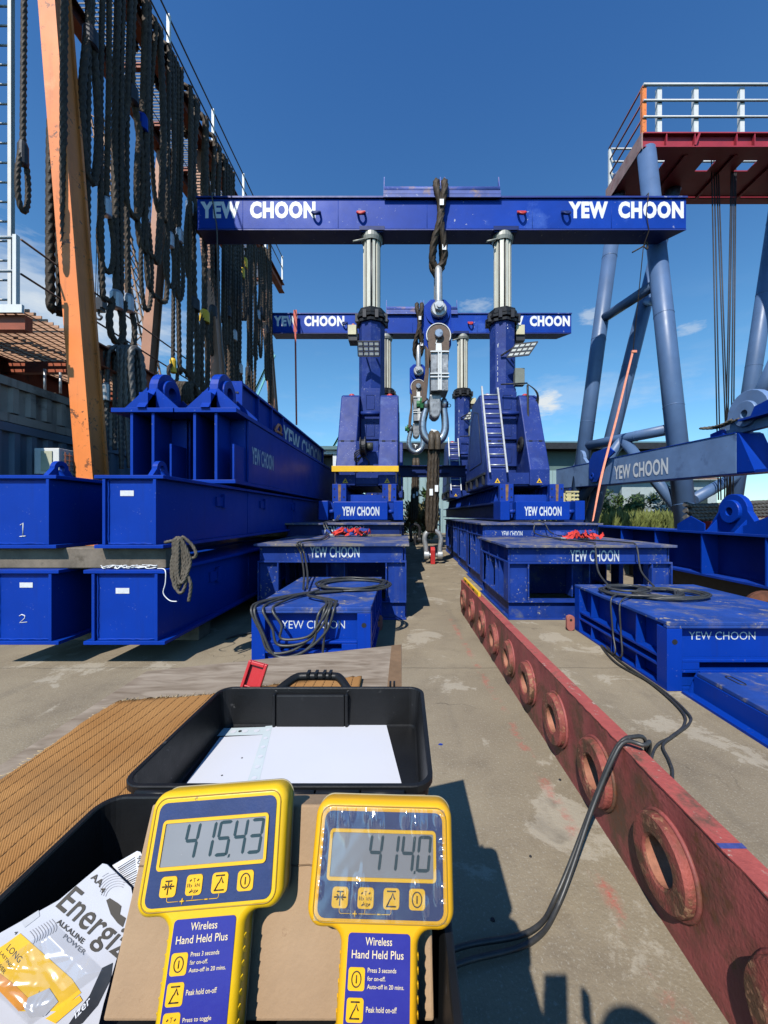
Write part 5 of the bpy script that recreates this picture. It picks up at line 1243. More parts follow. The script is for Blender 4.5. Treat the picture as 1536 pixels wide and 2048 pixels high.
mb = MB(); mb.prism([(6.6, 6.75, 3.362), (6.6, 7.35, 3.362), (6.6, 7.25, 3.55), (6.6, 6.95, 3.6)], (.5, 0, 0)); mb.prism([(6.6, 7.95, 3.15), (6.6, 8.3, 3.15), (6.6, 8.3, 3.24), (6.6, 8.0, 3.28)], (.4, 0, 0)); mb.build('lug_rib', M['blue'], t)
A = at(1195, 975, 11.1); mb = MB(); r_ = .5
pts = [(6.53, 12.35, 2.60), (6.53, 12.5, 2.75), (6.53, 12.5, 3.35), (6.53, 12.2, 3.6), (6.53, 11.2, 3.62), (6.53, 10.85, 3.4), (6.53, 11.3, 3.25), (6.53, 11.75, 2.75), (6.53, 11.95, 2.58)]
pts = [(x, y + 1.0, z + .035) for x, y, z in pts]; mb.prism(pts, (-.05, 0, 0)); mb.build('side_plate', M['blue'], t, bevel=.008)
mb = MB(); mb.washer((6.479, 13.25, 2.835), (-1, 0, 0), .12, .055, .03); mb.build('side_boss', M['blue'], t)
zb_ = 2.32 + (8.2 - 7.6) * .0356
txt('YEW CHOON', t, 'lettering', (6.555, 12.0, 2.60), (0, -1, -.035), (0, 0, 1), 2.45, .42, M['white_txt'], bold=.03)
mb = MB(); rope(mb, [(6.6, 7.75, 3.42), (6.55, 7.95, 3.36), (6.58, 8.25, 3.38), (6.5, 8.45, 3.4), (6.6, 8.1, 3.34), (6.62, 7.6, 3.4)], .025, lobes=4); mb.build('tag_rope', M['fibre'], t)
for i, y in enumerate((5.9, 15.2)):
    t = thing('trestle', ['dark trestle under the near end of the blue grey spreader beam', 'dark trestle under the far end of the blue grey spreader beam'][i], 'trestle', (6.8, y, 0))
    h = 2.24 + (y - 5.6) * .034 - .02
    mb = MB(); mb.box(6.4, 7.3, y - .25, y + .25, h - .3, h); mb.build('top_beam', M['track_dark'], t)
    mb = MB()
    for x in (6.45, 7.15): mb.box(x, x + .12, y - .2, y + .2, 0, h - .301)
    mb.build('leg', M['track_dark'], t)

# lower right long beam with lug
t = thing('lifting_beam', 'long low dark blue I beam with a round lug on top, right of the stands', 'lifting beam', (5.55, 8, .4))
mb = MB(); mb.box(5.40, 6.0, 3.6, 11.3, 1.165, 1.2); mb.box(5.40, 6.0, 3.6, 11.3, .40, .435); mb.build('flange', M['blue_worn'], t)
mb = MB(); mb.box(5.72, 5.76, 3.62, 11.28, .436, 1.164); mb.build('web', mat('deep_blue_web', (.008, .022, .19), .35, var=.15), t)
mb = MB()
for y in (4.6, 5.75, 7.0, 8.3, 9.6): mb.box(5.415, 5.715, y, y + .025, .437, 1.163)
mb.build('stiffener', M['blue'], t)
mb = MB(); lug_plate(mb, 5.72, 6.65, 1.201, .30, .66, .1, .075); mb.build('lifting_lug', M['blue'], t, bevel=.008)
mb = MB(); mb.washer((5.669, 6.65, 1.201 + .36), (-1, 0, 0), .2, .075, .06); mb.build('lug_boss', M['blue'], t)
mb = MB()
for y0_, y1_ in ((7.05, 7.75), (5.35, 6.25)): mb.prism([(5.5, y0_, 1.201), (5.5, y1_, 1.201), (5.5, y1_, 1.32), (5.5, (y0_ + y1_) / 2, 1.48), (5.5, y0_, 1.34)], (.02, 0, 0))
for y in (6.35, 6.95): mb.prism([(5.66, y, 1.201), (5.45, y, 1.201), (5.66, y, 1.42)], (0, .02, 0))
mb.build('gusset', M['blue'], t)
t2 = thing('lifting_beam', 'second dark blue beam end with a lug at the far right edge', 'lifting beam', (6.9, 5.4, .4))
mb = MB(); mb.box(6.35, 6.95, 3.4, 6.6, .42, .455); mb.box(6.35, 6.95, 3.4, 6.6, 1.2, 1.235); mb.box(6.63, 6.67, 3.4, 6.59, .456, 1.199); mb.build('body', M['blue_worn'], t2)
mb = MB(); lug_plate(mb, 6.6, 6.0, 1.236, .34, .75, .12, .08); mb.build('lifting_lug', M['track_dark'], t2, bevel=.01)
for i, (y, x0, x1) in enumerate(((4.3, 5.3, 7.2), (9.6, 5.3, 6.3))):
    o = MB().box(x0, x1, y, y + .3, 0, .398).build('timber_bearer', M['wood'], None, bevel=.01); tag(o, ['dark timber bearer under the near part of the low right beam', 'dark timber bearer under the far part of the low right beam'][i], 'timber')
t = thing('added_dark_girder', 'added black girder that darkens the gap under the low right beam', 'steel girder', (5.7, 7, 0))  # girder added to turn the shadowed gap under the beam black
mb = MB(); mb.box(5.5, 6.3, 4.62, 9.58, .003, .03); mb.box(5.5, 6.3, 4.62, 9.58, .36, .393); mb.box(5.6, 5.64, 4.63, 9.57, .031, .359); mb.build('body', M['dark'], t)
# bundles of thick wire rope on a red frame
t = thing('red_frame', 'low bright red steel frame under the thick grey wire ropes at the right', 'steel frame', (7.6, 9.4, 0))
mb = MB(); z = at(0, 1042, 9.3).z; mb.box(7.25, 10, 9.1, 9.5, 1.0, z); mb.box(7.5, 7.7, 9.1, 9.5, 0, .999); mb.box(9.4, 9.6, 9.1, 9.5, 0, .999); mb.build('frame', M['red'], t)
for i in range(5):
    t = thing('thick_rope', '%s thick grey wire rope lying across the red frame at the right' % ['lowest', 'second lowest', 'middle', 'second highest', 'topmost'][i], 'wire rope', (7.8, 9.2, 1.4), 'thick wire ropes on the red frame')
    mb = MB(); z0_ = z + .055 + i * .075
    rope(mb, [(6.75 + .2 * (i % 2), 9.25 + (i % 2) * .1, z0_ + .05), (7.0, 9.28, z0_), (7.8, 9.24 + (i % 2) * .06, z0_ + .03), (8.6, 9.3, z0_ + .08), (9.8, 9.4, z0_ + .1)], .062, sm=8, pitch=.5, n=10); mb.build('rope', M['rope_grey'], t)

# ================================================================== BLUE BLOCKS ON THE GROUND
def block(label, x0, x1, y0, y1, zb, zt, txtbox, side_ribs):
    t = thing('weight_block', label, 'steel block', ((x0 + x1) / 2, (y0 + y1) / 2, zb)); H = zt - zb; m = M['blue']
    zm = zb + H * .46                                        # mid rail top
    mb = MB(); mb.box(x0, x1, y0, y1, zt - .03, zt); mb.box(x0, x1, y0, y0 + .05, zt - .055, zt - .0301); mb.build('top_plate', M['block_top'], t, bevel=.005)
    for xa in (x0 + .002, x1 - .132):
        MB().box(xa, xa + .13, y0 + .003, y0 + .14, zb, zt - .056).build('corner_post', m, t, bevel=.005)
        MB().box(xa, xa + .13, y1 - .14, y1 - .003, zb, zt - .031).build('corner_post', m, t, bevel=.005)
    mb = MB()
    for xa in (x0 + .067, x1 - .067): mb.lathe((xa, y0 + .0015, zt - .17), (0, 1, 0), [(0, .001), (0, .024), (.012, .024)], 14)
    mb.build('lug_hole', M['dark'], t)
    mb = MB(); mb.box(x0 + .133, x1 - .133, y0 + .075, y0 + .10, zm + .001, zt - .031); mb.build('front_panel', m, t)
    mb = MB(); mb.box(x0 + .133, x1 - .133, y0 + .004, y0 + .2, zm - .025, zm); mb.box(x0 + .133, x1 - .133, y0 + .003, y0 + .2, zm - .115, zm - .09)
    mb.box(x0 + .133, x0 + .28, y0 + .006, y0 + .2, zm - .089, zm - .026); mb.box(x1 - .28, x1 - .133, y0 + .006, y0 + .2, zm - .089, zm - .026)
    mb.box(x0 + .281, x1 - .281, y0 + .16, y0 + .18, zm - .089, zm - .026); mb.build('fork_pocket', m, t, bevel=.004)
    mb = MB(); mb.box(x0 + .133, x1 - .133, y0 + .05, y0 + .08, zb + .03, zm - .116); mb.box(x0 + .133, x1 - .133, y0 + .004, y0 + .2, zb, zb + .025); mb.build('lower_panel', m, t)
    for s_, xx in ((1, x0), (-1, x1)):
        mb = MB(); a = sorted((xx + s_ * .10, xx + s_ * .125)); mb.box(a[0], a[1], y0 + .141, y1 - .141, zb + .026, zt - .031)
        for z in (zb, zm - .02, zm - .10): b = sorted((xx + s_ * .003, xx + s_ * .099)); mb.box(b[0], b[1], y0 + .141, y1 - .141, z, z + .022)
        for k in range(1, side_ribs + 1):
            y = y0 + (y1 - y0) * k / (side_ribs + 1)
            for za, zc in ((zm + .003, zt - .032), (zb + .0225, zm - .101)): mb.prism([(xx + s_ * .0985, y, za), (xx + s_ * .006, y, za), (xx + s_ * .012, y, zc), (xx + s_ * .0985, y, zc)], (0, .018, 0))
        mb.build('side_frame', m, t, bevel=.002)
    if txtbox:
        A = at(txtbox[0], txtbox[3], y0 + .075); B = at(txtbox[1], txtbox[2], y0 + .075)
        txt('YEW CHOON', t, 'lettering', A, (1, 0, 0), (0, 0, 1), B.x - A.x, B.z - A.z, M['stencil'], bold=-.002)
    return t
lb0, lb1 = at(502, 1215, 3.65), at(742, 1215, 3.65)
block('low blue block with stencil lettering and coiled cable, behind the plywood table', lb0.x, lb1.x, 3.65, 5.45, .03, lb0.z, (564, 690, 1241, 1257), 4)
block('blue steel block with cable coil on top, right side, thin white stencil lettering', 2.235, 3.80, 3.27, 5.05, 0, .59, (1377, 1510, 1263, 1279), 3)
t = thing('low_pallet', 'low flat blue steel pallet with a scuffed deck at the right edge', 'steel pallet', (3.1, 2.5, 0))
mb = MB(); mb.box(2.42, 3.9, 1.75, 3.18, .165, .20); mb.build('deck', M['block_top'], t, bevel=.006)
mb = MB(); mb.box(2.335, 3.9, 1.7, 3.24, 0, .02); mb.box(2.41, 2.43, 1.72, 3.2, .021, .164); mb.prism([(2.455, 3.205, .021), (2.38, 3.205, .021), (2.455, 3.205, .199)], (0, .02, 0)); mb.box(2.46, 3.9, 3.2, 3.22, .021, .199); mb.box(2.46, 3.9, 1.70, 1.72, .021, .199); mb.build('side_rim', M['blue'], t)
mb = MB(); c = at(1402, 1345, 3.1); mb.tube(rrect(.05, .16, .024, 4) and [Vector((2.60 + a, 3.02 + b, .2015)) for a, b in rrect(.05, .16, .024, 4)], .005, 5, closed=True); mb.build('slot_edge', M['dark'], t)
# small red lugs beside the blocks
for i, p in enumerate((gnd(1142, 1262), gnd(757, 1262))):
    t = thing('pad_lug', ['small pink red lug plate standing at the left side of the right block', 'small dark red lug plate in the shadow right of the left block'][i], 'lug plate', p)
    mb = MB(); pts = [(p.x + a, p.y, .07 + b + .05) for a, b in rrect(.10, .20, .045, 5)]; mb.prism([(x, y, max(.0, z - .02)) for x, y, z in pts], (0, .05, 0)); mb.build('plate', mat('faded_red_plate%d' % i, (.42, .14, .11), .7, var=.3, stain=((.2, .1, .08), .4, 12)), t, bevel=.004)
    mb = MB(); mb.lathe((p.x, p.y - .002, .14), (0, 1, 0), [(0, .001), (0, .016), (.01, .016)], 12); mb.build('hole', M['dark'], t)
o = thing('rusty_ring', 'rusty brown ring edge in the dark gap at the right edge', 'ring', (3.6, 4.1, .4))
mb = MB(); c = at(1530, 1220, 5.2); mb.washer((c.x, 5.2, c.z), (-.3, -1, .1), .26, .12, .08); mb.build('ring', mat('rust_brown', (.14, .05, .025), .8, var=.4, scale=12), o)

# ================================================================== RED PERFORATED BEAM
def fx(y): return .975 - .015 * y
t = thing('perforated_beam', 'long rusty red lifting beam with a row of ringed holes lying on the concrete', 'lifting beam', (.92, 3, 0))
Ys = [5.67, 5.05, 4.43, 3.88, 3.36, 2.87, 2.36, 1.875, 1.39, .90, .42]; zc, hr, TH, HB = .250, .073, .07, .49
Yend, Y0b = 5.98, .12
m_red = mat('rusty_red_beam', (.35, .085, .075), .6, var=.35, scale=5, bump=.35, bscale=55, stain=((.135, .065, .04), .62, 2.6), chips=((.16, .06, .03), .55, 40), streak=((.11, .05, .035), .5))
m_redtop = mat('flaked_red_top', (.40, .085, .070), .65, var=.25, scale=7, bump=.35, bscale=60, stain=((.15, .075, .05), .48, 7), chips=((.42, .30, .24), .28, 26))
m_ring = mat('rusted_ring_face', (.31, .075, .058), .7, var=.35, scale=9, bump=.5, bscale=90, stain=((.115, .058, .03), .72, 7), chips=((.36, .18, .10), .55, 46))
m_bore = mat('pale_rust_bore', (.36, .145, .085), .7, var=.3, scale=16, bump=.3, bscale=60, stain=((.20, .10, .05), .35, 14))
mids = [Yend] + [(a + b) / 2 for a, b in zip(Ys, Ys[1:])] + [Y0b]
mb = MB(); bore = MB()
for i, yc in enumerate(Ys):
    ya, yb2 = mids[i], mids[i + 1]; n = 32
    for face in (0, 1):
        xo = 0 if face == 0 else TH
        outer, inner = [], []
        for k in range(n):
            a = 2 * pi * k / n; dy, dz = cos(a), sin(a); T_ = 1e9
            if dy > 1e-9: T_ = min(T_, (ya - yc) / dy)
            if dy < -1e-9: T_ = min(T_, (yb2 - yc) / dy)
            if dz > 1e-9: T_ = min(T_, (HB - zc) / dz)
            if dz < -1e-9: T_ = min(T_, -zc / dz)
            yy = yc + dy * T_; outer.append((fx(yy) + xo, yy, zc + dz * T_)); y2 = yc + dy * hr; inner.append((fx(y2) + xo, y2, zc + dz * hr))
        # corners
        vs = outer + inner; fs = [(k, (k + 1) % n, n + (k + 1) % n, n + k) for k in range(n)]
        for yy, zz in ((ya, HB), (yb2, HB), (yb2, 0), (ya, 0)):
            q_ = Vector((fx(yy) + xo, yy, zz)); d_ = sorted(range(n), key=lambda k: (Vector(outer[k]) - q_).length)[:2]
            if (Vector(outer[d_[0]]) - q_).length > 1e-4: vs.append(q_); fs.append((d_[0], d_[1], len(vs) - 1))
        mb.add(vs, fs)
    n = 32
    vs = [(fx(yc + cos(2 * pi * k / n) * hr) + xo, yc + cos(2 * pi * k / n) * hr, zc + sin(2 * pi * k / n) * hr) for xo in (-.036, TH + .024) for k in range(n)]
    bore.add(vs, [(k, (k + 1) % n, n + (k + 1) % n, n + k) for k in range(n)], True)
for yy in (Yend, Y0b): mb.add([(fx(yy), yy, 0), (fx(yy) + TH, yy, 0), (fx(yy) + TH, yy, HB), (fx(yy), yy, HB)], [(0, 1, 2, 3)])
mb.build('web_plate', m_red, t)
bore.build('hole_bore', m_bore, t)
mb = MB(); rr = random.Random(4); n = 150; vs = []
for k in range(n + 1):
    y = Yend + (Y0b - Yend) * k / n; e = rr.uniform(-.0022, .0022); vs += [(fx(y) - .003 + e, y, HB + .001), (fx(y) + TH + .003 + rr.uniform(-.002, .002), y, HB + .001), (fx(y) + TH + .003, y, HB + .006), (fx(y) - .003 + e, y, HB + .006)]
mb.add(vs, [(k * 4 + j, k * 4 + (j + 1) % 4, k * 4 + 4 + (j + 1) % 4, k * 4 + 4 + j) for k in range(n) for j in range(4)]); mb.build('top_edge', m_redtop, t)
for yc in Ys:
    mb = MB(); mb.lathe((fx(yc) + .001, yc, zc), (-1, -.015, 0), [(0, hr + .002), (0, .148), (.034, .147), (.044, .139), (.044, hr + .010), (.038, hr + .001), (0, hr + .002)], 48)
    mb.build('cheek_ring', m_ring, t)
    mb = MB(); mb.lathe((fx(yc) + TH - .001, yc, zc), (1, 0, 0), [(0, hr + .002), (0, .148), (.03, .144), (.03, hr + .001), (0, hr + .002)], 40)
    mb.build('cheek_ring', m_ring, t)
    mb = MB(); pts = [Vector((fx(yc) - .003, yc + cos(2 * pi * k / 40) * .151, zc + sin(2 * pi * k / 40) * .151)) for k in range(40)]; mb.tube(pts, .009, 6, closed=True); mb.build('weld', m_red, t)
mb = MB(); y = 1.17; mb.box(fx(y) - .004, fx(y) + TH + .004, y - .012, y + .006, HB + .0065, HB + .008); mb.build('paint_mark', mat('blue_marker', (.05, .07, .25), .6, var=.3, scale=60, stain=((.35, .09, .08), .4, 60)), t)
t = thing('spirit_level', 'yellow spirit level lying on the far end of the red beam', 'spirit level', (.93, 5.5, HB))
mb = MB(); mb.box(fx(5.5) + .018, fx(5.5) + .05, 4.72, 5.9, HB + .0065, HB + .055); mb.build('body', M['yellow'], t, bevel=.004)
mb = MB()
for y in (5.0, 5.35, 5.65): mb.box(fx(5.5) + .0165, fx(5.5) + .0175, y, y + .12, HB + .018, HB + .042)
mb.build('window', M['dark'], t)

# ================================================================== CABLES, STRAPS
def cable(label, paths, r, loc, name='cable'):
    t = thing(name, label, 'cable', loc); mb = MB()
    for p in paths: mb.tube(resample(smooth_path(p, 8), max(.02, r * 1.5)), r, 8)
    mb.build('cable_run', M['cable'], t); return t
def coil(c, rx, ry, n, r, seed, z0, tilt=0):
    rr = random.Random(seed); pts = []
    for k in range(n * 14):
        a = 2 * pi * k / 14; j = 1 + .10 * sin(k * .37 + seed) + rr.uniform(-.03, .03)
        pts.append((c[0] + cos(a) * rx * j + rr.uniform(-.01, .01), c[1] + sin(a) * ry * j, z0 + r + (k // 14) * r * .55 + rr.uniform(0, r)))
    return pts
zt = .59
c = (2.72, 4.42)
run1 = [Vector((-.25, 1.22, .02)), Vector((0, 1.25, .02)), gnd(925, 1893, .02), gnd(1062, 1862, .02), Vector((.60, 1.50, .03)), Vector((.80, 1.62, .30)), Vector((.90, 1.665, .46)), Vector((.955, 1.68, .518)), Vector((1.0, 1.69, .525)), Vector((1.06, 1.70, .515)), Vector((1.10, 1.75, .40)), Vector((1.16, 1.88, .06)), gnd(1308, 1500, .02), gnd(1340, 1475, .02), gnd(1368, 1450, .02), gnd(1362, 1420, .02), gnd(1300, 1365, .02), gnd(1232, 1325, .02), gnd(1202, 1290, .02), Vector((2.20, 4.02, .05)), Vector((2.225, 4.1, .25)), Vector((2.23, 4.15, .56)), Vector((2.30, 4.2, .62)), Vector((2.45, 4.3, .62))]
run2 = [Vector((-.25, 1.12, .02)), Vector((0, 1.20, .02)), gnd(925, 1925, .02), gnd(1060, 1885, .02), Vector((.585, 1.455, .03)), Vector((.785, 1.60, .285)), Vector((.897, 1.648, .462)), Vector((.955, 1.66, .524)), Vector((1.01, 1.62, .53)), Vector((1.06, 1.66, .515)), Vector((1.10, 1.74, .32)), Vector((1.22, 1.80, .05)), gnd(1345, 1552, .02), gnd(1338, 1520, .02), gnd(1326, 1490, .02), gnd(1352, 1468, .02), gnd(1380, 1445, .02), gnd(1374, 1424, .02), gnd(1322, 1378, .02), gnd(1240, 1322, .02), gnd(1212, 1292, .02), Vector((2.21, 3.92, .05)), Vector((2.225, 3.95, .3)), Vector((2.23, 3.98, .56)), Vector((2.32, 4.05, .625)), Vector((2.5, 4.2, .62))]
cable('pair of black cables over the red beam leading to the right block', [run1, run2], .0088, (1.1, 1.7, 0))
up2 = [Vector((2.52, 4.75, .63)), Vector((2.62, 5.2, .75)), Vector((2.72, 5.48, 1.06)), Vector((2.76, 5.7, 1.095)), Vector((2.6, 6.6, 1.10)), Vector((2.55, 7.5, 1.15)), Vector((2.6, 7.72, 1.345)), Vector((2.5, 8.2, 1.36))]
up3 = [Vector((3.05, 4.7, .63)), Vector((3.2, 5.2, .75)), Vector((3.3, 5.47, 1.06)), Vector((3.28, 5.7, 1.095)), Vector((3.0, 6.4, 1.10)), Vector((2.85, 7.4, 1.15)), Vector((2.8, 7.72, 1.345)), Vector((2.7, 8.2, 1.36))]
cable('coil of black cable on the right block, ends climbing the red strapped stand', [coil(c, .40, .30, 5, .012, 2, zt), coil((2.95, 4.28), .36, .26, 4, .012, 5, zt + .01), coil((2.62, 4.5), .22, .2, 2, .012, 8, zt + .03), up2, up3], .012, (2.72, 4.42, zt))
zl = lb0.z
lc = (-.62, 4.75)
cl = [coil(lc, .42, .36, 5, .012, 3, zl)]
hang = []
for k in range(4):
    x0_, x1_ = -1.50 + (.0, .11, .03, .2)[k], -.80 + (.0, .05, .09, .03)[k]; d_ = (.40, .33, .43, .27)[k]
    hang.append([Vector((-.75 + .02 * k, 4.35, zl + .02)), Vector((-1.05, 4.2 - .02 * k, zl + .03)), Vector((x0_ + .12, 3.85, zl + .025)), Vector((x0_ + .06, 3.63, zl - .01)), Vector((x0_ + .16, 3.60 - .006 * k, zl - d_ * .55)), Vector(((x0_ + x1_) / 2 - .1, 3.585 - .006 * k, zl - d_)), Vector(((x0_ + x1_) / 2 + .14, 3.58 - .006 * k, zl - d_ * .93)), Vector((x1_ - .02, 3.60 - .005 * k, zl - d_ * .5)), Vector((x1_ + .05, 3.63, zl - .01)), Vector((x1_ + .02, 3.8, zl + .035)), Vector((-1.0, 4.0, zl + .045)), Vector((-.95, 4.3, zl + .04))])
tail1 = [Vector((-.72, 3.75, zl + .03)), Vector((-.80, 3.60, zl - .05)), Vector((-.84, 3.58, zl - .3)), Vector((-1.0, 3.57, zl - .45)), Vector((-1.06, 3.6, .02))]
tail2 = [Vector((-.66, 3.8, zl + .03)), Vector((-.71, 3.62, zl - .05)), Vector((-.75, 3.6, zl - .3)), Vector((-.77, 3.6, .02))]
rise = [Vector((-1.15, 4.4, zl + .03)), Vector((-1.3, 5.0, .75)), Vector((-1.45, 5.42, .95)), Vector((-1.5, 5.44, 1.11)), Vector((-1.35, 6.2, 1.11)), Vector((-1.5, 7.5, 1.15)), Vector((-1.62, 7.78, 1.34)), Vector((-1.55, 8.6, 1.37)), Vector((-1.5, 8.8, 1.5))]
rise2 = [p + Vector((.05, -.02, .01)) for p in rise]
cable('black cable coil draped over the front of the left block and up the stand behind', cl + hang + [tail1, tail2, rise, rise2], .0125, (-.62, 4.75, zl))
o = cable('end of a black cable on the ground at the left side of the left block', [[gnd(452, 1278, .016), gnd(470, 1272, .016), gnd(500, 1266, .016), gnd(520, 1264, .016)]], .012, gnd(480, 1270))
def straps(label, c, seed):
    t = thing('ratchet_strap', label, 'ratchet straps', c)
    rr = random.Random(seed)
    for mname, n in (('webbing_red', 9), ('webbing_blue', 6)):
        mb = MB()
        for k in range(n):
            pts = []; p = Vector((rr.uniform(-.20, .26) + (.06 if 'red' in mname else -.06), rr.uniform(-.1, .12), .03))
            for j in range(6): pts.append(Vector(c) + p + Vector((0, 0, abs(rr.uniform(-.02, .11))))); p += Vector((rr.uniform(-.12, .12), rr.uniform(-.07, .07), 0))
            P = smooth_path(pts, 4); vs = []
            for q_ in P:
                sl = rr.uniform(.4, 1); vs += [q_ + Vector((0, -.026, -.03 * sl + .012)), q_ + Vector((0, .026, .03 * sl + .012)), q_ + Vector((.004, .026, .036 * sl + .012)), q_ + Vector((.004, -.026, -.024 * sl + .012))]
            mb.add(vs, [(a * 4 + j, a * 4 + (j + 1) % 4, a * 4 + 4 + (j + 1) % 4, a * 4 + 4 + j) for a in range(len(P) - 1) for j in range(4)])
        mb.build('webbing', M[mname], t)
    mb = MB(); mb.box(c[0] - .28, c[0] - .17, c[1] - .03, c[1] + .05, c[2] + .002, c[2] + .05); mb.build('ratchet', M['steel'], t, bevel=.004)
straps('pile of red and blue ratchet straps on the left stand', (-1.12, 7.25, 1.092), 4)
straps('pile of red ratchet straps on the front right stand deck', (2.92, 6.5, 1.072), 9)
for i, (x0, x1, y) in enumerate(((-.85, -.05, 7.35),)):
    o = MB().box(x0, x1, y, y + .1, 1.092, 1.13).build('timber_batten', M['wood'], None, bevel=.004); tag(o, 'thin brown timber batten lying on the rear of the front left stand', 'timber')

# ================================================================== PLANTS
def shrub(label, x0, x1, y0, y1, h, n, size, m, seed, trunk=False, up=1.0):
    rr = random.Random(seed); cx_, cy_ = (x0 + x1) / 2, (y0 + y1) / 2
    t = thing('shrub', label, 'shrub', (cx_, cy_, 0))
    cl = [(rr.uniform(x0, x1), rr.uniform(y0, y1), rr.uniform(.15, .95) * h, rr.uniform(.14, .34) * min(x1 - x0, 2.0)) for _ in range(26)]
    vs, fs = [], []
    for _ in range(n):
        c = rr.choice(cl); d = Vector((rr.gauss(0, 1), rr.gauss(0, 1), rr.gauss(0, 1))).normalized() * c[3] * rr.uniform(.3, 1.1)
        p = Vector((c[0], c[1], c[2])) + d
        p.z = max(.03, p.z)
        a = Vector((rr.gauss(0, 1), rr.gauss(0, 1), rr.gauss(0, 1) + up)).normalized(); b = a.orthogonal().normalized(); s_ = size * rr.uniform(.6, 1.4)
        o = len(vs); vs += [p, p + a * s_ * .5 + b * s_ * .2, p + a * s_, p + a * s_ * .5 - b * s_ * .2]; fs.append((o, o + 1, o + 2, o + 3))
    me = MB(); me.add(vs, fs); me.build('foliage', m, t)
    mb = MB()
    for _ in range(7):
        c = rr.choice(cl); mb.tube([(cx_ + rr.uniform(-.2, .2), cy_, 0), ((cx_ + c[0]) / 2, cy_, c[2] * .55), (c[0], c[1], c[2])], [.03, .022, .01], 5)
    mb.build('stem', M['wood'], t)
leaf_y = mat('yellow_green_leaf', (.17, .19, .045), .6, var=.5, scale=3)
shrub('dry yellow shrub between the left track and the hanging chain', -.05, 1.6, 20.5, 22, 2.0, 2600, .22, M['leaf_dry'], 3)
shrub('dark green feathery shrub behind the rear chain', 1.15, 2.0, 23.6, 25, 2.9, 2200, .3, M['leaf'], 5)
shrub('dark green bush mass under the blue grey beam, left', 10.2, 13.0, 24.5, 26.5, 2.7, 4200, .3, M['leaf'], 6)
shrub('dark green bush mass under the blue grey beam, right', 13.0, 17.5, 24.5, 26.5, 2.7, 4200, .3, M['leaf'], 7)
shrub('pale leaved bush at the back between the tower foot and the lug', 15.6, 19, 23, 24, 3.2, 3000, .32, mat('pale_leaf', (.42, .44, .36), .6, var=.3), 8)
rr = random.Random(21); vs, fs = [], []
for _ in range(5200):
    p = Vector((rr.uniform(8.3, 15.5), rr.uniform(18.5, 21.5), 0)); a = Vector((rr.gauss(0, .35), rr.gauss(0, .3), 1)).normalized(); b = Vector((1, rr.uniform(-.5, .5), 0)).normalized() * .035; h = rr.uniform(.9, 2.0)
    o = len(vs); vs += [p - b, p + b, p + a * h * .6 + b * .7 + Vector((rr.gauss(0, .05), 0, 0)), p + a * h + Vector((rr.gauss(0, .2), 0, -.05))]; fs.append((o, o + 1, o + 2, o + 3))
g_ = MB().add(vs, fs).build('grass', leaf_y); g_['kind'] = 'stuff'; tag(g_, 'tall yellow green grass at the back below the blue grey beam', None)
for i, (x0, x1, y0, y1, h, lab) in enumerate(((15.0, 21.5, 26.5, 29, 3.9, 'low grey site hut with a rusty roof far behind the wire ropes at the right'), (9.6, 13.6, 27.6, 30.5, 2.7, 'pale low shed far behind the bushes under the blue grey beam'))):
    t = thing('site_hut', lab, 'building', ((x0 + x1) / 2, y0, 0))
    MB().box(x0, x1, y0, y1, 0, h).build('wall', mat('hut_wall%d' % i, (.40, .46, .46), .7, var=.15, scale=1), t)
    MB().hexa([(x0 - .3, y0 - .4, h), (x1 + .3, y0 - .4, h), (x1 + .3, y1 + .3, h + .4), (x0 - .3, y1 + .3, h + .4), (x0 - .3, y0 - .4, h + .1), (x1 + .3, y0 - .4, h + .1), (x1 + .3, y1 + .3, h + .5), (x0 - .3, y1 + .3, h + .5)]).build('roof', mat('hut_roof%d' % i, (.30, .19, .14), .8, var=.3), t)
    mb = MB()
    for k in range(3): x = x0 + (x1 - x0) * (k + .3) / 3; mb.box(x, x + .9, y0 - .02, y0 - .002, h * .35, h * .75)
    mb.build('window', mat('hut_window%d' % i, (.03, .045, .045), .2), t)
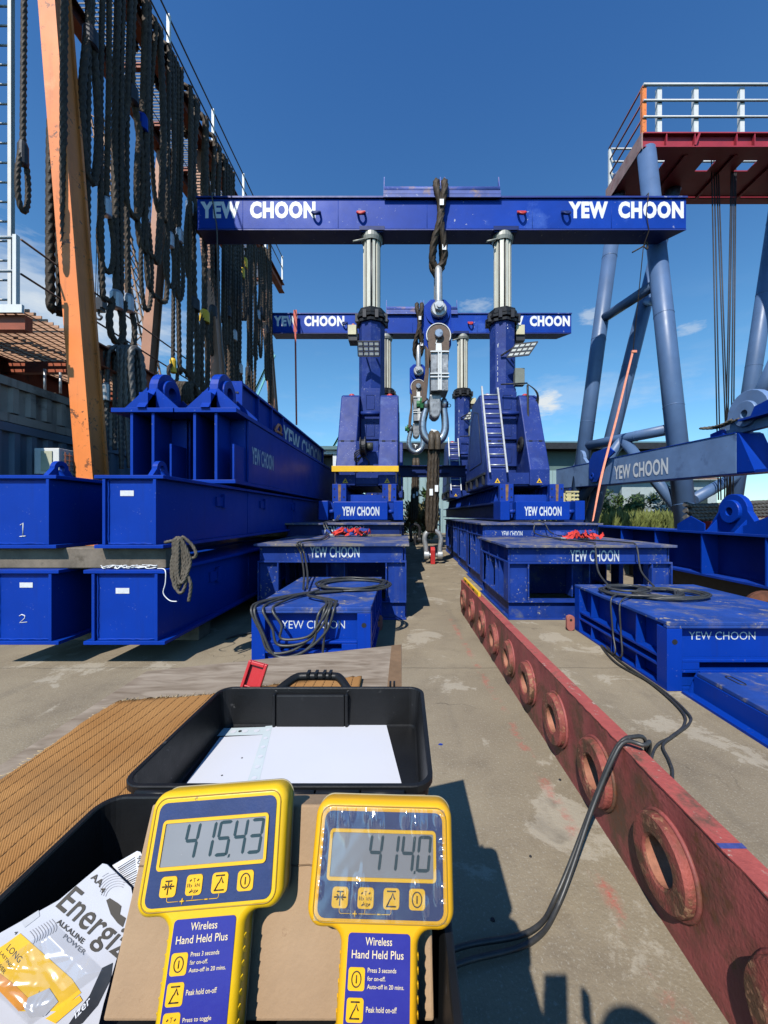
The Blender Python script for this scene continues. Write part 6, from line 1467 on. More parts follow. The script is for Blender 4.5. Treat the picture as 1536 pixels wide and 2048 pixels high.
# ================================================================== FOREGROUND TABLE
PZ = 1.06
def ply_mat():
    m = bpy.data.materials.new('weathered_plywood'); m.use_nodes = True; t = m.node_tree; N = t.nodes; K = t.links.new
    b = N['Principled BSDF']; b.inputs['Roughness'].default_value = .8; b.inputs['Specular IOR Level'].default_value = .2
    co = N.new('ShaderNodeTexCoord')
    mp_ = N.new('ShaderNodeMapping'); mp_.inputs['Scale'].default_value = (5, 20, 5); mp_.inputs['Rotation'].default_value = (0, 0, -.28); K(co.outputs['Object'], mp_.inputs[0])
    n1 = N.new('ShaderNodeTexNoise'); n1.inputs['Scale'].default_value = 1.6; n1.inputs['Detail'].default_value = 8; n1.inputs['Distortion'].default_value = 1.2; K(mp_.outputs[0], n1.inputs['Vector'])
    r1 = N.new('ShaderNodeValToRGB'); e = r1.color_ramp.elements; e[0].position = .30; e[0].color = (.20, .15, .105, 1); e[1].position = .66; e[1].color = (.36, .29, .22, 1); K(n1.outputs[0], r1.inputs[0])
    n2 = N.new('ShaderNodeTexNoise'); n2.inputs['Scale'].default_value = 5; n2.inputs['Detail'].default_value = 7; K(co.outputs['Object'], n2.inputs['Vector'])
    r2 = N.new('ShaderNodeMapRange'); r2.inputs[1].default_value = .52; r2.inputs[2].default_value = .75; r2.inputs[4].default_value = .6; K(n2.outputs[0], r2.inputs[0])
    x = N.new('ShaderNodeMix'); x.data_type = 'RGBA'; K(r2.outputs[0], x.inputs[0]); K(r1.outputs[0], x.inputs[6]); x.inputs[7].default_value = (.14, .085, .05, 1)
    K(x.outputs[2], b.inputs['Base Color'])
    bn = N.new('ShaderNodeBump'); bn.inputs['Strength'].default_value = .25; bn.inputs['Distance'].default_value = .003; K(n1.outputs[0], bn.inputs['Height']); K(bn.outputs[0], b.inputs['Normal'])
    return m
t = thing('plywood_board', 'weathered plywood board used as a table top under the brown mat', 'plywood', (-.35, .7, PZ - .018))
mb = MB(); mb.prism([(-.008, 1.308, PZ - .018), (-.726, 1.086, PZ - .018), (-.69, .11, PZ - .018), (.0, .11, PZ - .018)], (0, 0, .018)); mb.build('sheet', ply_mat(), t, bevel=.001)
mb = MB(); mb.prism([(-.042, 1.297, PZ + .0004), (-.043, .80, PZ + .0004), (-.004, .80, PZ + .0004), (-.009, 1.306, PZ + .0004)], (0, 0, .0004)); mb.build('bare_edge_strip', mat('brown_bare_ply', (.21, .125, .065), .8, var=.3, scale=9, stain=((.34, .11, .05), .4, 6), bump=.2, bscale=50), t)
t = thing('timber_crate', 'grey timber crate supporting the plywood table top', 'crate', (-.35, .6, 0))
mb = MB()
for k in range(6):
    z = .06 + k * .165
    for y in (.2, .98): mb.box(-.62, -.08, y, y + .02, z, z + .14)
    for x in (-.62, -.10): mb.box(x, x + .02, .221, .979, z, z + .14)
mb.build('slat', M['wood'], t)
mb = MB()
for x in (-.599, -.16):
    for y in (.221, .92): mb.box(x, x + .058, y, y + .058, 0, PZ - .019)
mb.build('post', M['wood'], t)

# brown ribbed mat
def mat_mat():
    m = bpy.data.materials.new('ribbed_brown_mat'); m.use_nodes = True; t = m.node_tree; N = t.nodes; K = t.links.new
    b = N['Principled BSDF']; b.inputs['Roughness'].default_value = .95; b.inputs['Specular IOR Level'].default_value = .1
    co = N.new('ShaderNodeTexCoord'); s = N.new('ShaderNodeSeparateXYZ'); K(co.outputs['Object'], s.inputs[0])
    def mth(op, a, c2=None, c3=None):
        x = N.new('ShaderNodeMath'); x.operation = op
        for i, q in enumerate((a, c2, c3)):
            if q is None: continue
            if isinstance(q, (int, float)): x.inputs[i].default_value = q
            else: K(q, x.inputs[i])
        return x.outputs[0]
    def noise(sc, v=None, det=4):
        n = N.new('ShaderNodeTexNoise'); n.inputs['Scale'].default_value = sc; n.inputs['Detail'].default_value = det; K(v or co.outputs['Object'], n.inputs['Vector']); return n.outputs[0]
    xw = mth('ADD', s.outputs[0], mth('MULTIPLY', mth('SUBTRACT', noise(9), .5), .011))
    fr = mth('ABSOLUTE', mth('SUBTRACT', mth('FRACT', mth('DIVIDE', xw, .0235)), .5))
    line = N.new('ShaderNodeMapRange'); line.inputs[1].default_value = .055; line.inputs[2].default_value = .02; K(fr, line.inputs[0])
    dash = N.new('ShaderNodeMapRange'); dash.inputs[1].default_value = -.5; dash.inputs[2].default_value = .1; K(mth('SINE', mth('MULTIPLY', s.outputs[1], 480)), dash.inputs[0])
    stitch = mth('MULTIPLY', line.outputs[0], mth('MULTIPLY_ADD', dash.outputs[0], .55, .45))
    tw = mth('SINE', mth('ADD', mth('MULTIPLY', s.outputs[1], 1500), mth('MULTIPLY', s.outputs[0], 1900)))
    c0 = N.new('ShaderNodeMix'); c0.data_type = 'RGBA'; r0 = N.new('ShaderNodeMapRange'); r0.inputs[1].default_value = .3; r0.inputs[2].default_value = .7; K(noise(7, det=8), r0.inputs[0]); K(r0.outputs[0], c0.inputs[0])
    c0.inputs[6].default_value = (.36, .165, .052, 1); c0.inputs[7].default_value = (.48, .245, .088, 1)
    c1 = N.new('ShaderNodeMix'); c1.data_type = 'RGBA'; K(mth('MULTIPLY_ADD', tw, .16, .2), c1.inputs[0]); K(c0.outputs[2], c1.inputs[6]); c1.inputs[7].default_value = (.19, .09, .03, 1)
    c2 = N.new('ShaderNodeMix'); c2.data_type = 'RGBA'; K(stitch, c2.inputs[0]); K(c1.outputs[2], c2.inputs[6]); c2.inputs[7].default_value = (.035, .02, .012, 1)
    c3 = N.new('ShaderNodeMix'); c3.data_type = 'RGBA'; r3 = N.new('ShaderNodeMapRange'); r3.inputs[1].default_value = .69; r3.inputs[2].default_value = .73; r3.inputs[4].default_value = .8; K(noise(4.2, det=6), r3.inputs[0]); K(r3.outputs[0], c3.inputs[0]); K(c2.outputs[2], c3.inputs[6]); c3.inputs[7].default_value = (.55, .42, .27, 1)
    c4 = N.new('ShaderNodeMix'); c4.data_type = 'RGBA'; r4 = N.new('ShaderNodeMapRange'); r4.inputs[1].default_value = .52; r4.inputs[2].default_value = .72; r4.inputs[4].default_value = .55; K(noise(5.5, det=8), r4.inputs[0]); K(r4.outputs[0], c4.inputs[0]); K(c3.outputs[2], c4.inputs[6]); c4.inputs[7].default_value = (.17, .095, .045, 1)
    K(c4.outputs[2], b.inputs['Base Color'])
    bn = N.new('ShaderNodeBump'); bn.inputs['Strength'].default_value = .6; bn.inputs['Distance'].default_value = .003
    h = mth('ADD', mth('MULTIPLY', mth('MINIMUM', fr, .14), 6.0), mth('ADD', mth('MULTIPLY', tw, .10), mth('MULTIPLY', noise(300), .3)))
    K(h, bn.inputs['Height']); K(bn.outputs[0], b.inputs['Normal']); return m
t = thing('ribbed_mat', 'brown ribbed mat with dark stitched lines lying on the plywood', 'mat', (-.38, .5, PZ))
mb = MB(); rr = random.Random(2); nx, ny = 70, 70; vs = []
c00, c10, c11, c01 = Vector((-.655, .115)), Vector((-.10, .115)), Vector((-.112, 1.035)), Vector((-.665, .885))
for j in range(ny + 1):
    for i in range(nx + 1):
        a, b_ = i / nx, j / ny; p = c00.lerp(c10, a).lerp(c01.lerp(c11, a), b_)
        e = 0.0
        yy = p.y; xx = p.x
        if j == ny: yy += rr.uniform(-.006, .006) + .010 * sin(xx * 17)
        if i == 0: xx += rr.uniform(-.002, .002) + .004 * sin(yy * 21)
        z = PZ + .008 + .0022 * sin(xx * 9 + yy * 5) * sin(yy * 7) + (.006 * max(0, sin((xx + .30) * 6)) * max(0, b_ - .75) * 4)
        vs.append((xx, yy, z))
fs = [(j * (nx + 1) + i, j * (nx + 1) + i + 1, (j + 1) * (nx + 1) + i + 1, (j + 1) * (nx + 1) + i) for j in range(ny) for i in range(nx)]
mb.add(vs, fs, True)
# hanging edge all round gives it thickness
bd = [i for i in range(nx + 1)] + [j * (nx + 1) + nx for j in range(1, ny + 1)] + [ny * (nx + 1) + i for i in range(nx - 1, -1, -1)] + [j * (nx + 1) for j in range(ny - 1, 0, -1)]
o_ = len(vs); mb.add([(Vector(vs[k]).x, Vector(vs[k]).y, PZ + .0008) for k in bd], [])
nb = len(bd); mb.f += [(bd[k], bd[(k + 1) % nb], o_ + (k + 1) % nb, o_ + k) for k in range(nb)]; mb.sm += [False] * nb
mb.build('weave', mat_mat(), t)
mb = MB()                                     # frayed threads along the far and left edges
for k in range(420):
    if k < 300: a = rr.random(); p = c01.lerp(c11, a); d = Vector((rr.uniform(-.5, .5), 1, rr.uniform(-.5, .3)))
    else: a = rr.random(); p = c00.lerp(c01, a); d = Vector((-1, rr.uniform(-.5, .5), rr.uniform(-.5, .3)))
    q_ = Vector((p.x, p.y + .010 * sin(p.x * 17) if k < 300 else p.y, PZ + rr.uniform(.003, .009))); mb.tube([q_ - d.normalized() * .004, q_ + d.normalized() * rr.uniform(.003, .011)], .0007, 4)
mb.build('fringe', mat('frayed_thread', (.55, .40, .22), .9, var=.3, scale=60), t)

# ================================================================== BLACK CASE
ZR = 1.15
def tray(mb, x0, x1, y0, y1, zb, zt, r=.028, wall=.0035, draft=.010, lip=.004, floor=.004):
    cx_, cy_ = (x0 + x1) / 2, (y0 + y1) / 2; W_, H_ = x1 - x0, y1 - y0
    def lp(ins, z): return [(a, b, z) for a, b in rrect(W_ - 2 * ins, H_ - 2 * ins, max(.004, r - ins), 6, cx_, cy_)]
    loops = [lp(draft + .006, zb), lp(draft, zb + .006), lp(lip * .3 + .0015, zt - .010), lp(-.001, zt - .009), lp(-.001, zt - .001), lp(.0005, zt), lp(lip + .0015, zt), lp(lip + .0025, zt - .002), lp(wall + .004, zt - .012), lp(draft + wall, zb + floor + .004), lp(draft + wall + .0012, zb + floor + .0012), lp(draft + wall + .004, zb + floor)]
    n = len(loops[0]); vs = [p for l_ in loops for p in l_]
    fs = [(i * n + k, i * n + (k + 1) % n, (i + 1) * n + (k + 1) % n, (i + 1) * n + k) for i in range(len(loops) - 1) for k in range(n)]
    fs += [tuple(range(n - 1, -1, -1)), tuple((len(loops) - 1) * n + k for k in range(n))]
    return mb.add(vs, fs, False)
cx0, cx1 = -.372, .040
t = thing('equipment_case', 'open black plastic equipment case lying on the mat, lid folded back', 'case', (-.16, .49, PZ + .011))
mb = MB(); tray(mb, cx0, cx1, .175, .484, PZ + .012, ZR); mb.build('base_tray', M['plastic_black'], t)
mb = MB(); tray(mb, cx0 + .001, cx1 - .002, .497, .786, PZ + .012, ZR); lid = mb.build('lid', M['plastic_black'], t)
mb = MB(); far = .770
mb.box(-.255, -.118, far - .005, far + .002, PZ + .017, ZR - .008); mb.box(-.262, -.2555, far - .007, far + .004, PZ + .017, ZR - .006); mb.box(-.1175, -.111, far - .007, far + .004, PZ + .017, ZR - .006)
mb.build('moulded_rib', M['plastic_black'], t, bevel=.003)
mb = MB(); x = cx0 + .03; k = 0
while x < cx1 - .05:
    mb.cyl((x, .4905, ZR - .006), (x + .055, .4905, ZR - .006), .0052, n=10); x += .0575
mb.box(cx0 + .03, cx1 - .03, .481, .499, ZR - .016, ZR - .011); mb.build('hinge', M['plastic_black'], t)
mb = MB()
P = smooth_path([(-.262, .782, ZR - .012), (-.248, .800, ZR - .004), (-.232, .822, ZR + .002), (-.215, .828, ZR + .003), (-.155, .828, ZR + .003), (-.138, .822, ZR + .002), (-.122, .800, ZR - .004), (-.110, .782, ZR - .012)], 4)
mb.tube(P, .0085, 8)
for x in (-.205, -.188, -.171, -.158): mb.box(x - .003, x + .003, .818, .838, ZR + .004, ZR + .0135)
mb.build('handle', M['plastic_black'], t)
mb = MB()
for x in (-.030, -.022): mb.box(x, x + .004, .786, .796, ZR - .02, ZR + .007)
mb.box(-.034, -.014, .786, .792, ZR - .03, ZR - .008)
mb.build('latch_seat', M['plastic_black'], t)
A = Vector((-.338, .7905, ZR - .012)); up = Vector((.016, .012, .058)).normalized(); rt = Vector((1, 0, -.2)).normalized(); rt = (rt - up * rt.dot(up)).normalized(); nn = rt.cross(up)
def fr(a, b, c): return A + rt * a + up * b + nn * c
def pbox(mb, a0, a1, b0, b1, c0, c1): return mb.hexa([fr(a0, b0, c0), fr(a1, b0, c0), fr(a1, b0, c1), fr(a0, b0, c1), fr(a0, b1, c0), fr(a1, b1, c0), fr(a1, b1, c1), fr(a0, b1, c1)])
mb = MB(); pbox(mb, 0, .040, .0, .064, -.003, 0); pbox(mb, 0, .006, 0, .064, .0002, .008); pbox(mb, .034, .040, 0, .064, .0002, .008); pbox(mb, .0062, .0338, .057, .064, .0002, .008); pbox(mb, .0062, .0338, .010, .016, .0002, .005); pbox(mb, .004, .036, -.006, -.0002, -.004, .009)
mb.build('latch', M['case_red'], t, bevel=.0012)

# papers in the lid
FZ = PZ + .0172
t = thing('paper_sleeve', 'clear punched plastic sleeve with a white paper sheet, right, in the case lid', 'paper sleeve', (-.12, .68, FZ))
def fpt(px, py, z): p = gnd(px, py, z); return p
def sheet(pts, z, th=.0004):
    mb = MB(); mb.prism([Vector((p[0], p[1], z)) for p in pts], (0, 0, th)); return mb
q1 = [fpt(545, 1453, FZ), fpt(772, 1449, FZ), Vector((.000, .52, 0)), Vector((-.222, .52, 0))]
q1[2].x = .012; q1[3].x = -.210
sheet(q1, FZ + .0012).build('sheet', M['paper'], t)
sleeve = bpy.data.materials.new('clear_sleeve'); sleeve.use_nodes = True; b = sleeve.node_tree.nodes['Principled BSDF']; b.inputs['Base Color'].default_value = (.58, .66, .68, 1); b.inputs['Roughness'].default_value = .22
sheet([fpt(531, 1454, FZ), fpt(545, 1453, FZ), q1[3], q1[3] + Vector((-.022, 0, 0))], FZ + .0014).build('punched_strip', sleeve, t)
def dots(mb, a, b_, n, z, r=.0042):
    for k in range(n):
        p = Vector(a).lerp(Vector(b_), (k + .5) / n); mb.prism([(p.x + cos(2 * pi * j / 12) * r, p.y + sin(2 * pi * j / 12) * r, z) for j in range(12)], (0, 0, .0003))
mb = MB(); dots(mb, fpt(538, 1454, FZ), q1[3] + Vector((-.011, 0, 0)), 9, FZ + .0019); mb.build('punched_hole', M['paper'], t)
mb = MB(); a_, b__ = q1[0] + Vector((.01, .001, 0)), q1[1] + Vector((-.022, .001, 0)); mb.prism([Vector((a_.x, a_.y, FZ + .002)), Vector((b__.x, b__.y, FZ + .002)), Vector((b__.x, b__.y + .006, FZ + .003)), Vector((a_.x, a_.y + .004, FZ + .002))], (0, 0, .0004)); mb.build('sleeve_edge', sleeve, t)
mb = MB(); p = fpt(660, 1500, FZ); 0 and mb.add([(p.x - .012, p.y - .03, FZ + .0018), (p.x - .002, p.y - .004, FZ + .005), (p.x + .006, p.y + .018, FZ + .0018), (p.x + .008, p.y - .008, FZ + .0018), (p.x - .003, p.y - .03, FZ + .0018)], [(0, 1, 4), (1, 2, 3), (1, 3, 4), (0, 1, 2)]); t = thing('paper_sleeve', 'clear punched plastic sleeve with a white paper sheet, left and half under the other', 'paper sleeve', (-.28, .68, FZ))
q2 = [fpt(440, 1475, FZ), fpt(534, 1470, FZ), Vector((-.2, .52, 0)), Vector((-.338, .52, 0))]
sheet(q2, FZ + .0004).build('sheet', M['paper'], t)
q3 = [fpt(432, 1458, FZ), fpt(532, 1455, FZ), fpt(530, 1470, FZ), fpt(428, 1473, FZ)]
sheet(q3, FZ + .0008, .0003).build('punched_strip', sleeve, t)
mb = MB(); dots(mb, fpt(455, 1465, FZ), fpt(525, 1462, FZ), 3, FZ + .00125, .0055); mb.build('punched_hole', M['paper'], t)
mb = MB(); p = fpt(480, 1464, FZ); dots(mb, p + Vector((-.004, 0, 0)), p + Vector((.004, 0, 0)), 1, FZ + .0017, .0032)
for px, py in ((444, 1552), (484, 1517)): p = fpt(px, py, FZ); dots(mb, p, p, 1, FZ + .001, .0015)
mb.build('ink_dot', M['dark'], t)

# cardboard box in the base, propping up the meters
S = .85
wv0 = Vector((0, .433, .901)); nv0 = Vector((0, -.901, .433))
def face_pt(x, tt, off=0.0): return Vector((x, .34 - .433 * tt, 1.259 - .901 * tt)) + nv0 * off
card_m = mat('brown_cardboard', (.40, .265, .155), .9, var=.12, scale=12, bump=.12, bscale=220, stain=((.50, .39, .27), .38, 7), chips=((.33, .21, .12), .2, 160))
t = thing('cardboard_box', 'brown cardboard box wedged in the case base behind the two meters', 'cardboard box', (-.09, .3, 1.1))
OFF = -.030
def slab(xa, xb, ta, tb, th):
    a = [face_pt(xa, tb, OFF), face_pt(xb, tb, OFF), face_pt(xb, ta, OFF), face_pt(xa, ta, OFF)]
    mb = MB(); mb.prism(a, -nv0 * th); return mb
slab(-.235, .0235, .018, .156, .045).build('box', card_m, t, bevel=.002)
mb = MB()
rr = random.Random(12)
pts = [face_pt(-.234 + .256 * k / 24, .062 + rr.uniform(-.0012, .0012), OFF + .0004) for k in range(25)]; mb.tube(pts, .0006, 4)

mb.build('crease', mat('cardboard_crease', (.24, .15, .085), .9, var=.1), t)
t = thing('foam_block', 'black foam block at the bottom of the case base under the cardboard', 'foam', (-.09, .28, PZ + .017))
mb = MB(); mb.box(-.19, .01, .335, .44, PZ + .0165, PZ + .085); mb.build('foam', M['black'], t, bevel=.004)

# ------------------------------------------------------------------ hand held meters
m_yel = mat('yellow_meter_shell', (.80, .49, .012), .34, var=.05, scale=20, bump=.03, bscale=300, stain=((.45, .27, .05), .16, 26), chips=((.30, .2, .05), .14, 150))
m_yel2 = mat('amber_meter_shell', (.84, .43, .012), .34, var=.05, scale=20, bump=.03, bscale=300, stain=((.5, .25, .05), .15, 26), chips=((.3, .18, .04), .12, 150))
m_navy = mat('navy_meter_panel', (.026, .043, .135), .38, var=.12, scale=40, bump=.06, bscale=500, stain=((.07, .085, .20), .3, 25))
m_navy2 = mat('blue_handle_label', (.030, .032, .27), .36, var=.05, scale=40, bump=.03, bscale=400)
m_lcd = mat('lcd_grey', (.255, .255, .265), .22, var=.05, scale=30, spec=.6)
m_seg = mat('lcd_segment', (.022, .048, .058), .35, var=.05)
m_btn = mat('yellow_key', (.84, .47, .012), .42, var=.04, scale=30)
m_ink = mat('black_print', (.035, .025, .015), .5, var=.05)
m_cream = mat('cream_print', (.80, .66, .42), .5, var=.04)
m_white_edge = mat('pale_back_shell', (.34, .29, .17), .4, var=.08, scale=20)
def meter(label, xc, tt, rot, reading, shell, film=False):
    w_ = (wv0 * cos(rot) + Vector((-1, 0, 0)) * sin(rot)).normalized(); n_ = nv0; u_ = w_.cross(n_).normalized()
    O = face_pt(xc, tt)
    def Q(a, b, c=0): return O + u_ * a + w_ * b + n_ * c
    t = thing('handheld_meter', label, 'handheld meter', tuple(Q(0, -.17, -.028)), 'yellow handheld load meters in the case')
    HW, HH, hw, LEN, r = .0588, .084, .0300, .172, .0125
    # outline: head with filleted neck into the handle
    def arc(cx_, cy_, rad, a0, a1, n=7): return [(cx_ + rad * cos(radians(a0 + (a1 - a0) * k / n)), cy_ + rad * sin(radians(a0 + (a1 - a0) * k / n))) for k in range(n + 1)]
    f = .010
    right = arc(HW - r, -r, r, 90, 0) + arc(HW - r, -HH + r, r, 0, -90) + arc(hw + f, -HH - f, f, 90, 180) + arc(hw - .008, -LEN + .008, .008, 0, -90)
    outl = right + [(-a, b) for a, b in reversed(right)]
    def inset(o, d):
        n = len(o); res = []
        for i in range(n):
            p, a, b = Vector(o[i]), Vector(o[i - 1]), Vector(o[(i + 1) % n])
            t1, t2 = (p - a), (b - p)
            t1 = t1.normalized() if t1.length > 1e-7 else t2.normalized(); t2 = t2.normalized() if t2.length > 1e-7 else t1
            nr = Vector((t1.y + t2.y, -(t1.x + t2.x))); nr.normalize(); res.append(p - (-nr if False else nr) * d * (-1))
        return res
    def loop(d, c): return [Q(p[0], p[1], c) for p in inset(outl, d)]
    sgn = 1
    # make sure positive inset shrinks
    tst = inset(outl, .003); 
    if max(p[0] for p in tst) > HW: sgn = -1
    prof = [(.004, -.028), (.0008, -.0255), (0, -.022), (0, -.0065), (.0012, -.003), (.0034, -.0008), (.0060, 0)]
    loops = [loop(sgn * d, c) for d, c in prof]; n = len(loops[0]); vs = [p for l_ in loops for p in l_]
    fs = [(i * n + k, i * n + (k + 1) % n, (i + 1) * n + (k + 1) % n, (i + 1) * n + k) for i in range(len(loops) - 1) for k in range(n)]
    mb = MB(); mb.add(vs, fs, True); mb.f += [tuple(range(n - 1, -1, -1)), tuple((len(loops) - 1) * n + k for k in range(n))]; mb.sm += [False, False]
    mb.build('shell', shell, t)
    mb = MB(); mb.tube([Q(p[0], p[1], -.0215) for p in inset(outl, sgn * -.0001)], .0007, 5, closed=True); mb.build('seam', m_white_edge, t)
    def plate(name, x0, x1, y0, y1, r_, z, th, m, parent=t):
        mb = MB(); mb.prism([Q(a, b, z) for a, b in rrect(x1 - x0, y1 - y0, r_, 4, (x0 + x1) / 2, (y0 + y1) / 2)], n_ * th); return mb.build(name, m, parent)
    def ring(mb, x0, x1, y0, y1, r_, z, rad): mb.tube([Q(a, b, z) for a, b in rrect(x1 - x0, y1 - y0, r_, 5, (x0 + x1) / 2, (y0 + y1) / 2)], rad, 5, closed=True)
    px0, px1, py0, py1 = -.0500, .0500, -.0765, -.0080
    mb = MB(); ring(mb, px0 - .0034, px1 + .0034, py0 - .0028, py1 + .0034, .0085, 0, .0005); mb.build('panel_groove', mat('shell_groove', (.35, .20, .02), .5, var=.1), t)
    pn = plate('front_panel', px0, px1, py0, py1, .006, .0002, .0006, m_navy)
    PW, PH = px1 - px0, py1 - py0
    X = lambda f_: px0 + PW * f_
    Y_ = lambda f_: py1 - PH * f_
    mb = MB(); sx0, sx1, sy1, sy0 = X(.055), X(.945), Y_(.175), Y_(.665)
    o = rrect(sx1 - sx0, sy1 - sy0, .003, 4, (sx0 + sx1) / 2, (sy0 + sy1) / 2); i_ = rrect(sx1 - sx0 - .0046, sy1 - sy0 - .0046, .001, 4, (sx0 + sx1) / 2, (sy0 + sy1) / 2); n = len(o)
    vs = [Q(a, b, .0022) for a, b in o] + [Q(a, b, .0022) for a, b in i_] + [Q(a, b, .0008) for a, b in o] + [Q(a, b, .0008) for a, b in i_]
    mb.add(vs, [(k, (k + 1) % n, n + (k + 1) % n, n + k) for k in range(n)] + [(2 * n + k, 2 * n + (k + 1) % n, (k + 1) % n, k) for k in range(n)] + [(n + k, n + (k + 1) % n, 3 * n + (k + 1) % n, 3 * n + k) for k in range(n)])
    mb.build('screen_frame', m_btn, t)
    lx0, lx1, ly0, ly1 = sx0 + .0022, sx1 - .0022, sy0 + .0022, sy1 - .0022
    lcd = plate('screen', lx0, lx1, ly0, ly1, .0008, .0009, .0003, m_lcd)
    # seven segment digits
    dh, dw, tk, sl = (ly1 - ly0) * .82, .0114, .0023, .20
    yb0 = ly0 + (ly1 - ly0) * .115; yb0 += .0008
    mb = MB()
    def seg(poly, ox):
        mb.prism([Q(ox + a + b * sl * .55, yb0 + b, .00135) for a, b in poly], n_ * .0002)
    def digit(ch, ox):
        h2 = dh / 2; g = .0004
        hseg = lambda y: [(tk * .35, y), (tk, y + tk / 2), (dw - tk, y + tk / 2), (dw - tk * .35, y), (dw - tk, y - tk / 2), (tk, y - tk / 2)]
        vseg = lambda x, ya, yb_: [(x, ya + g), (x + tk / 2, ya + tk * .5 + g), (x + tk / 2, yb_ - tk * .5 - g), (x, yb_ - g), (x - tk / 2, yb_ - tk * .5 - g), (x - tk / 2, ya + tk * .5 + g)]
        S_ = {'a': hseg(dh - tk / 2), 'g': hseg(h2), 'd': hseg(tk / 2), 'f': vseg(tk / 2, h2, dh), 'b': vseg(dw - tk / 2, h2, dh), 'e': vseg(tk / 2, 0, h2), 'c': vseg(dw - tk / 2, 0, h2)}
        for k in {'0': 'abcdef', '1': 'bc', '3': 'abgcd', '4': 'fgbc', '5': 'afgcd'}[ch]: seg(S_[k], ox)
    nd = len(reading.replace('.', '')); pitch = .0134; ox = lx1 - .0004 - dw - .0030 - (nd - 1) * pitch
    for ch in reading:
        if ch == '.':
            mb.prism([Q(ox - pitch + dw + .0004 + a, yb0 + b - .0012, .00135) for a, b in ((0, 0), (.0016, .0003), (.0018, .0024), (.0004, .0020))], n_ * .0002); continue
        digit(ch, ox); ox += pitch
    mb.build('digits', m_seg, lcd)
    # keys
    bw, bh = .0128, .0128
    def icon(mb, kind, cx_, cy_, s_, z):
        T_ = lambda pts, rad=.00042, cl=False: mb.tube([Q(cx_ + a * s_, cy_ + b * s_, z) for a, b in pts], rad * s_ / .0046 * 1.15, 5, closed=cl)
        if kind == 'power':
            T_([(cos(2 * pi * k / 20) * .78, sin(2 * pi * k / 20) * .95) for k in range(20)], .00038, True); T_([(0, -.48), (0, .48)])
        elif kind == 'peak':
            T_([(-.75, .95), (.75, .95)]); T_([(-.85, -.95), (.8, -.95)]); T_([(-.7, -.9), (-.25, -.1), (-.05, .1), (.25, .75), (.42, .2), (.6, -.05)])
        elif kind == 'tare':
            T_([(-.55, .75), (.55, .75)]); T_([(0, .7), (0, -1)]); T_([(-1, .05), (1, .05)]); T_([(-.55, .4), (-.2, .05), (-.55, -.3)]); T_([(.55, .4), (.2, .05), (.55, -.3)])
        elif kind == 'unit':
            for a in ((-.62, .62), (.62, .62), (-.5, -.85), (.62, -.8)): T_([(a[0] - .12, a[1] - .1), (a[0] + .12, a[1] + .1)])
    kx = [.175, .38, .585, .79]
    for f_, kd in zip(kx, ('tare', 'unit', 'peak', 'power')):
        cx_, cy_ = X(f_), Y_(.815)
        kb = plate('key', cx_ - bw / 2, cx_ + bw / 2, cy_ - bh / 2, cy_ + bh / 2, .0024, .0008, .0008, m_btn)
        mb = MB(); icon(mb, kd, cx_, cy_, .0048, .0017); mb.build('icon', m_ink, kb)
        if kd == 'unit':
            for s_, dx, dy, hh in (('T', -.001, .0016, .0026), ('kN', .0008, -.0013, .0022), ('kg', -.0017, -.0052, .0030), ('lb', -.0052, -.0013, .0024)):
                txt(s_, t, 'lettering', Q(cx_ + dx, cy_ + dy, .0017), u_, w_, .0019 * len(s_), hh, m_ink, lift=.0001)
    mb = MB(); yb_ = Y_(.955)
    mb.tube([Q(X(kx[0]), cy_ - bh / 2, .0010), Q(X(kx[0]), yb_ + .001, .0010), Q(X(kx[0]) + .001, yb_, .0010), Q(X(.30) - .003, yb_, .0010)], .00025, 4); mb.tube([Q(X(.30) + .003, yb_, .0010), Q(X(.49) - .002, yb_, .0010)], .00025, 4)
    mb.tube([Q(X(kx[1]), cy_ - bh / 2, .0010), Q(X(kx[1]) - .0005, yb_, .0010)], .00025, 4); mb.tube([Q(X(.49) + .002, yb_, .0010), Q(X(kx[2]) - .001, yb_, .0010), Q(X(kx[2]), yb_ + .001, .0010), Q(X(kx[2]), cy_ - bh / 2, .0010)], .00025, 4)
    mb.tube([Q(X(.30) - .0018, yb_, .0011), Q(X(.30) + .0018, yb_, .0011)], .0005, 4); mb.tube([Q(X(.30), yb_ - .0018, .0011), Q(X(.30), yb_ + .0018, .0011)], .0005, 4); mb.tube([Q(X(.49) - .0014, yb_, .0011), Q(X(.49) + .0014, yb_, .0011)], .0005, 4)
    mb.build('key_lines', m_btn, t)
    # handle label
    hx = .0240; lab_top = -HH - .0005
    plate('handle_label', -hx, hx, -LEN + .012, lab_top, .0025, .0002, .0005, m_navy2)
    def hl(s_, x, y, W_, H_, m_=m_cream, al=None): txt(s_, t, 'lettering', Q(x, y, .0009), u_, w_, W_, H_, m_, lift=.0001, bold=.006)
    hl('Wireless', -.0105, -.0912, .0205, .0046); hl('Hand Held Plus', -.0205, -.0985, .0395, .0046)
    ys = [-.1095, -.1255, -.1410]
    for y, kd in zip(ys, ('power', 'peak', 'unit')):
        kb = plate('key_symbol', -.0222, -.0098, y - .0062, y + .0062, .0018, .0007, .0004, m_btn)
        mb = MB(); icon(mb, kd, -.016, y, .0044, .0012); mb.build('icon', m_ink, kb)
    txt('T', t, 'lettering', Q(-.017, ys[2] + .0015, .0012), u_, w_, .0019, .0026, m_ink, lift=.0001); txt('lb  kN', t, 'lettering', Q(-.0212, ys[2] - .0015, .0012), u_, w_, .0104, .0022, m_ink, lift=.0001)
    hl('Press 3 seconds', -.0078, ys[0] + .0036, .0215, .0026); hl('for on-off.', -.0078, ys[0] - .0008, .0135, .0024); hl('Auto-off in 20 mins.', -.0078, ys[0] - .0050, .0275, .0024)
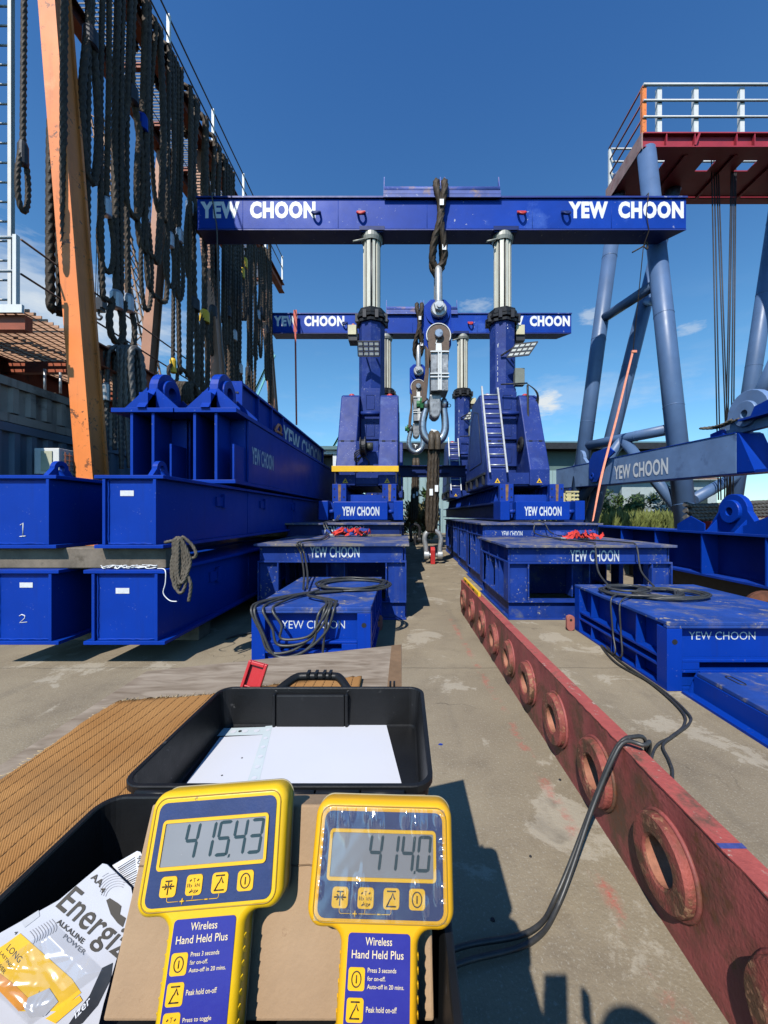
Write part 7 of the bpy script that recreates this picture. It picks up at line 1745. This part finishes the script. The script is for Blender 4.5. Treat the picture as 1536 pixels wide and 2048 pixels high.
    hl('Peak hold on-off', -.0078, ys[1] - .001, .0225, .0030); hl('Press to toggle', -.0078, ys[2] + .0002, .0205, .0030); hl('between units', -.0078, ys[2] - .0045, .0195, .0026)
    mb = MB()
    for k in range(9):
        y = -.098 - k * .0078
        for s_ in (-1, 1): mb.beam(Q(s_ * (hw - .0006), y, -.006), Q(s_ * (hw - .0006), y - .004, -.0085), .0022, .0022)
    mb.build('grip_rib', shell, t)
    if film:
        # wrinkled clear protective film still stuck on the panel
        fm = bpy.data.materials.new('clear_film'); fm.use_nodes = True; nt_ = fm.node_tree; nt_.nodes.clear()
        oo = nt_.nodes.new('ShaderNodeOutputMaterial'); tr = nt_.nodes.new('ShaderNodeBsdfTransparent'); gl = nt_.nodes.new('ShaderNodeBsdfGlossy'); gl.inputs['Roughness'].default_value = .13; df = nt_.nodes.new('ShaderNodeBsdfDiffuse'); df.inputs[0].default_value = (.7, .73, .78, 1)
        m1 = nt_.nodes.new('ShaderNodeMixShader'); m1.inputs[0].default_value = .045; nt_.links.new(tr.outputs[0], m1.inputs[1]); nt_.links.new(df.outputs[0], m1.inputs[2])
        m2 = nt_.nodes.new('ShaderNodeMixShader'); m2.inputs[0].default_value = .17; nt_.links.new(m1.outputs[0], m2.inputs[1]); nt_.links.new(gl.outputs[0], m2.inputs[2]); nt_.links.new(m2.outputs[0], oo.inputs[0])
        rr = random.Random(31); nx, ny = 90, 70; vs = []
        bumps = [(rr.uniform(.05, .95), rr.choice([rr.uniform(.02, .2), rr.uniform(.68, .95), rr.uniform(.02, .2)]), rr.uniform(.01, .025), rr.uniform(.04, .11)) for _ in range(26)]
        bumps += [(.985, rr.uniform(.05, .9), .02, .02) for _ in range(8)] + [(.02, rr.uniform(.05, .9), .015, .03) for _ in range(8)]
        for j in range(ny + 1):
            for i in range(nx + 1):
                a, b_ = i / nx, j / ny; h = 0
                for bx_, by_, wx, wy in bumps: h += .0022 * math.exp(-((a - bx_) / wx) ** 2 - ((b_ - by_) / wy) ** 2)
                h += .00003 * sin(a * 37 + b_ * 5) * sin(b_ * 23 + a * 9)
                vs.append(Q(px0 - .002 + (PW + .004) * a, py0 - .001 + (PH + .004) * (1 - b_), .0028 + h))
        mb = MB(); mb.add(vs, [(j * (nx + 1) + i, j * (nx + 1) + i + 1, (j + 1) * (nx + 1) + i + 1, (j + 1) * (nx + 1) + i) for j in range(ny) for i in range(nx)], True); mb.build('protective_film', fm, t)
    return t
meter('yellow handheld meter with navy panel, its screen reading 415.43', -.1616, 0.0, .065, '415.43', m_yel)
meter('amber yellow handheld meter under a wrinkled clear film, its screen reading 414.0', -.0172, .009, -.022, '414.0', m_yel2, film=True)

# ------------------------------------------------------------------ battery blister pack
PN = Vector((.10, -.82, .56)).normalized(); PP = at(135, 1890, .33); EYEP = Vector((0, 0, EYE))
def cp(px, py, off=0.0):
    d = at(px, py, 1.0) - EYEP; s_ = (PP - EYEP).dot(PN) / d.dot(PN); return EYEP + d * s_ + PN * off
t = thing('battery_pack', 'silver and yellow blister pack of four AA batteries standing in the case base', 'battery pack', tuple(cp(60, 2100)))
m_card = mat('silver_white_card', (.50, .50, .54), .35, var=.06, scale=25)
mb = MB(); poly = [(205, 1727), (214, 1729), (262, 1775), (266, 1795), (250, 1860), (207, 2008), (185, 2100), (-40, 2100), (-60, 1905), (0, 1866), (118, 1800)]
mb.prism([cp(a, b) for a, b in poly], -PN * .0012); mb.build('card', m_card, t)
def flat(name, poly, off, m): mb = MB(); mb.prism([cp(a, b, off) for a, b in poly], PN * .0002); return mb.build(name, m, t)
flat('yellow_band', [(41, 1866), (144, 1957), (163, 1985), (118, 2022), (40, 2022), (0, 1980), (-40, 1945), (-30, 1915), (18, 1883)], .0003, mat('yellow_print', (.80, .47, .012), .35, var=.08, scale=40))
flat('orange_band', [(-30, 1957), (0, 1981), (39, 2022), (60, 2014), (62, 2000), (30, 1968), (-30, 1922)], .0006, mat('orange_print', (.70, .27, .02), .35, var=.25, scale=60))
flat('yellow_band', [(160, 1990), (166, 2000), (112, 2046), (92, 2036)], .0006, mat('yellow_print_two', (.82, .45, .012), .35, var=.08, scale=40))
flat('black_band', [(205, 1935), (226, 1925), (222, 1958), (196, 2010), (165, 2046), (128, 2062), (150, 2030), (180, 1990)], .0004, mat('black_gloss_print', (.02, .02, .024), .3, var=.2, scale=40))
flat('grey_band', [(58, 1994), (100, 1975), (118, 2002), (92, 2030), (62, 2034), (50, 2016)], .0009, mat('grey_print', (.42, .42, .45), .4, var=.1, scale=40))
flat('grey_band', [(43, 1842), (78, 1820), (80, 1832), (50, 1855)], .0003, mat('grey_print_two', (.45, .45, .47), .4, var=.1, scale=40))
flat('hang_hole', [(213, 1800), (220, 1796), (236, 1806), (243, 1812), (240, 1828), (252, 1836), (246, 1854), (236, 1846), (222, 1828)], .0004, m_ink)
def ct(s_, a, b, hpx, m_, bold=0, shear=0, lo=0.0, off=.0006, name='lettering'):
    A, B = cp(*a), cp(*b); rt = (B - A); W_ = rt.length; rt.normalize(); up = PN.cross(rt).normalized()
    d = Vector((b[0] - a[0], b[1] - a[1])); d.normalize(); pr = cp(a[0] + d.y * hpx, a[1] - d.x * hpx); H_ = abs((pr - A).dot(up))
    txt(s_, t, name, A - up * H_ * lo + PN * off, rt, up, W_, H_ * (1 + lo), m_, bold=bold, shear=shear, lift=.0001)
ct('Energiz', (110, 1814), (240, 1924), 60, m_ink, .007, .24, .28)
ct('AA', (181, 1756), (200, 1775), 15, m_ink, .02); ct('4', (199, 1780), (206, 1787), 11, m_ink, .01)
ct('ALKALINE', (113, 1845), (165, 1888), 11, m_ink, .02); ct('POWER', (126, 1875), (168, 1910), 10, mat('grey_ink', (.16, .16, .17), .5), 0)
ct('LONG', (13, 1898), (38, 1926), 14, m_ink); ct('LASTING', (0, 1906), (22, 1936), 7, m_ink); ct('POWER', (-12, 1918), (8, 1948), 8, m_ink)
ct('POWER', (94, 2026), (80, 1980), 9, mat('dark_grey_ink', (.1, .1, .1), .5)); ct('izer', (152, 2037), (184, 2003), 12, M['paper'], .01, .2)
ct('4', (28, 1866), (32, 1870), 8, m_ink)
# curved guilloche lines printed on the card
mb = MB()
for k in range(12):
    r_ = 28 + k * 5; pts = []
    for j in range(14):
        a = radians(195 + 100 * j / 13); x, y = 236 + cos(a) * r_ * .9, 1800 + sin(a) * r_
        pts.append(cp(x, y, .0003)) if 200 < x < 255 and y > 1745 and (x - 205) * .78 < (y - 1727) * 1.05 else None
    if len(pts) > 2: mb.tube(pts, .0002, 4)
for k in range(9):
    pts = [cp(60 + k * 5.5 + 10 * sin(j * .3), 1862 - k * 3.0 + j * 3.2, .0003) for j in range(9)]; mb.tube(pts, .0002, 4)
mb.build('printed_line', mat('pale_grey_print', (.40, .40, .44), .4), t)
# clear blister over the lower part
bl = bpy.data.materials.new('clear_blister'); bl.use_nodes = True; nt_ = bl.node_tree; nt_.nodes.clear()
oo = nt_.nodes.new('ShaderNodeOutputMaterial'); tr = nt_.nodes.new('ShaderNodeBsdfTransparent'); gl = nt_.nodes.new('ShaderNodeBsdfGlossy'); gl.inputs['Roughness'].default_value = .2; df = nt_.nodes.new('ShaderNodeBsdfDiffuse'); df.inputs[0].default_value = (.75, .75, .78, 1)
m1 = nt_.nodes.new('ShaderNodeMixShader'); m1.inputs[0].default_value = .02; nt_.links.new(tr.outputs[0], m1.inputs[1]); nt_.links.new(df.outputs[0], m1.inputs[2])
m2 = nt_.nodes.new('ShaderNodeMixShader'); m2.inputs[0].default_value = .12; nt_.links.new(m1.outputs[0], m2.inputs[1]); nt_.links.new(gl.outputs[0], m2.inputs[2]); nt_.links.new(m2.outputs[0], oo.inputs[0])
rr = random.Random(6); nx = ny = 60; vs = []
wr = [(rr.uniform(0, 1), rr.uniform(0, 1), rr.uniform(0, pi), rr.uniform(.02, .05)) for _ in range(16)]
for j in range(ny + 1):
    for i in range(nx + 1):
        a, b_ = i / nx, j / ny; x = 112 + (170 - 112) * a + (-150) * b_ + 40 * a; y = 1846 + 95 * a + 110 * b_
        h = .004 * min(1, min(a, 1 - a, b_, 1 - b_) * 9)
        for bx_, by_, an, wd in wr:
            d = (a - bx_) * cos(an) + (b_ - by_) * sin(an); e = -(a - bx_) * sin(an) + (b_ - by_) * cos(an); h += .0009 * math.exp(-(d / wd) ** 2 - (e / .3) ** 2)
        vs.append(cp(x, y, .0012 + h))
mb = MB(); mb.add(vs, [(j * (nx + 1) + i, j * (nx + 1) + i + 1, (j + 1) * (nx + 1) + i + 1, (j + 1) * (nx + 1) + i) for j in range(ny) for i in range(nx)], True); mb.build('blister', bl, t)
# folded back card with the bar code
t = thing('barcode_card', 'white card flap with a black bar code sticking out behind the battery pack', 'card', tuple(cp(262, 1790, -.008)))
mb = MB(); mb.prism([cp(a, b, -.006) for a, b in ((218, 1733), (268, 1704), (275, 1706), (279, 1715), (270, 1800), (262, 1795))], -PN * .001); mb.build('card', M['paper'], t)
mb = MB(); rr = random.Random(9)
for k in range(15):
    q_ = k / 15; a = (229 + 38 * q_ * .62, 1738 + 50 * q_); b_ = (264 + 8 * q_, 1716 + 66 * q_); wd = rr.choice([.6, .9, 1.5]) 
    mb.prism([cp(a[0], a[1], -.0055), cp(b_[0], b_[1], -.0055), cp(b_[0] + wd * .35, b_[1] + wd, -.0055), cp(a[0] + wd * .35, a[1] + wd, -.0055)], PN * .0002)
mb.build('bar_code', m_ink, t)
A, B = cp(268, 1716, -.0055), cp(272, 1758, -.0055); rt = (B - A).normalized(); txt('90934', t, 'lettering', A, rt, PN.cross(rt), (B - A).length, .0035, m_ink, lift=.0002)

# small blue paint flake on the ground
p = gnd(881, 1490); o = MB().prism([(p.x - .015, p.y, .001), (p.x + .01, p.y - .006, .001), (p.x + .016, p.y + .008, .001), (p.x - .004, p.y + .012, .001)], (0, 0, .003)).build('paint_flake', M['blue'], None); tag(o, 'tiny blue paint flake lying on the concrete right of the case', 'paint flake')
rr = random.Random(14)
for k, (px, py) in enumerate(((1061, 1713), (985, 1840), (1120, 1560))):
    p = gnd(px, py); s_ = .006 + .004 * rr.random()
    o = MB().lathe((p.x, p.y, 0), (0, 0, 1), [(0, .001), (0, s_), (s_ * .5, s_ * .8), (s_ * .8, .001)], 7).build('pebble', M['dark'], None); tag(o, ['dark pebble on the concrete beside the case shadow', 'dark pebble near the cable and the shadow edge', 'dark pebble between the case and the red beam'][k], 'pebble')

# ================================================================== THE PHOTOGRAPHER (stands behind the camera; only the shadow falls into view)
def skin_mesh(nodes, edges, subdiv=2):
    me = bpy.data.meshes.new('tmp'); me.from_pydata([n[0] for n in nodes], edges, [])
    ob = bpy.data.objects.new('tmp', me); COL.objects.link(ob)
    ob.modifiers.new('s', 'SKIN'); sub = ob.modifiers.new('u', 'SUBSURF'); sub.levels = subdiv
    if not me.skin_vertices: me.skin_vertices.new()
    for i, n in enumerate(nodes):
        r = n[1]; me.skin_vertices[0].data[i].radius = r if isinstance(r, tuple) else (r, r)
    me.skin_vertices[0].data[0].use_root = True
    dg = bpy.context.evaluated_depsgraph_get(); dg.update(); ev = ob.evaluated_get(dg)
    res = bpy.data.meshes.new_from_object(ev); bpy.data.objects.remove(ob); return res
def place(me, name, m, parent):
    off = Vector(parent['_o'])
    for v in me.vertices: v.co -= off
    me.materials.clear(); me.materials.append(m); me.name = name
    for p in me.polygons: p.use_smooth = True
    o = bpy.data.objects.new(name, me); COL.objects.link(o); o.parent = parent; o['_o'] = tuple(off); return o
bxp, byp = .12, -.36
t = thing('person', 'person in dark work clothes standing behind the table, holding a phone up with both hands', 'person', (bxp, byp, 0))
skin = mat('skin', (.36, .20, .13), .55, var=.08, scale=20); cloth = mat('dark_work_cloth', (.03, .035, .05), .85, var=.2, scale=8)
N_ = [((bxp, byp, .92), (.15, .11)), ((bxp, byp, 1.12), (.14, .10)), ((bxp, byp, 1.30), (.16, .105)), ((bxp, byp + .01, 1.42), (.09, .075)), ((bxp, byp + .03, 1.48), .055), ((bxp, byp + .06, 1.56), (.075, .085)), ((bxp, byp + .06, 1.65), (.072, .09)),
      ((bxp - .19, byp, 1.37), .062), ((bxp - .24, byp + .10, 1.16), .046), ((bxp - .14, byp + .30, 1.36), .034), ((bxp - .125, byp + .325, 1.41), .030),
      ((bxp + .19, byp, 1.37), .062), ((bxp + .23, byp + .10, 1.16), .046), ((bxp - .02, byp + .30, 1.36), .034), ((bxp - .045, byp + .325, 1.41), .030),
      ((bxp - .09, byp, .86), .095), ((bxp - .10, byp + .01, .48), .065), ((bxp - .10, byp - .01, .09), .045), ((bxp - .11, byp + .14, .04), .04),
      ((bxp + .09, byp, .86), .095), ((bxp + .10, byp + .01, .48), .065), ((bxp + .10, byp - .01, .09), .045), ((bxp + .11, byp + .14, .04), .04)]
E_ = [(0, 1), (1, 2), (2, 3), (3, 4), (4, 5), (5, 6), (2, 7), (7, 8), (8, 9), (9, 10), (2, 11), (11, 12), (12, 13), (13, 14), (0, 15), (15, 16), (16, 17), (17, 18), (0, 19), (19, 20), (20, 21), (21, 22)]
place(skin_mesh(N_, E_), 'body', cloth, t)
# fingers closed round the phone's edges
fn, fe = [], []
for s_, hx_ in ((-1, -.022), (1, .090)):
    for k in range(5):
        z = 1.395 + k * .019; b0 = len(fn); x0 = hx_ - (.0 if s_ < 0 else .02)
        fn += [((x0 + s_ * .012, -.04, z), .009), ((x0 + s_ * .018, -.02, z + .006), .0085), ((x0 + s_ * .006, -.006, z + .01), .0075)]; fe += [(b0, b0 + 1), (b0 + 1, b0 + 2)]
hm = MB()
for i in range(0, len(fn), 3): hm.tube(smooth_path([fn[i][0], fn[i + 1][0], fn[i + 2][0]], 4), [.009] * 9, 8)
hm.build('finger', skin, t)
hat = MB(); hat.lathe((bxp, byp + .06, 1.60), (0, 0, 1), [(0, .118), (.012, .125), (.03, .112), (.07, .10), (.10, .075), (.118, .035), (.12, .002)], 24); hat.build('hard_hat', M['white_paint'], t)
fc = MB(); fc.lathe((bxp, byp + .142, 1.575), (0, 1, -.25), [(0, .016), (.02, .009), (.026, .001)], 10)
for s_ in (-1, 1): fc.lathe((bxp + s_ * .03, byp + .138, 1.60), (0, 1, 0), [(0, .011), (.006, .008), (.008, .001)], 10)
fc.build('face', skin, t)
ph = thing('phone', 'black phone held up by the photographer', 'phone', (-.005, -.018, 1.39))
MB().box(-.045, .030, -.020, -.011, 1.385, 1.538).build('body', M['black'], ph, bevel=.003)
for o in bpy.data.objects:
    if '_o' in o: del o['_o']
